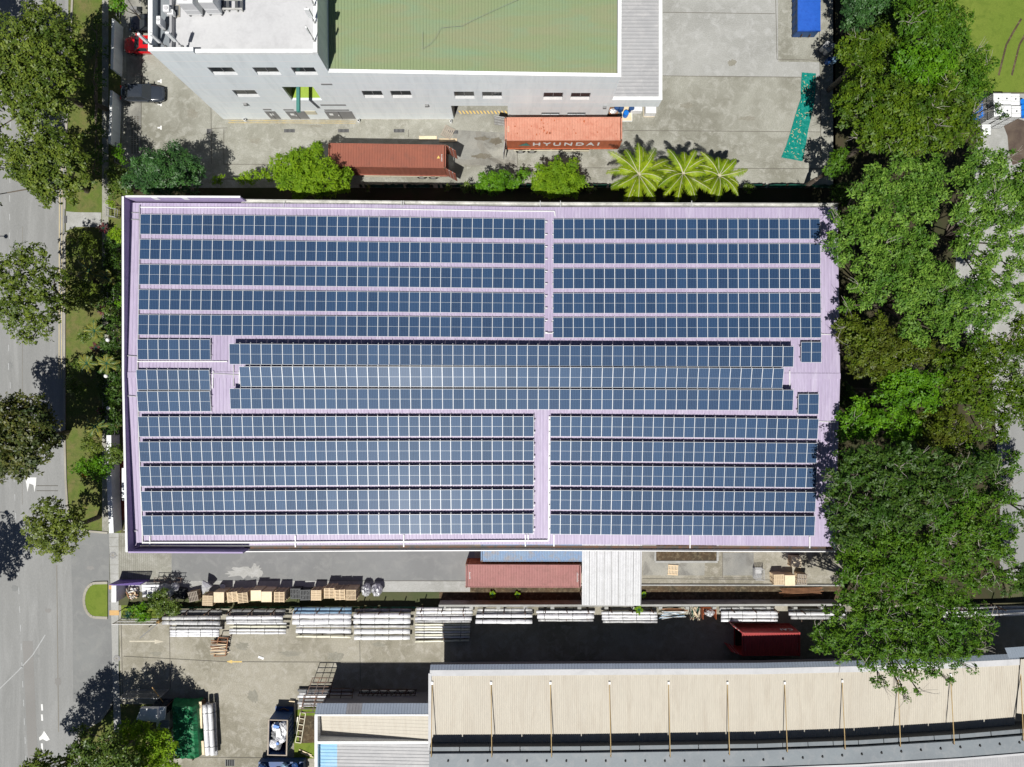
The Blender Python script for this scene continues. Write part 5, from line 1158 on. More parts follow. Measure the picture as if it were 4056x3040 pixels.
mb.box(a[0], a[1], 0, a[0] + .05, b[1], 1.1, 'rust'); mb.box(b[0] - .05, a[1], 0, b[0], b[1], 1.1, 'rust'); mb.box(a[0] + .05, b[1] - .05, 0, b[0] - .05, b[1], 1.1, 'rust'); mb.box(a[0] + .05, a[1] + .4, 0, b[0] - .05, a[1] + .45, .6, 'rust'); part(mb, 'bin_body', t)
def lump(mb, c, rx, ry, rz, mat, seed, n=10):
    rn = random.Random(seed); vs = []; m = n * 2
    for j in range(n + 1):
        th = math.pi * j / n
        for i in range(m):
            ph = 2 * math.pi * i / m; k = 1 + rn.uniform(-.16, .12); vs.append((c[0] + rx * k * math.sin(th) * math.cos(ph), c[1] + ry * k * math.sin(th) * math.sin(ph), c[2] + rz * k * math.cos(th)))
    mb.add(vs, [(j * m + i, (j + 1) * m + i, (j + 1) * m + (i + 1) % m, j * m + (i + 1) % m) for j in range(n) for i in range(m)], mat)
mb = MB(); c = W(2812, 2430, .8); lump(mb, (c[0], c[1], .6), .55, .4, .4, 'foil', 3); part(mb, 'scrap', t)

# ------------------------------------------------------------------ pallets
def pallet_mesh(kind):
    mb = MB(); s = 1.12; h = .14
    m = {'slat': 'wood', 'wide': 'wood', 'ply': 'wood_pale', 'grey': 'wood_grey', 'plastic': 'plastic_black', 'cross': 'wood'}[kind]
    for y in (-s / 2 + .05, 0, s / 2 - .05): mb.box(-s / 2, y - .05, .02, s / 2, y + .05, h - .02, m)
    n = {'slat': 7, 'wide': 6, 'grey': 6, 'plastic': 7, 'cross': 8, 'ply': 1}[kind]
    if kind == 'ply': mb.box(-s / 2, -s / 2, h - .02, s / 2, s / 2, h, m); mb.box(-s / 2, -s / 2, 0, s / 2, s / 2, .02, m)
    else:
        for i in range(n):
            x = -s / 2 + s * (i + .5) / n; w_ = s / n * (.29 if kind != 'wide' else .42)
            mb.box(x - w_, -s / 2, h - .02, x + w_, s / 2, h, m)
            if i % 2 == 0: mb.box(x - w_, -s / 2, 0, x + w_, s / 2, .02, m)
        if kind in ('plastic', 'cross'): mb.bar((-s / 2, -s / 2, h + .01), (s / 2, s / 2, h + .01), .05, .02, m); mb.bar((-s / 2, -.03, h + .006), (s / 2, -.03, h + .006), .06, .02, m)
    o = mb.build('pallet'); me = o.data; bpy.data.objects.remove(o); return me
PAL = {k: pallet_mesh(k) for k in ('slat', 'wide', 'ply', 'grey', 'plastic', 'cross')}
def stack(px, py, n, kind, rz, label, low='pallet lower down in a stack along the green netting fence', grp='pallets stacked along the netting fence', sc=1.0):
    zt = n * .145; x, y, _ = W(px, py, zt); rn = random.Random(px)
    for i in range(n):
        top_ = i == n - 1; o = bpy.data.objects.new('pallet', PAL[kind if top_ else ('plastic' if kind == 'plastic' else rn.choice(['slat', 'wide']))]); COL.objects.link(o)
        o.location = (x + (0 if top_ else rn.uniform(-.03, .03)), y + (0 if top_ else rn.uniform(-.03, .03)), i * .145 + .02); o.rotation_euler = (0, 0, R(rz + (0 if top_ else rn.uniform(-2, 2)))); o.scale = (sc, sc, 1)
        tag(o, label if top_ else low, 'pallet', grp)
stack(712, 2353, 5, 'plastic', -8, 'black plastic pallet left of the tilted grey pallet')
stack(765, 2364, 6, 'grey', 12, 'tilted grey weathered pallet beside the silver foil sheet', sc=.95)
stack(822, 2380, 11, 'wide', 88, 'pale slatted pallet with gaps running up, below the silver foil sheet')
stack(867, 2367, 12, 'ply', 0, 'whitish plywood topped pallet, first of the plywood ones from the road')
stack(920, 2366, 12, 'cross', 96, 'pinkish pallet just right of the first plywood pallet')
stack(961, 2369, 13, 'slat', 96, 'light slatted pallet overlapping the pinkish one')
stack(1014, 2360, 13, 'ply', 1, 'plywood topped pallet, left of the touching plywood pair')
stack(1056, 2365, 13, 'ply', 0, 'plywood topped pallet, right of the touching plywood pair')
stack(1106, 2366, 13, 'slat', 90, 'slatted pallet standing alone right of the plywood pair')
stack(1170, 2353, 8, 'plastic', 0, 'dark grey plastic pallet, left of the dark pair')
stack(1209, 2358, 8, 'plastic', 2, 'dark grey plastic pallet, right of the dark pair')
stack(1252, 2359, 11, 'wide', 90, 'yellowish broad slatted pallet right of the dark pair')
stack(1304, 2351, 13, 'slat', 91, 'pinkish slatted pallet, left of the three near the silver bags')
stack(1346, 2357, 14, 'slat', 92, 'light slatted pallet, middle of the three near the silver bags')
stack(1390, 2358, 14, 'cross', 0, 'light pallet with gaps running up, nearest the silver bags')
stack(2666, 2259, 1, 'slat', -4, 'single light pallet lying alone on the stained apron', grp='pallets on the east apron', low=None)
lw = 'pallet lower down in a stack beside the wire cage'
stack(3086, 2297, 9, 'wide', 2, 'grey slatted pallet on the tall stack nearest the wire cage', lw, 'pallets on the east apron')
stack(3129, 2300, 9, 'ply', 0, 'bright plywood topped pallet on the middle of three stacks by the trees', lw, 'pallets on the east apron')
stack(3178, 2296, 7, 'grey', -4, 'dark shaded pallet on the stack nearest the trees', lw, 'pallets on the east apron')
stack(3154, 2228, 7, 'ply', -5, 'grey plywood topped pallet dappled by tree shade', lw, 'pallets on the east apron')
stack(1774, 524, 1, 'grey', -28, 'tilted weathered pallet lying by the open gateway', grp='pallets by the white factory', low=None, sc=1.1)
for k, (a, b) in enumerate(((1695, 546), (1775, 556))):
    mb = MB(); p = W(a - 35, b, .1); q = W(a + 35, b, .1); mb.bar(p, q, .35, .05, 'wood_pale' if k == 0 else 'wood'); single(mb, 'timber_board', ['pale board lying between the tilted pallet and the brown container', 'tan cardboard sheet lying by the brown container doors'][k], 'board')
# bags, foil, white goods
for k, (a, b, rx, ry, lb) in enumerate(((1448, 2341, .56, .68, 'silvery wrapped bulk bag, the left of two at the end of the pallets'), (1490, 2342, .58, .72, 'silvery wrapped bulk bag, the right of two at the end of the pallets'))):
    mb = MB(); c = W(a, b, 1.2); lump(mb, (c[0], c[1], .75), rx, ry, .8, 'foil', 30 + k, 12); single(mb, 'bulk_bag', lb, 'bag', 'bulk bags by the pallets')
mb = MB(); rn = random.Random(6); pts = [(801, 2302), (822, 2312), (838, 2324), (822, 2340), (803, 2356), (799, 2330)]
c = W(815, 2328, 1.3); vs = [(c[0], c[1], 1.5)] + [W(a, b, 1.0 + rn.uniform(0, .3)) for a, b in pts]; vs += [(v[0], v[1], v[2] - .3) for v in vs[1:]]
mb.add(vs, [(0, 1 + i, 1 + (i + 1) % 6) for i in range(6)] + [(1 + i, 7 + i, 7 + (i + 1) % 6, 1 + (i + 1) % 6) for i in range(6)], 'foil'); single(mb, 'foil_sheet', 'crumpled shiny silver foil sheet draped between the pallet stacks', 'foil sheet')
for k in range(4):
    mb = MB(); c = W(590, 2322 + k * 13, .8 - k * .12); mb.cbox((c[0] + .2, c[1], .75 - k * .15), (1.9, .28, .22), 'wrap_white', rz=.02); single(mb, 'wrapped_carton', 'white wrapped carton, %s from the north, left of the grey film roll' % ORD[k], 'carton', 'white cartons beside the purple gate')
mb = MB(); c = W(640, 2340, .6); lump(mb, (c[0] + .4, c[1], .5), 1.1, .75, .5, 'wrap_silver', 61, 12); single(mb, 'plastic_film_heap', 'heap of grey translucent plastic film behind the white metal frame', 'plastic heap')
mb = MB(); c = W(700, 2326, .8); lump(mb, (c[0] - .2, c[1], .7), .45, .5, .45, 'foil', 63, 10); single(mb, 'plastic_film_heap', 'rounded silver film lump just above the black plastic pallet', 'plastic heap')
mb = MB(); f = [W(585, 2342, 1.4), W(672, 2342, 1.4), W(676, 2378, 1.2), W(585, 2366, 1.2)]
for i in range(4): mb.bar(f[i], f[(i + 1) % 4], .06, .06, 'white_metal')
p = W(605, 2332, 1.4); q = W(605, 2368, 1.2); mb.bar(p, q, .06, .06, 'white_metal')
for v in f: mb.bar(v, (v[0], v[1], 0), .05, .05, 'white_metal')
single(mb, 'white_metal_frame', 'white metal frame standing over the plastic film', 'frame')
t = thing('scrap_heap', 'pallet heaped with brown and white scrap near the white wall end', 'scrap heap', W(520, 2355, 0)); rn = random.Random(9)
mb = MB(); c = W(520, 2352, .6)
for k in range(26): mb.cbox((c[0] + rn.uniform(-.5, .5), c[1] + rn.uniform(-.5, .5), .3 + rn.uniform(0, .4)), (rn.uniform(.3, .8), rn.uniform(.06, .14), .06), rn.choice(['wood_red', 'wood_grey', 'white_metal', 'wood']), rn.uniform(0, 3), rn.uniform(-.3, .3))
part(mb, 'scrap', t); mb = MB(); mb.cbox((c[0], c[1], .14), (1.1, 1.1, .2), 'wood_grey'); part(mb, 'base', t)
mb = MB(); c = W(880, 2320, .3)
for k in range(2): mb.lathe((c[0] + k * .1, c[1] - k * .1, .3 + k * .06), [(.28, 0), (.3, .04), (.24, .05)], 'foil' if k else 'plastic_black', 18)
single(mb, 'cable_reel', 'small black and white coil in the dark shade north of the pallets', 'coil')
mb = MB(); mb.bar(W(610, 2290, .8), W(722, 2291, .8), .05, .05, 'steel_dark'); mb.bar(W(610, 2306, .8), W(722, 2306, .8), .05, .05, 'steel_dark')
for k in range(6): mb.bar(W(612 + k * 21, 2290, .8), W(610 + k * 21, 2306, .8), .04, .04, 'steel_dark')
for k in (0, 5): p = W(612 + k * 21, 2300, .8); mb.bar((p[0], p[1], 0), (p[0], p[1], .8), .05, .05, 'steel_dark')
single(mb, 'steel_trolley_frame', 'flat dark steel ladder frame at the edge of the ribbed driveway', 'frame')
# wire cage
t = thing('wire_cage', 'open wire mesh cage standing left of the pallet stacks', 'wire cage', W(3008, 2275, 0)); mb = MB(); a = W(2992, 2298, .9); b = W(3026, 2256, .9); hh = 1.1
for z in (.15, .4, .65, .9, 1.1):
    for (p, q) in (((a[0], a[1]), (b[0], a[1])), ((b[0], a[1]), (b[0], b[1])), ((b[0], b[1]), (a[0], b[1])), ((a[0], b[1]), (a[0], a[1]))): mb.bar((p[0], p[1], z), (q[0], q[1], z), .025, .025, 'galv')
for i in range(6):
    x = a[0] + (b[0] - a[0]) * i / 5; y = a[1] + (b[1] - a[1]) * i / 5
    for yy in (a[1], b[1]): mb.bar((x, yy, .1), (x, yy, hh), .025, .025, 'galv')
    for xx in (a[0], b[0]): mb.bar((xx, y, .1), (xx, y, hh), .025, .025, 'galv')
part(mb, 'mesh', t); mb = MB(); mb.box(a[0], a[1], .1, b[0], b[1], .14, 'galv'); part(mb, 'floor', t)
# ------------------------------------------------------------------ bottom yard
def frame_grid(label, P, nx, ny, mat, w=.07, cross=False, name='steel_lattice', group=None):
    a, b, c, d = (Vector(W(*p)) for p in P); mb = MB()
    for i in range(nx + 1): mb.bar(a.lerp(b, i / nx), d.lerp(c, i / nx), w, w, mat)
    for j in range(ny + 1): mb.bar(a.lerp(d, j / ny), b.lerp(c, j / ny), w, w, mat)
    if cross:
        for i in range(nx):
            p, q = a.lerp(b, i / nx), a.lerp(b, (i + 1) / nx); r, s = d.lerp(c, (i + 1) / nx), d.lerp(c, i / nx); mb.bar(p, r, w * .8, w * .8, mat); mb.bar(q, s, w * .8, w * .8, mat)
    return single(mb, name, label, 'steel frame', group)
G = 'dark steel frames by the low annex'
frame_grid('tall dark steel frame rising over the short pipes', [(1238, 2686, 1.9), (1322, 2686, 1.9), (1305, 2755, 1.5), (1215, 2755, 1.5)], 3, 4, 'steel_dark', group=G)
frame_grid('rusty steel frame leaning at the annex corner', [(1205, 2755, 1.2), (1300, 2755, 1.2), (1285, 2822, .6), (1192, 2822, .6)], 2, 5, 'steel_dark', .09, group=G)
frame_grid('dark steel frame lying across the shaded pipes', [(1310, 2730, 1.7), (1400, 2730, 1.7), (1392, 2782, 1.5), (1300, 2782, 1.5)], 2, 4, 'steel_dark', group=G)
frame_grid('cross braced dark steel frame lying in the shade above the annex', [(1430, 2732, 1.1), (1650, 2732, 1.1), (1635, 2780, .9), (1408, 2780, .9)], 6, 3, 'steel_dark', .08, True, group=G)
for k in range(6): roll(1180 + (k % 2) * 6, 2735 + k * 12, 1395 - (k % 3) * 8, 2735 + k * 12, .15, .2, ['wrap_dark', 'wrap_silver', 'wrap_white'][k % 3], '%s short pipe from the north under the dark steel frames' % ORD[k], 'short pipes under the steel frames', straps=2)
for k in range(5): roll(1425, 2738 + k * 10, 1640, 2738 + k * 10, .1, .1, ['wrap_cream', 'wrap_silver'][k % 2], '%s thin pipe from the north under the cross braced frame' % ORD[k], 'thin pipes under the braced frame', straps=1)
frame_grid('slim pale steel lattice ladder lying on bare soil', [(1190, 2822, .15), (1211, 2826, .15), (1192, 2944, .15), (1170, 2941, .15)], 1, 5, 'cream_metal', .07, name='lattice_ladder')
mb = MB(); mb.tube(W(1180, 2840, .1), W(1169, 2906, .1), .08, 'wrap_cream', n=10); single(mb, 'white_tube', 'short white tube lying left of the lattice ladder', 'tube')
for k, (a, b, c, d) in enumerate(((1185, 2970, 1235, 2992), (1192, 2982, 1242, 3000))): mb = MB(); mb.bar(W(a, b, .1), W(c, d, .1), .1, .06, 'wood_pale'); single(mb, 'wooden_batten', ['upper', 'lower'][k] + ' of two wooden battens lying on the bright grass', 'batten', 'battens on the grass patch')
mb = MB(); mb.bar(W(1167, 2785, .3), W(1169, 2860, .3), .08, .08, 'wood_pale'); mb.bar(W(1145, 2778, .3), W(1168, 2780, .3), .1, .08, 'wood_pale'); single(mb, 'wooden_edging', 'L shaped wooden edging left of the steel frames', 'edging')
# timber pile with red frame
t = thing('timber_pile', 'untidy pile of broken timber in a rusty frame on the open yard', 'timber pile', W(873, 2560, 0)); rn = random.Random(21); mb = MB(); c = W(873, 2562, .4)
for k in range(22): y = c[1] + .7 - k * .065; mb.bar((c[0] - .85 + rn.uniform(-.12, .12), y + rn.uniform(-.12, .12), .2 + rn.uniform(0, .7)), (c[0] + .8 + rn.uniform(-.12, .12), y + rn.uniform(-.12, .12), .2 + rn.uniform(0, .7)), .09, .06, rn.choice(['wood', 'wood_red', 'wood_pale', 'wood_grey']))
part(mb, 'timber', t); mb = MB(); q = [W(866, 2526, .9), W(903, 2528, 1), W(893, 2598, .5), W(848, 2600, .3)]
for i in range(4): mb.bar(q[i], q[(i + 1) % 4], .08, .08, 'wood_red')
for v in q: mb.bar(v, (v[0], v[1], 0), .07, .07, 'wood_red')
part(mb, 'frame', t)
mb = MB(); c = W(1034, 2606, .05); mb.cbox((c[0], c[1], .06), (.65, .25, .03), 'wrap_silver', rz=-.35); single(mb, 'litter_sheet', 'small crumpled white sheet lying on the open yard', 'litter')
# blue skip
def skip(label, px, py, hh, L, wd, fill):
    t = local_thing('waste_skip', label, 'skip', px, py, hh, 0, -1.5); a, b = wd / 2, L / 2; mb = MB()
    mb.box(-a, -b, .2, -a + .06, b, hh, 'skip_blue'); mb.box(a - .06, -b, .2, a, b, hh, 'skip_blue'); mb.box(-a + .06, b - .06, .2, a - .06, b, hh, 'skip_blue'); mb.box(-a + .06, -b, .2, a - .06, -b + .06, hh, 'skip_blue'); mb.box(-a + .06, -b + .06, .2, a - .06, b - .06, .26, 'skip_inside')
    for k in range(7): mb.box(a, -b + .3 + k * (L - .6) / 6, .2, a + .07, -b + .4 + k * (L - .6) / 6, hh - .05, 'skip_blue')
    lpart(mb, 'bin_body', t); mb = MB()
    for s in (-1, 1): mb.box(s * a - .07, -b - .04, hh, s * a + .07, b + .04, hh + .06, 'wood_grey'); mb.box(-a, s * b - .05, hh + .001, a, s * b + .05, hh + .058, 'wood_grey')
    lpart(mb, 'rim', t); mb = MB(); rn = random.Random(px)
    for k in range(fill): lump(mb, (rn.uniform(-a * .55, a * .55), b * .62 - k * (L * .66) / fill, hh - .45 + rn.uniform(-.1, .15)), .5, .5, .35, ['foil', 'wrap_white', 'foil', 'wrap_white', 'wrap_dark'][k % 5], 80 + k, 8)
    mb.cbox((.05, b * .25, hh + .0), (.5, 1.0, .04), 'coping_white', rz=.1, rx=.1); mb.cbox((-.2, b * .6, hh - .1), (.6, .3, .2), 'blue_plastic', rz=-.3); mb.cbox((.0, -b * .35, hh - .05), (.22, .25, .2), 'blue_plastic', rz=.3)
    lpart(mb, 'rubbish', t); mb = MB(); mb.bar((-.5, b + .1, .3), (0, b + .45, .6), .1, .1, 'steel_dark'); mb.bar((.5, b + .1, .3), (0, b + .45, .6), .1, .1, 'steel_dark'); mb.box(-a, b, .2, a, b + .5, .26, 'skip_blue'); lpart(mb, 'towing_hook', t)
skip('dark blue waste skip filled with silvery plastic rubbish', 1100, 2922, 2.3, 3.75, 2.0, 10)
t = local_thing('waste_skip', 'open skip of blue and black bags at the bottom edge of the photo', 'skip', 1110, 3075, 1.8, 0, 0); mb = MB(); mb.box(-2.6, -1.2, .2, 2.3, 1.15, 1.1, 'skip_blue'); lpart(mb, 'bin_body', t)
rn = random.Random(44); mb = MB()
for k in range(34): lump(mb, (-2.3 + rn.uniform(0, 4.4), rn.uniform(-1, 1.0), 1.3 + rn.uniform(0, .35)), .38, .35, .3, rn.choice(['skip_blue', 'plastic_black', 'wrap_blue', 'skip_blue']), 200 + k, 6)
lpart(mb, 'rubbish', t)
# ------------------------------------------------------------------ things by the white factory
def drum(px, py, z0, mat, label, group, h=.88, r=.29):
    x, y, _ = W(px, py, z0 + h); t = thing('drum', label, 'drum', (x, y, z0), group); mb = MB(); mb.lathe((x, y, z0), [(r * .95, 0), (r, .04), (r, h * .33), (r * 1.03, h * .35), (r, h * .37), (r, h * .64), (r * 1.03, h * .66), (r, h * .68), (r, h - .03), (r * .96, h), (r * .9, h - .02), (.05, h - .02)], mat, 20); part(mb, 'shell', t, False)
    mb = MB(); mb.lathe((x + r * .6, y, z0 + h - .02), [(.035, 0), (.03, .03)], 'dark_grey', 8); part(mb, 'bung', t)
for k, (a, b, w_) in enumerate(((3279, 172, 'uppermost'), (3300, 180, 'rightmost'), (3268, 185, 'leftmost'), (3282, 197, 'lowest'))): drum(a, b, .15, 'wrap_silver', '%s of four silver drum tops beside the top right trees' % w_, 'silver drums on a pallet', r=.27)
drum(3309, 233, .15, 'wrap_blue', 'pale blue drum standing below the four silver ones', 'drums beside the trees'); drum(3288, 236, .05, 'skip_blue', 'dark blue drum beside the pale blue one in tree shade', 'drums beside the trees')
drum(2481, 447, .2, 'blue_plastic', 'blue drum on a pallet beside the orange container', 'drums near the grey canopy')
mb = MB(); c = W(2483, 452, .1); mb.cbox((c[0], c[1], .1), (1.1, 1.6, .14), 'wood_pale'); 
for s in (-1, 1): mb.cbox((c[0] + s * .55, c[1], .12), (.05, 1.65, .2), 'coping_white')
mb.cbox((c[0], c[1] - .82, .12), (1.15, .05, .2), 'coping_white'); single(mb, 'white_edged_pallet', 'large white edged pallet carrying the blue drum', 'pallet')
t = thing('wrapped_cube', 'white wrapped cubic load at the corner of the grey canopy', 'wrapped load', W(2577, 440, 0)); mb = MB(); c = W(2578, 428, 1.1); mb.cbox((c[0], c[1], .6), (1.15, 1.15, 1.05), 'wrap_white'); part(mb, 'wrapping', t); mb = MB(); mb.cbox((c[0], c[1], .05), (1.2, 1.2, .1), 'wood_pale'); part(mb, 'base', t); mb = MB(); mb.lathe((c[0], c[1] + .35, 1.125), [(.12, 0), (.1, .05)], 'mid_grey', 12); part(mb, 'cap', t)
t = thing('wrapped_cube', 'flat white load under the front edge of the grey canopy', 'wrapped load', W(2523, 433, 0)); mb = MB(); c = W(2522, 420, .9); mb.cbox((c[0], c[1], .5), (1.2, 1.1, .8), 'wrap_white'); part(mb, 'wrapping', t)
t = thing('open_crate', 'open crate with shiny plastic between the wall and the orange container', 'crate', W(2430, 440, 0)); mb = MB(); c = W(2430, 440, .6); mb.cbox((c[0], c[1], .25), (.95, .8, .5), 'wood_red'); part(mb, 'sides', t); mb = MB(); lump(mb, (c[0], c[1], .55), .42, .3, .15, 'foil', 91, 8); part(mb, 'contents', t)
for k, (a, b) in enumerate(((2462, 426), (2445, 424), (2503, 428))): drum(a, b, .05, 'skip_blue', 'dark blue drum under the canopy edge, %s from the left' % ['second', 'first', 'third'][k], 'drums near the grey canopy')
mb = MB(); c = W(545, 48, .1); mb.cbox((c[0], c[1], .5), (.7, .35, .9), 'mid_grey'); single(mb, 'meter_box', 'small grey cabinet behind the black car', 'cabinet')
# IBC tanks and blue drums on the right
def ibc(px, py, z0, label):
    x, y, _ = W(px, py, z0 + 1.15); t = thing('liquid_container', label, 'tank', (x, y, z0), 'white caged tanks beside the grass field'); mb = MB()
    a, b = .48, .58; mb.hexa([(x - a, y - b, z0 + .16), (x + a, y - b, z0 + .16), (x + a, y + b, z0 + .16), (x - a, y + b, z0 + .16), (x - a, y - b, z0 + 1.08), (x + a, y - b, z0 + 1.08), (x + a, y + b, z0 + 1.08), (x - a, y + b, z0 + 1.08)], 'ibc_white')
    mb.hexa([(x - a, y - b, z0 + 1.08), (x + a, y - b, z0 + 1.08), (x + a, y + b, z0 + 1.08), (x - a, y + b, z0 + 1.08), (x - a + .08, y - b + .08, z0 + 1.14), (x + a - .08, y - b + .08, z0 + 1.14), (x + a - .08, y + b - .08, z0 + 1.14), (x - a + .08, y + b - .08, z0 + 1.14)], 'ibc_white'); part(mb, 'bottle', t)
    mb = MB(); mb.lathe((x, y, z0 + 1.14), [(.09, 0), (.08, .05)], 'dark_grey', 12); part(mb, 'cap', t); mb = MB()
    for k in range(5):
        z = z0 + .2 + k * .22
        for (p, q) in (((x - .5, y - .6), (x + .5, y - .6)), ((x + .5, y - .6), (x + .5, y + .6)), ((x + .5, y + .6), (x - .5, y + .6)), ((x - .5, y + .6), (x - .5, y - .6))): mb.bar((p[0], p[1], z), (q[0], q[1], z), .025, .025, 'galv')
    for k in range(6):
        for s in (-1, 1): mb.bar((x - .5 + k * .2, y + s * .6, z0 + .12), (x - .5 + k * .2, y + s * .6, z0 + 1.1), .025, .025, 'galv'); mb.bar((x + s * .5, y - .6 + k * .24, z0 + .12), (x + s * .5, y - .6 + k * .24, z0 + 1.1), .025, .025, 'galv')
    for s in (-.25, .25): mb.bar((x - .5, y + s, z0 + 1.16), (x + .5, y + s, z0 + 1.16), .03, .02, 'galv')
    part(mb, 'cage', t); mb = MB(); mb.box(x - .5, y - .6, z0, x + .5, y + .6, z0 + .11, 'mid_grey'); part(mb, 'pallet_base', t)
names = [['upper left', 'upper middle', 'upper right'], ['lower left', 'lower middle', 'lower right']]
for r_, y in enumerate((391, 439)):
    for c_, x in enumerate(((3955, 3988, 4023), (3957, 3990, 4027))[r_]):
        X, Y, _ = W(x, y + (2 if c_ == 2 else 0), 3.55)
        for lv in range(3):
            px, py = CX + X * F / (H - (lv * 1.2 + 1.15)), CY - Y * F / (H - (lv * 1.2 + 1.15))
            ibc(px, py, lv * 1.2, ('%s top tank of the stacked block of six' % names[r_][c_]) if lv == 2 else ('tank in the %s layer under the %s top tank of the block' % (['bottom', 'middle'][lv], names[r_][c_])))
ibc(3909, 512, 0, 'single white caged tank standing apart below the stacked block')
pos = [(3918, 385), (3918, 408), (3917, 431), (3916, 451), (3899, 407), (3898, 428), (3897, 452)]
for k, (a, b) in enumerate(pos):
    w_ = '%s from the top in the %s column of blue drums' % (ORD[k if k < 4 else k - 4], 'right' if k < 4 else 'left'); drum(a, b, .95, 'blue_plastic', 'top layer drum, ' + w_, 'blue drums left of the white tanks')
    X, Y, _ = W(a, b, 1.83); drum(CX + X * F / (H - .88), CY - Y * F / (H - .88), .0, 'blue_plastic', 'lower layer drum, ' + w_, 'blue drums left of the white tanks')
for k in range(6):
    drum(4052 + (k % 2) * 22, 402 + (k // 2) * 23, .6, 'blue_plastic', 'blue drum right of the white tanks, %s from the top in the %s column' % (ORD[k // 2], ['left', 'right'][k % 2]), 'blue drums at the right edge')
# globe lamps, street lamps
for k, (a, b, l) in enumerate(((427, 1347, 'uppermost'), (420, 1490, 'middle'), (430, 1617, 'lowest'))):
    x, y, _ = W(a, b, 2.2); t = thing('garden_lamp', 'white globe garden lamp, %s of three beside the purple building' % l, 'lamp', (x, y, 0), 'white globe lamps in the garden'); mb = MB(); mb.tube((x, y, 0), (x, y, 2.0), .04, 'steel_dark'); part(mb, 'post', t)
    mb = MB(); n = 10; lump2 = [(.22 * math.sin(math.pi * j / n), 2.2 - .22 * math.cos(math.pi * j / n)) for j in range(1, n)]; mb.lathe((x, y, 0), lump2, 'globe', 16); part(mb, 'globe', t, True)
for k, (a, b) in enumerate(((20, 937), (22, 2030))):
    gx, gy, _ = W(a, b, 0); h = 9.0; x, y = gx - .157 * h, gy - .478 * h
    t = thing('street_lamp', 'tall street lamp beyond the left photo edge casting the %s lamp shadow on the road' % ['upper', 'lower'][k], 'street lamp', (x - 3, y, 0), 'street lamps across the road'); mb = MB(); mb.tube((x - 3, y, 0), (x - 3, y, h), .1, 'galv', .06); part(mb, 'post', t)
    mb = MB(); mb.tube((x - 3, y, h), (x, y, h + .05), .05, 'galv', .04); part(mb, 'arm', t); mb = MB(); mb.lathe((x + .1, y, h - .05), [(.12, 0), (.24, .05), (.2, .15), (.05, .2)], 'mid_grey', 14); part(mb, 'lamp_head', t)
# ------------------------------------------------------------------ vegetation
def leaf_mesh(seed, lobes, size, cov, rot=1.0, aspect=.5, up=.5, gap=.0, low=-.45, per=8, droop=.25, dense=0.):
    """lobes: (x,y,z,r,rz). Leaves grouped in rosettes spread over and inside each lobe."""
    rng = np.random.default_rng(seed); V = []
    for (cx, cy, cz, r, rz) in lobes:
        area = 2 * math.pi * r * (r + rz) * .75; la = .5 * size * size * aspect
        n = int(cov * .62 * area / la / per); 
        if n < 3: continue
        u = rng.uniform(low, 1, n); a = rng.uniform(0, 2 * math.pi, n); s = np.sqrt(1 - u * u)
        d = np.stack([s * np.cos(a), s * np.sin(a), u], 1)
        ph = rng.uniform(0, 6.28, 6)
        bump = 1 + .17 * np.sin(4 * d[:, 0] + ph[0] + 3 * d[:, 1]) + .10 * np.sin(7 * d[:, 1] + ph[1]) + .09 * np.sin(9 * d[:, 0] * d[:, 2] + ph[2] + 5 * d[:, 1])
        rad = bump * np.where(rng.random(n) < .72, rng.uniform(.86, 1.08, n), rng.uniform(.45, .86, n))
        c = np.array([cx, cy, cz]) + d * rad[:, None] * np.array([r, r, rz])
        if gap > 0:
            q = np.sin(c[:, 0] * 2.1 + ph[3]) * np.sin(c[:, 1] * 1.9 + ph[4]) + .6 * np.sin(c[:, 0] * 4.3 + c[:, 1] * 3.1 + ph[5]) ; kp = (q > -1.2 + gap * 2) | ((rad < .8) & (rng.random(n) < dense)); c = c[kp]; d = d[kp]
        m = len(c); nn = d * (1 - up) + np.array([0, 0, up]); nn += rng.normal(0, .25, nn.shape); nn /= np.linalg.norm(nn, axis=1)[:, None]
        N = np.repeat(nn, per, 0); Cn = np.repeat(c, per, 0); t = rng.normal(0, 1, N.shape); t -= (t * N).sum(1)[:, None] * N; t /= np.linalg.norm(t, axis=1)[:, None]
        t = t + N * rng.uniform(-.3, .45, len(N))[:, None] - np.array([0, 0, droop]) * rng.random(len(N))[:, None]; t /= np.linalg.norm(t, axis=1)[:, None]
        sd = np.cross(N, t); sd /= np.linalg.norm(sd, axis=1)[:, None]
        L = size * rng.uniform(.65, 1.25, len(N))[:, None]; w_ = L * aspect * .5
        base = Cn + t * size * .12 + rng.normal(0, size * .25, Cn.shape)
        q = np.stack([base, base + t * L * .45 + sd * w_, base + t * L, base + t * L * .45 - sd * w_], 1); V.append(q)
    V = np.concatenate(V); return V
def mesh_from_quads(name, V, mat, org):
    n = len(V); me = bpy.data.meshes.new(name); me.vertices.add(n * 4); me.loops.add(n * 4); me.polygons.add(n)
    me.vertices.foreach_set('co', (V.reshape(-1, 3) - np.array(org)).astype(np.float32).ravel())
    me.loops.foreach_set('vertex_index', np.arange(n * 4, dtype=np.int32)); me.polygons.foreach_set('loop_start', np.arange(0, n * 4, 4, dtype=np.int32))
    me.materials.append(MT[mat]); me.update(calc_edges=True); return me
NQ = 0
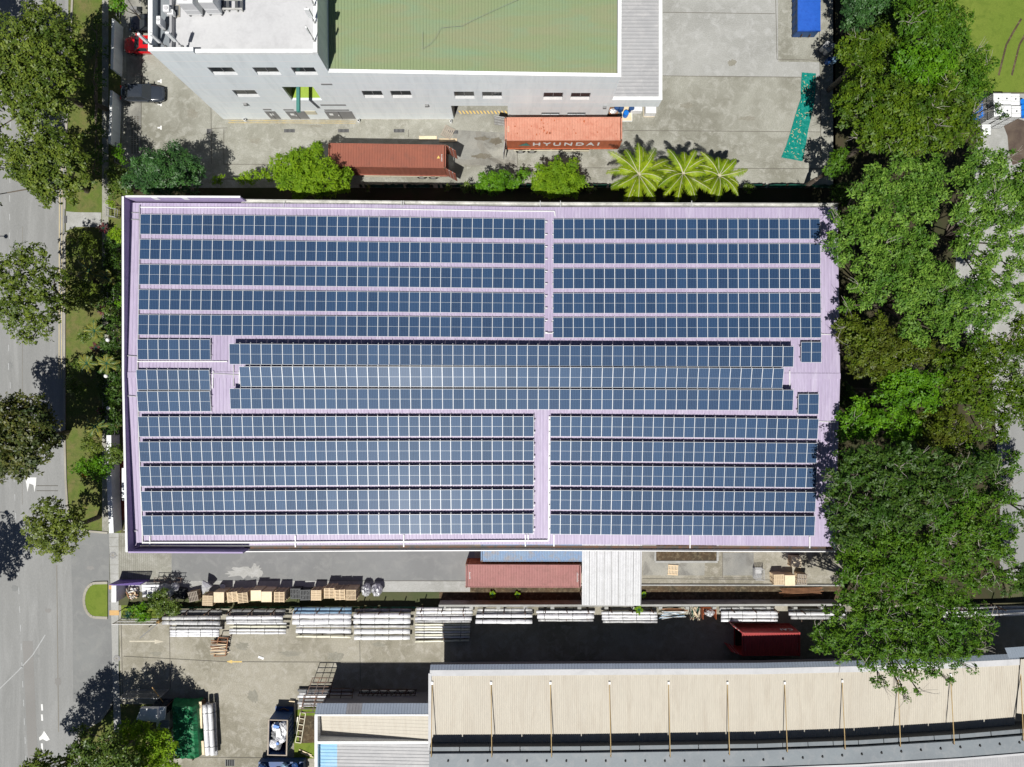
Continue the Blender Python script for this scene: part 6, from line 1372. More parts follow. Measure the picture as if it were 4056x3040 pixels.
def tree(name, label, lobes_px, z, mat, seed, size=0.252, cov=1.9, flat=.75, group=None, base=None, bark='bark', twigs=0, cat='tree', gap=0., dense=0., clump=5, aspect=.5, per=8, up=.5, zvar=1.5, trunk_r=.22, zmin=.8, twigmat='bark_pale', droop=.25):
    global NQ
    rn = random.Random(seed); lobes = []
    cxm = sum(l[0] for l in lobes_px) / len(lobes_px); cym = sum(l[1] for l in lobes_px) / len(lobes_px); rm = max(60, max(math.hypot(l[0] - cxm, l[1] - cym) + l[2] * .5 for l in lobes_px))
    for l in lobes_px:
        k = math.hypot(l[0] - cxm, l[1] - cym) / rm; r = l[2] * (H - z) / F
        zz = z + zvar * (1 - 1.6 * k * k) + rn.uniform(-.4, .4) * zvar * .6 + (l[3] if len(l) > 3 else 0); x, y, _ = W(l[0], l[1], zz); lobes.append((x, y, max(zz, r * flat + zmin * .3), r, r * flat))
    main = lobes
    if clump:
        nl = []
        for (x, y, zz, r, rz_) in main:
            nl.append((x, y, zz, r * .78, rz_ * .72))
            k = max(3, int(clump * (r / 1.6) ** 1.2)); a0 = rn.uniform(0, 6)
            for i in range(k):
                a = a0 + 2.4 * i; rr = r * .82 * math.sqrt((i + .4) / k); q = rr / r; sr = rn.uniform(.34, .52) * min(r, 2.0)
                nl.append((x + rr * math.cos(a), y + rr * math.sin(a), zz + rz_ * math.sqrt(max(.02, 1 - q * q)) * .78 + rn.uniform(-.15, .25), sr, sr * .7))
        lobes = nl
    bx = sum(l[0] for l in lobes) / len(lobes); by = sum(l[1] for l in lobes) / len(lobes)
    if base: bx, by = base
    t = thing(name, label, cat, (bx, by, 0), group)
    V = leaf_mesh(seed, lobes, size, cov if clump else cov * 1.5, aspect=aspect, gap=gap, per=per, up=up, droop=droop, dense=dense); NQ += len(V)
    o = bpy.data.objects.new('crown', mesh_from_quads('crown', V, mat, (bx, by, 0))); COL.objects.link(o); o.parent = t
    mb = MB(); top_ = max(l[2] for l in lobes); fork = Vector((bx + rn.uniform(-.2, .2), by + rn.uniform(-.2, .2), max(.3, z * .42)))
    mb.tube((bx, by, 0), fork, trunk_r * 1.25, bark, trunk_r, n=10)
    lobes = main
    for l in lobes:
        c = Vector((l[0], l[1], l[2])); mid = fork.lerp(c, .5) + Vector((rn.uniform(-.3, .3), rn.uniform(-.3, .3), .25))
        mb.tube(fork, mid, trunk_r * .55, bark, trunk_r * .35, n=7); mb.tube(mid, c, trunk_r * .35, bark, trunk_r * .15, n=6)
        for k in range(3):
            e = c + Vector((rn.uniform(-1, 1), rn.uniform(-1, 1), rn.uniform(.1, .8))).normalized() * l[3] * .8; mb.tube(mid.lerp(c, .7), e, trunk_r * .16, bark, .02, n=5)
    for k in range(twigs // 2):
        l = rn.choice(lobes); a = rn.uniform(0, 6.28); el = rn.uniform(.6, 1.3); d = Vector((math.cos(a) * math.cos(el), math.sin(a) * math.cos(el), math.sin(el)))
        c0 = Vector(l[:3]); c = c0 + Vector((d.x * l[3], d.y * l[3], d.z * l[4])) * .85; mb.tube(c0, c, .05, twigmat, .035, n=4, cap=False)
        for q in range(4):
            h = Vector((d.x + rn.uniform(-.9, .9), d.y + rn.uniform(-.9, .9), rn.uniform(.1, .5))).normalized(); p = c; w_ = .03
            for z_ in range(3):
                e = p + (h + Vector((rn.uniform(-.4, .4), rn.uniform(-.4, .4), rn.uniform(-.1, .2)))) * rn.uniform(.25, .5); mb.tube(p, e, w_, twigmat, w_ * .7, n=4, cap=False); p = e; w_ *= .7
    part(mb, 'trunk', t)
    return t
SG = 'street trees along the road'
tree('street_tree', 'tallest street tree, olive green, over the kerb left of the sedan', [(180, 110, 95), (110, 170, 90), (240, 220, 95), (90, 290, 100), (200, 330, 115), (290, 300, 55), (60, 380, 70), (150, 420, 85), (240, 420, 60), (210, 25, 35), (30, 230, 60), (270, 130, 50), (-60, 130, 90), (-80, 280, 100), (-60, 420, 90), (-40, 530, 70), (300, 200, 45), (110, 480, 50), (40, 330, 40)], 8, 'leaf_street', 1, size=0.29, cov=1.8, group=SG, gap=.3, zvar=1.2, aspect=.6)
tree('street_tree', 'second street tree from the top, beside the double yellow lines', [(130, 590, 70), (240, 580, 80), (110, 690, 65), (220, 700, 105), (310, 640, 50), (190, 770, 55), (320, 730, 50), (90, 630, 45), (30, 600, 60), (300, 560, 40), (-70, 650, 80), (-60, 780, 70), (290, 780, 35)], 7.5, 'leaf_street', 2, size=0.29, cov=1.7, group=SG, gap=.3, zvar=1.2, aspect=.6)
tree('street_tree', 'sparse street tree whose open crown shows the road through it', [(60, 1070, 80), (130, 1030, 70), (210, 1090, 65), (60, 1200, 85), (150, 1180, 95), (235, 1190, 50), (100, 1290, 75), (180, 1290, 65), (20, 1130, 55), (120, 1350, 30)], 8, 'leaf_street', 3, size=0.27, cov=1.0, group=SG, gap=.35, zvar=1.2, aspect=.6)
tree('street_tree', 'darkest street tree with some autumn coloured leaves', [(80, 1600, 60), (30, 1660, 70), (120, 1690, 85), (200, 1680, 60), (60, 1770, 80), (140, 1780, 75), (40, 1850, 50), (110, 1850, 55), (215, 1740, 45), (0, 1720, 60), (-60, 1640, 80), (-60, 1790, 80), (165, 1620, 45), (10, 1820, 40), (-30, 1850, 80), (-40, 1740, 90)], 8, 'leaf_autumn', 4, size=0.311, cov=1.5, group=SG, zvar=1.4, aspect=.6)
tree('street_tree', 'light yellow green street tree above the driveway mouth', [(190, 2010, 50), (240, 2040, 65), (160, 2080, 55), (290, 2080, 60), (210, 2120, 70), (140, 2140, 35), (270, 2150, 55), (230, 2190, 35), (330, 2110, 30), (310, 2030, 40), (165, 2155, 35)], 6.5, 'leaf_lightgreen', 5, size=0.266, cov=1.25, group=SG, gap=.15, zvar=1, aspect=.6)
tree('street_tree', 'street tree cut by the bottom photo edge at the left', [(170, 3010, 45), (120, 3050, 55), (210, 3070, 70), (100, 3130, 90), (220, 3160, 90), (60, 3190, 80)], 8, 'leaf_street', 6, size=0.296, cov=1.3, group=SG, gap=.15, aspect=.6)
tree('corner_tree', 'dark mixed tree at the bottom corner below the guard house', [(310, 2990, 60), (380, 2975, 55), (440, 3000, 60), (370, 3060, 80), (500, 3050, 80), (450, 2940, 45), (330, 2900, 30, -3), (480, 3120, 90), (340, 3140, 80)], 7, 'leaf_mid', 7, size=0.266, cov=1.5, group='trees around the guard house', aspect=.55)
tree('corner_tree', 'bright green leafy tree in front of the green netted rack', [(560, 2890, 38), (620, 2930, 50), (662, 2965, 48), (590, 2960, 50), (660, 3010, 50), (600, 3030, 55), (540, 2985, 40), (640, 2900, 35), (670, 3050, 40), (480, 2960, 50, -1), (500, 2900, 50, -1.5), (560, 3090, 80)], 3.8, 'leaf_lime', 8, size=0.252, cov=1.3, gap=.15, dense=.8, group='trees around the guard house')
for k, (a, b, r) in enumerate(((-225, 40, 95), (-215, 2425, 80))):
    tree('street_tree', 'street tree beyond the left edge whose shadow falls on the %s road' % ['upper', 'lower'][k], [(a - 50, b, r), (a - 40, b - 90, r * .8), (a - 60, b + 80, r * .8), (a - 130, b + 10, r)], 8, 'leaf_street', 60 + k, size=0.311, cov=1.0, group=SG, aspect=.6)
# hedge line north of the warehouse
tree('hedge_tree', 'dark large leaved tree at the left end of the hedge', [(560, 670, 50), (620, 640, 55), (690, 620, 50), (600, 730, 50), (670, 700, 65), (740, 660, 55), (750, 730, 45), (690, 755, 35), (790, 680, 28), (520, 720, 35), (640, 760, 25)], 4.6, 'leaf_bigdark', 11, size=0.340, cov=2.0, aspect=.34, per=9, gap=.15, dense=.8, group='trees of the hedge line', zvar=1.6)
tree('hedge_tree', 'small dark green bush at the corner between fence and hedge', [(450, 690, 35), (480, 730, 38), (455, 760, 30), (505, 765, 30), (500, 690, 25)], 3, 'leaf_mid', 12, size=0.252, cov=1.7, group='trees of the hedge line', zvar=.8, trunk_r=.1)
tree('shrub', 'low yellow green shrub between the two biggest hedge trees', [(960, 710, 26), (1000, 705, 32), (1040, 695, 22), (1070, 700, 22), (860, 715, 22), (885, 705, 16)], 1.6, 'leaf_lime', 13, size=0.222, cov=1.3, cat='shrub', group='shrubs in the hedge line', zvar=.4, trunk_r=.06)
tree('hedge_tree', 'big round lime green tree left of the red brown container', [(1140, 660, 58), (1200, 620, 42), (1240, 640, 58), (1290, 690, 62), (1190, 720, 62), (1130, 715, 40), (1260, 760, 30), (1350, 710, 45), (1370, 700, 28), (1230, 700, 70), (1360, 745, 28), (1120, 690, 38), (1180, 775, 22), (1260, 595, 24), (1310, 755, 32)], 4.0, 'leaf_lime', 14, size=0.237, cov=2.0, aspect=.5, gap=.15, dense=.8, group='trees of the hedge line', zvar=1.3)
tree('hedge_tree', 'rounded lime green tree just left of the coconut palms', [(2150, 700, 46), (2200, 675, 46), (2255, 690, 46), (2285, 725, 36), (2210, 735, 52), (2140, 745, 34), (2260, 760, 28), (2210, 700, 58), (2180, 770, 18)], 3.6, 'leaf_lime', 15, size=0.222, cov=2.2, aspect=.5, gap=.15, dense=.8, group='trees of the hedge line', zvar=1.1)
tree('hedge_tree', 'medium green bush touching the rounded lime tree from the left', [(1930, 720, 38), (1980, 710, 38), (2030, 725, 32), (1960, 750, 30), (1910, 745, 26)], 3, 'leaf_bright', 16, size=0.207, cov=1.9, group='trees of the hedge line', zvar=.8, trunk_r=.1)
for k, (a, b, r, l) in enumerate(((1850, 745, 20, 'small dark shrub at the fence below the oil stained slab'), (1770, 745, 14, 'tiny dark shrub at the fence left of the medium bush'), (2075, 690, 24, 'thin upright shrub between the medium bush and the rounded lime tree'), (2340, 752, 16, 'small dark shrub between the lime tree and the palms'), (2965, 745, 20, 'spiky small shrub right of the palms'), (1455, 745, 12, 'tiny shrub right of the biggest lime tree'), (3320, 780, 22, 'small lime shrub by the roof corner under the trees'))):
    tree('shrub', l, [(a, b, r), (a + r * .9, b + 3, r * .7), (a - r * .8, b - 2, r * .6)], 1.3, 'leaf_bright' if k in (2, 6) else 'leaf_mid', 20 + k, size=0.192, cov=1.2, cat='shrub', group='shrubs in the hedge line', zvar=.3, trunk_r=.05)
# garden left of the warehouse
for k, (a, b, r, m_, l) in enumerate(((470, 930, 34, 'leaf_lime', 'bright lime bush touching the purple parapet'), (440, 800, 22, 'leaf_lime', 'yellow green bush above the small white gate'), (340, 970, 60, 'leaf_street', 'open dappled bush on the verge below the concrete pad'), (370, 1170, 45, 'leaf_mid', 'dark bush under the sparse street tree'),
                                     (480, 1195, 22, 'leaf_bright', 'small bright bush against the purple wall'), (430, 1230, 25, 'leaf_mid', 'dark green bush near the metal railing'), (330, 1850, 40, 'leaf_bright', 'lower bright bush on the grass beside the kerb'), (400, 1850, 48, 'leaf_bright', 'bright bush at the head of the thick white wall'),
                                     (365, 1760, 40, 'leaf_street', 'dull olive bush below the yellowing palm plant'), (460, 1800, 42, 'leaf_mid', 'bush spreading over the white topped wall'), (300, 1530, 40, 'leaf_mid', 'dark bush by the kerb in deep shade'), (310, 1450, 30, 'leaf_mid', 'shaded low bush below the grass strip'), (340, 1330, 30, 'leaf_mid', 'dark bush beside the palm plants'),
                                     (640, 2385, 52, 'leaf_mid', 'leafy bush hanging over the green netting beside the black pallet'), (560, 2425, 40, 'leaf_bright', 'grassy green bush behind the three spiky plants'), (690, 2410, 30, 'leaf_mid', 'right end of the bushes above the first pipe rack'))):
    tree('garden_bush', l, [(a - r * .4, b, r * .7), (a + r * .4, b + r * .2, r * .7), (a, b - r * .5, r * .6), (a, b + r * .5, r * .6)], 1.8, m_, 100 + k, size=0.222, cov=1.3, cat='bush', group='bushes in the side gardens', zvar=.5, trunk_r=.05, gap=.15)
tree('verge_tree', 'dark small tree over the verge right of the sparse street tree', [(290, 1120, 45), (350, 1130, 45), (300, 1190, 50), (360, 1000, 30), (270, 1080, 30)], 3.5, 'leaf_street', 132, size=0.252, cov=1.2, group='trees in the side garden', gap=.2)
tree('wall_tree', 'shaded tree growing behind the parked sedan at the wall', [(478, 615, 22), (490, 640, 18), (465, 590, 20)], 3, 'leaf_bright', 133, size=0.222, cov=1.2, group='trees in the side garden', trunk_r=.08)
tree('wall_tree', 'bright leafy tree at the top edge above the first boundary wall', [(470, 10, 32), (460, -40, 50), (490, 35, 22)], 4, 'leaf_bright', 134, size=0.266, cov=1.3, group='trees in the side garden', trunk_r=.08)
tree('verge_tree', 'leafy dark tree shading the verge left of the boundary walls', [(395, 100, 40, -3), (385, 200, 50, -3), (390, 330, 40, -3), (380, 520, 45, -3), (400, 620, 45, -3), (385, 700, 40, -3)], 4, 'leaf_dark', 135, size=0.252, cov=.55, group='trees in the side garden', gap=.35)

for k, (y0, y1, l) in enumerate(((960, 1180, 'added dark hedge standing in for shade between the lime bush and the metal railing'), (1200, 1420, 'added dark hedge standing in for shade right of the upper palm plants'), (1440, 1720, 'added dark hedge standing in for shade beside the lower globe lamps'))):
    n = int((y1 - y0) / 26); rr = random.Random(k); tree('shade_hedge', l, [(rr.uniform(425, 475), y0 + (y1 - y0) * i / n, rr.uniform(24, 34)) for i in range(n)] + [(rr.uniform(395, 430), y0 + (y1 - y0) * (i + .5) / n, 22, -.4) for i in range(n)], 1.2, 'leaf_dark', 140 + k, size=.24, cov=1.2, cat='hedge', group='added shade hedges beside the purple building', zvar=.4, trunk_r=.05, gap=.1)  # added hedge, its low dark leaves stand in for shade on the garden
def fronds(name, px, py, h, n, L, mat, label, cat, group, seed, droop=.5, width=.55, nleaf=26, lw=.07, trunk=True, el0=.25, el1=1.0, sub='frond', stiff=False):
    x, y, _ = W(px, py, h); rn = random.Random(seed); t = thing(name, label, cat, (x, y, 0), group)
    if trunk: mb = MB(); mb.tube((x, y - .1, 0), (x, y, h), .16, 'bark', .11, n=10); part(mb, 'trunk', t)
    for k in range(n):
        a = 2 * math.pi * k / n * 3 + rn.uniform(-.35, .35); el = el0 + (el1 - el0) * ((k * 7) % n) / n + rn.uniform(-.1, .1); ll = L * rn.uniform(.62, 1.08)
        pts = []; p = Vector((x, y, h)); seg = 9; e = el; hd = Vector((math.cos(a), math.sin(a), 0)); side = Vector((-math.sin(a), math.cos(a), 0)); bend = rn.uniform(-.3, .3); dr = droop * rn.uniform(.75, 1.3)
        for j in range(seg + 1):
            pts.append(p.copy()); hd2 = (hd + side * bend * j / seg * 2).normalized(); p = p + (hd2 * math.cos(e) + Vector((0, 0, 1)) * math.sin(e)) * ll / seg; e -= dr * 2.1 / seg * (1 + j * .12)
        mb = MB()
        for j in range(seg): mb.tube(pts[j], pts[j + 1], .035 * (1 - j / seg * .7), 'cream_metal' if mat == 'leaf_palm' else 'fence_green', .035 * (1 - (j + 1) / seg * .7), n=4, cap=False)
        vs = []; fs = []
        for q in range(nleaf):
            f = .08 + .92 * q / nleaf; jj = min(int(f * seg), seg - 1); c = pts[jj].lerp(pts[jj + 1], f * seg - jj); dd = (pts[jj + 1] - pts[jj]).normalized()
            wl = width * (math.sin(math.pi * min(1, f * .93 + .07)) ** .6) * rn.uniform(.6, 1.15)
            for s in (-1, 1):
                d = (side * s * .8 + dd * .62 + Vector((0, 0, -.38 + rn.uniform(-.1, .1)))).normalized(); w2 = dd * lw
                i0 = len(vs); m = c + d * wl * .55; e_ = c + d * wl + Vector((0, 0, -.12 * wl)); vs += [c - w2 * .5, m - w2 * .5, e_, m + w2 * .5, c + w2 * .5]; fs.append((i0, i0 + 1, i0 + 2, i0 + 3, i0 + 4))
        mb.add(vs, fs, mat); part(mb, sub, t)
    return t
PG = 'coconut palms beside the pale yard'
fronds('coconut_palm', 2530, 692, 6.2, 27, 4.1, 'leaf_palm', 'largest, leftmost coconut palm beside the orange container', 'palm', PG, 1, width=.75, nleaf=46, lw=.065, droop=.6)
fronds('coconut_palm', 2705, 690, 6.0, 25, 3.9, 'leaf_palm', 'middle one of the three coconut palms', 'palm', PG, 2, width=.72, nleaf=44, lw=.065, droop=.6)
fronds('coconut_palm', 2848, 698, 5.4, 23, 3.4, 'leaf_palm', 'smallest, rightmost of the three coconut palms', 'palm', PG, 3, width=.66, nleaf=42, lw=.065, droop=.6)
for k, (a, b, L, l) in enumerate(((355, 1075, 1.5, 'broad leaved palm plant right of the sparse street tree'), (420, 1100, 1.1, 'smaller palm plant with upright yellow leaves near the railing'), (375, 1310, 1.4, 'palm plant with yellowing fronds left of the top globe lamp'), (345, 1440, 1.3, 'palm plant at the kerb side in deep shade'),
                                  (425, 1440, 1.3, 'palm plant with pale drooping fronds beside the middle globe lamp'), (380, 1690, 1.5, 'palm plant with one bright yellow frond below the lowest globe lamp'))):
    fronds('palm_plant', a, b, 2.6, 10, L * 1.1, 'leaf_banana', l, 'palm plant', 'palm plants in the garden', 30 + k, width=.36, nleaf=16, lw=.16, droop=.45, el0=.3)
for k, (a, b, l) in enumerate(((410, 905, 'red leaved plant beside the concrete pad'), (412, 1232, 'red leaved plant below the sparse street tree'), (382, 1378, 'red leaved plant between the palm plants'), (402, 1628, 'dark red plant beside the lowest globe lamp'))):
    fronds('red_plant', a, b, 1.0, 14, .75, 'leaf_red', l, 'red plant', 'red leaved plants in the garden', 50 + k, width=.16, nleaf=6, lw=.12, droop=.3, trunk=False, el0=.2, el1=1.3, sub='leaf')
mb = MB(); c = W(336, 1882, .5)
for k in range(14): a = k * .45; mb.bar((c[0], c[1], .3), (c[0] + .3 * math.cos(a), c[1] + .3 * math.sin(a), .6), .12, .03, 'car_red')
single(mb, 'flowering_plant', 'small orange red flowering plant on the shaded verge', 'flower')
for k, (a, b, l) in enumerate(((508, 2438, 'leftmost'), (557, 2436, 'middle'), (568, 2406, 'uppermost'))):
    fronds('spiky_plant', a, b, .35, 26, .72, 'leaf_agave', '%s of three pale spiky plants behind the sliding gate' % l, 'spiky plant', 'pale spiky plants by the sliding gate', 70 + k, width=.06, nleaf=5, lw=.16, droop=.25, trunk=False, el0=.1, el1=1.2, sub='leaf')
for k, (a, b, l) in enumerate(((1950, 2356, 'small weed in the dark drain below the pink container, left one'), (2050, 2356, 'small weed in the dark drain below the pink container, right one'), (2550, 2356, 'small weed at the corner of the white canopy'), (2530, 2415, 'bright green plant over the wrapped pipes at the canopy'))):
    fronds('weed', a, b, .3 if k < 3 else 1.9, 8, .4 if k < 3 else .7, 'leaf_lime', l, 'weed', 'weeds by the yard wall', 80 + k, width=.2, nleaf=5, lw=.2, droop=.3, trunk=False, el0=.2, el1=.9, sub='leaf')
# the wood on the right, tree by tree
FG = 'big trees on the right side'
tree('hedge_tree', 'tall clipped bush at the top beside the blue truck bin', [(3385, 40, 55), (3440, 10, 55), (3370, 105, 42), (3490, 15, 45), (3540, 40, 30), (3420, 80, 40), (3450, -50, 60), (3370, -30, 50)], 5, 'leaf_bigdark', 201, size=0.252, cov=1.8, group='bushes at the top right')
tree('forest_tree', 'dark green tree bordering the grass field at the top right', [(3620, 60, 70), (3700, 70, 80), (3770, 90, 70), (3650, 160, 80), (3740, 170, 75), (3600, 120, 50), (3580, 20, 50), (3560, 200, 45)], 8, 'leaf_forest', 202, size=0.296, cov=1.6, group=FG, gap=.22, dense=.9, twigs=6)
tree('forest_tree', 'yellow green crown just below the silver drums', [(3400, 175, 55), (3470, 170, 60), (3510, 220, 55), (3380, 240, 55), (3440, 290, 65), (3350, 210, 40), (3490, 150, 40), (3380, 310, 50)], 7.5, 'leaf_olive', 203, size=0.296, cov=1.7, group=FG, gap=.22, dense=.9, twigs=5)
tree('forest_tree', 'bright mid green crown between the olive crown and the grass field', [(3590, 250, 70), (3660, 260, 75), (3720, 260, 60), (3620, 330, 65), (3560, 310, 50), (3690, 340, 60)], 10, 'leaf_bright', 204, size=0.296, cov=1.6, group=FG, gap=.22, dense=.9, twigs=6)
tree('forest_tree', 'leafy crown beside the tyre tracks on the grass field', [(3830, 240, 60), (3880, 280, 55), (3820, 320, 60), (3890, 350, 45), (3850, 380, 45), (3780, 200, 40)], 8.5, 'leaf_forest', 205, size=0.296, cov=1.6, group=FG, gap=.22, dense=.9, twigs=5)
tree('forest_tree', 'wide olive crown with bare twigs left of the white tanks', [(3390, 390, 75), (3470, 380, 80), (3360, 450, 60), (3440, 480, 85), (3540, 440, 85), (3640, 440, 80), (3560, 540, 80), (3660, 540, 80), (3740, 460, 75), (3730, 380, 55), (3810, 470, 60), (3780, 540, 60), (3860, 540, 40), (3480, 570, 55), (3330, 400, 40), (3420, 550, 45), (3830, 420, 35)], 11, 'leaf_olive', 206, size=0.296, cov=1.6, group=FG, gap=.22, dense=.9, twigs=34)
tree('forest_tree', 'small detached crown near the lower corner of the pale yard', [(3310, 640, 42), (3330, 610, 30), (3290, 680, 28), (3340, 670, 25)], 7, 'leaf_forest', 207, size=0.281, cov=1.7, group=FG, gap=.22, dense=.9)
tree('broadleaf_tree', 'huge light green tree with shiny leaves, upper part of its clumps beside the roof corner', [(3450, 690, 50), (3560, 640, 50), (3640, 680, 60), (3500, 750, 65), (3600, 740, 60), (3700, 760, 65), (3560, 820, 65), (3440, 800, 60), (3660, 840, 60), (3390, 750, 35), (3700, 660, 40), (3400, 840, 45), (3330, 880, 35), (3300, 960, 45), (3380, 930, 60), (3470, 890, 60), (3460, 980, 60), (3550, 920, 60), (3310, 850, 25), (3330, 1020, 40), (3400, 1060, 40)], 12, 'leaf_gloss', 208, size=0.311, cov=1.6, aspect=.42, group=FG, gap=.22, dense=.9, twigs=6, zvar=1.2)
tree('broadleaf_tree', 'light green shiny tree in the middle of the wood, right of the roof', [(3640, 950, 60), (3560, 1020, 60), (3480, 1080, 60), (3650, 1050, 60), (3740, 1110, 60), (3570, 1120, 65), (3660, 1150, 60), (3740, 1200, 60), (3590, 1200, 55), (3820, 1160, 60), (3900, 1190, 55), (3800, 1250, 60), (3890, 1280, 50), (3700, 1270, 55), (3760, 1330, 45), (3480, 1170, 40), (3400, 1130, 40), (3600, 1290, 45), (3640, 1340, 40), (3860, 1340, 35), (3960, 1230, 50), (3350, 1210, 28), (3430, 1200, 30)], 12.5, 'leaf_gloss', 209, size=0.311, cov=2.0, aspect=.42, group=FG, gap=.22, dense=.9, twigs=6, zvar=1.0)
tree('broadleaf_tree', 'light green shiny tree at the right photo edge below the stained lot', [(3860, 760, 60), (3930, 700, 55), (3800, 700, 45), (3990, 760, 60), (4050, 700, 60), (3900, 860, 55), (3990, 880, 55), (4060, 830, 60), (3840, 920, 45), (3950, 960, 50), (4040, 970, 55), (3900, 1040, 45), (4020, 1060, 45), (3870, 620, 45), (3960, 640, 50), (3800, 850, 45), (4090, 760, 60), (3800, 980, 45), (3880, 1110, 45), (3960, 1130, 50), (4040, 1160, 50), (3930, 800, 40)], 12, 'leaf_gloss', 210, size=0.311, cov=2.4, aspect=.42, group=FG, gap=.22, dense=.9, twigs=8, zvar=1.2)
tree('forest_tree', 'dull brownish green crown touching the roof near the pair of panels', [(3350, 1290, 50), (3400, 1330, 60), (3330, 1340, 30), (3470, 1300, 50), (3430, 1390, 65), (3510, 1380, 65), (3590, 1400, 60), (3470, 1450, 55), (3550, 1460, 55), (3670, 1410, 55), (3380, 1400, 40), (3540, 1320, 35), (3400, 1470, 35)], 11, 'leaf_brown', 211, size=0.266, cov=1.9, group=FG, gap=.22, dense=.9, twigs=10)
tree('forest_tree', 'olive crown at the right edge in the middle of the wood', [(3750, 1430, 65), (3840, 1410, 65), (3920, 1380, 60), (4000, 1360, 60), (3800, 1510, 65), (3890, 1480, 65), (3970, 1450, 60), (4050, 1400, 60), (3860, 1580, 60), (3950, 1560, 60), (4040, 1520, 60), (4030, 1610, 55), (3760, 1570, 50), (4080, 1680, 50), (3980, 1650, 50), (3960, 1720, 40), (3880, 1720, 40), (4060, 1600, 45), (3900, 1650, 45), (4040, 1290, 45)], 11, 'leaf_olive', 212, size=0.266, cov=1.6, group=FG, gap=.22, dense=.9, twigs=12)
tree('forest_tree', 'fresh bright green crown low in the wood opposite the ridge', [(3530, 1530, 60), (3600, 1510, 60), (3670, 1530, 55), (3560, 1580, 55), (3640, 1580, 50), (3490, 1570, 40), (3700, 1580, 35)], 11.5, 'leaf_bright', 213, size=0.266, cov=1.9, group=FG, gap=.22, dense=.9, twigs=4)
tree('forest_tree', 'dark green crown beside the pair of panels south of the ridge', [(3400, 1620, 50), (3370, 1680, 45), (3440, 1670, 55), (3350, 1720, 35), (3520, 1680, 60), (3600, 1670, 55), (3420, 1720, 40), (3330, 1650, 22), (3570, 1730, 45)], 10.5, 'leaf_bright', 214, size=0.281, cov=1.7, group=FG, gap=.22, dense=.9, twigs=5)
tree('forest_tree', 'yellowing crown in the lower middle of the wood', [(3680, 1660, 60), (3750, 1650, 55), (3800, 1720, 50), (3720, 1730, 60), (3640, 1740, 40), (3840, 1760, 35), (3770, 1790, 45)], 10.5, 'leaf_brown', 215, size=0.266, cov=1.8, group=FG, gap=.22, dense=.9, twigs=8)
tree('dark_tree', 'very large dark crown over the lower right roof corner, its upper half', [(3350, 1820, 50), (3430, 1800, 60), (3520, 1820, 65), (3600, 1830, 70), (3700, 1840, 65), (3300, 1890, 40), (3380, 1890, 65), (3480, 1910, 70), (3580, 1930, 75), (3690, 1940, 70), (3790, 1880, 65), (3870, 1850, 60), (3940, 1900, 50), (3290, 1970, 45), (3370, 1990, 65), (3480, 2020, 70), (3600, 2040, 70), (3300, 2060, 45), (3400, 2090, 65), (3330, 2130, 45)], 13, 'leaf_dark', 216, size=0.281, cov=1.75, group=FG, gap=.22, dense=.9, twigs=36, zvar=1.4)
tree('dark_tree', 'dark crown with pale twigs along the grey road on the right', [(3720, 2040, 70), (3820, 1990, 65), (3900, 1990, 60), (3970, 1960, 50), (4000, 1860, 35), (3700, 2140, 70), (3800, 2100, 70), (3900, 2090, 60), (3970, 2060, 45), (3760, 2220, 70), (3870, 2190, 60), (3950, 2170, 45), (3840, 2290, 60), (3930, 2270, 45), (4010, 1800, 30), (3990, 2200, 40), (4000, 2120, 35), (3990, 2290, 30), (3860, 1800, 45), (3920, 1820, 40)], 12, 'leaf_forest', 217, size=0.266, cov=1.5, group=FG, gap=.22, dense=.9, twigs=36)
tree('dark_tree', 'dark green crown just south of the roof corner by the wooden pallets', [(3430, 2180, 65), (3510, 2140, 60), (3590, 2170, 70), (3660, 2240, 65), (3360, 2210, 45), (3400, 2270, 60), (3500, 2260, 70), (3590, 2280, 70), (3330, 2290, 35), (3680, 2320, 60), (3350, 2180, 35)], 12, 'leaf_forest', 218, size=0.266, cov=1.7, group=FG, gap=.22, dense=.9, twigs=22, zvar=1.2)
tree('spreading_tree', 'wide spreading tree hanging over the long beige roof', [(3380, 2360, 60), (3460, 2350, 65), (3560, 2370, 70), (3660, 2390, 70), (3760, 2360, 65), (3300, 2430, 45), (3380, 2440, 60), (3470, 2450, 65), (3570, 2470, 70), (3670, 2480, 70), (3770, 2450, 65), (3860, 2420, 55), (3230, 2500, 45), (3310, 2520, 55), (3400, 2540, 60), (3500, 2550, 65), (3600, 2570, 65), (3700, 2570, 60), (3790, 2540, 60), (3870, 2500, 50),
      (3250, 2560, 35), (3340, 2590, 45), (3440, 2620, 45), (3530, 2640, 45), (3610, 2660, 40), (3690, 2640, 40), (3780, 2610, 40), (3850, 2570, 40), (3480, 2700, 28), (3560, 2720, 28), (3590, 2770, 16), (3640, 2740, 18), (3920, 2460, 28), (3760, 2700, 20), (3850, 2650, 22)], 12, 'leaf_forest', 219, size=0.252, cov=1.45, group=FG, twigs=60, zvar=1.6, gap=.3, dense=.5)
tree('forest_tree', 'small dark tree at the right photo edge above the far pipe rack', [(4040, 2270, 40), (4070, 2310, 45), (4030, 2330, 25), (3985, 2350, 22), (4090, 2250, 50)], 5, 'leaf_dark', 220, size=0.252, cov=1.6, group=FG, gap=.22, dense=.9)
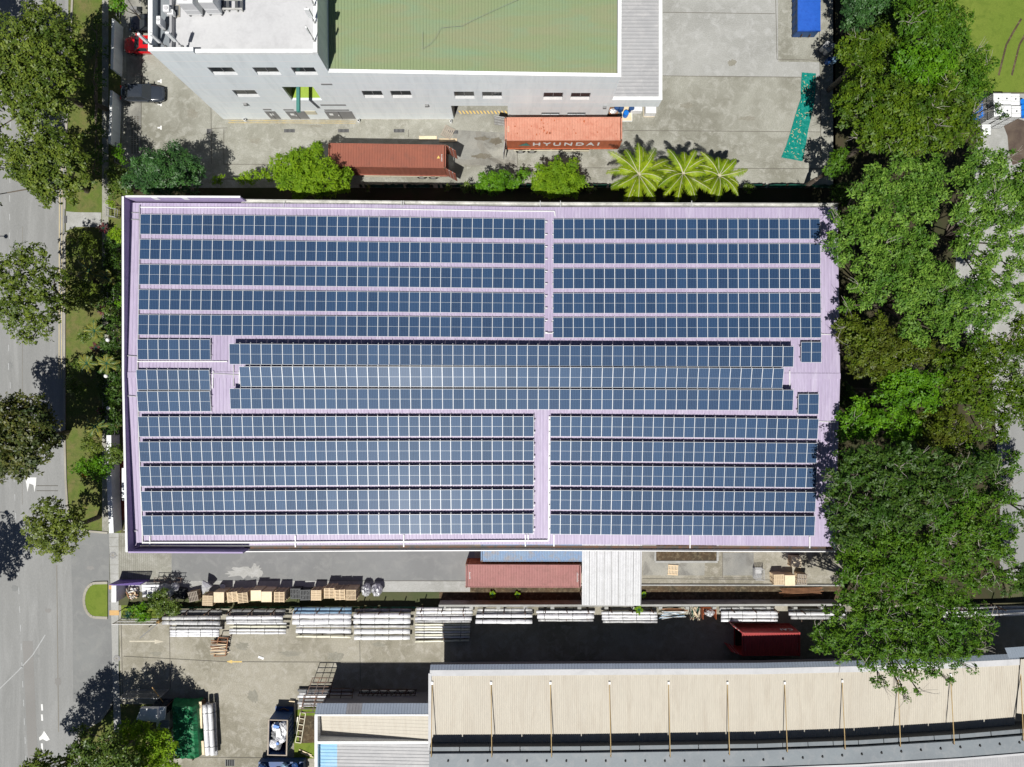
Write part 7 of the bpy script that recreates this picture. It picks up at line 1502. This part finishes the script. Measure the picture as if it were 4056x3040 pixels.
tree('forest_tree', 'dark tree at the right photo edge shading the grey road', [(4090, 2010, 60), (4100, 2080, 60), (4120, 1950, 60)], 7, 'leaf_dark', 221, size=0.252, cov=1.4, group=FG, gap=.22, dense=.9)
for k, (a, b, r) in enumerate(((3500, 60, 60), (3330, 760, 40), (3345, 1560, 45), (3340, 2200, 30), (3960, 430, 20))):
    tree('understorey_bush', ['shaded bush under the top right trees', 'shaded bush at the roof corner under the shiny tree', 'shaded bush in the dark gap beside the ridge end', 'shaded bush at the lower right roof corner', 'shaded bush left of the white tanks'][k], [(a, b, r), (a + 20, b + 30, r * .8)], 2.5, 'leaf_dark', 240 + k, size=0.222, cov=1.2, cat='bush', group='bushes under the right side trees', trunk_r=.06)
# tyre tracks in the grass
mb = MB()
for off in (0, 52): strip([(4045 + off, 75), (4012 + off, 130), (3985 + off, 180), (3970 + off, 240), (3955 + off, 300)], .22, 'dirt_strip', .026)
struct(mb, 'tyre_tracks')
print('leaf quads', NQ)
# ------------------------------------------------------------------ light and camera
w = bpy.data.worlds.new('World'); S.world = w; w.use_nodes = True; t = w.node_tree
sky = t.nodes.new('ShaderNodeTexSky'); sky.sky_type = 'NISHITA'; sky.sun_disc = False
sky.sun_elevation = R(63.3); sky.sun_rotation = R(198.2); sky.air_density = .5; sky.dust_density = .3; sky.ozone_density = .6
t.links.new(sky.outputs[0], t.nodes['Background'].inputs[0]); t.nodes['Background'].inputs[1].default_value = .05
L = bpy.data.lights.new('sun', 'SUN'); L.energy = 5.0; L.angle = R(.5); L.color = (1, .975, .93)
lo = bpy.data.objects.new('sun', L); COL.objects.link(lo)
lo.rotation_euler = Vector((.157, .478, -1)).to_track_quat('-Z', 'Y').to_euler(); lo.location = (-20, -60, 120)
cam = bpy.data.cameras.new('camera'); co = bpy.data.objects.new('camera', cam); COL.objects.link(co)
co.location = (0, 0, H); cam.sensor_width = 36; cam.lens = F / 4056 * 36; cam.clip_end = 2000; cam.clip_start = .5
S.camera = co
S.render.engine = 'CYCLES'
S.view_settings.view_transform = 'Standard'; S.view_settings.look = 'None'; S.view_settings.gamma = 1; S.view_settings.exposure = 0.15
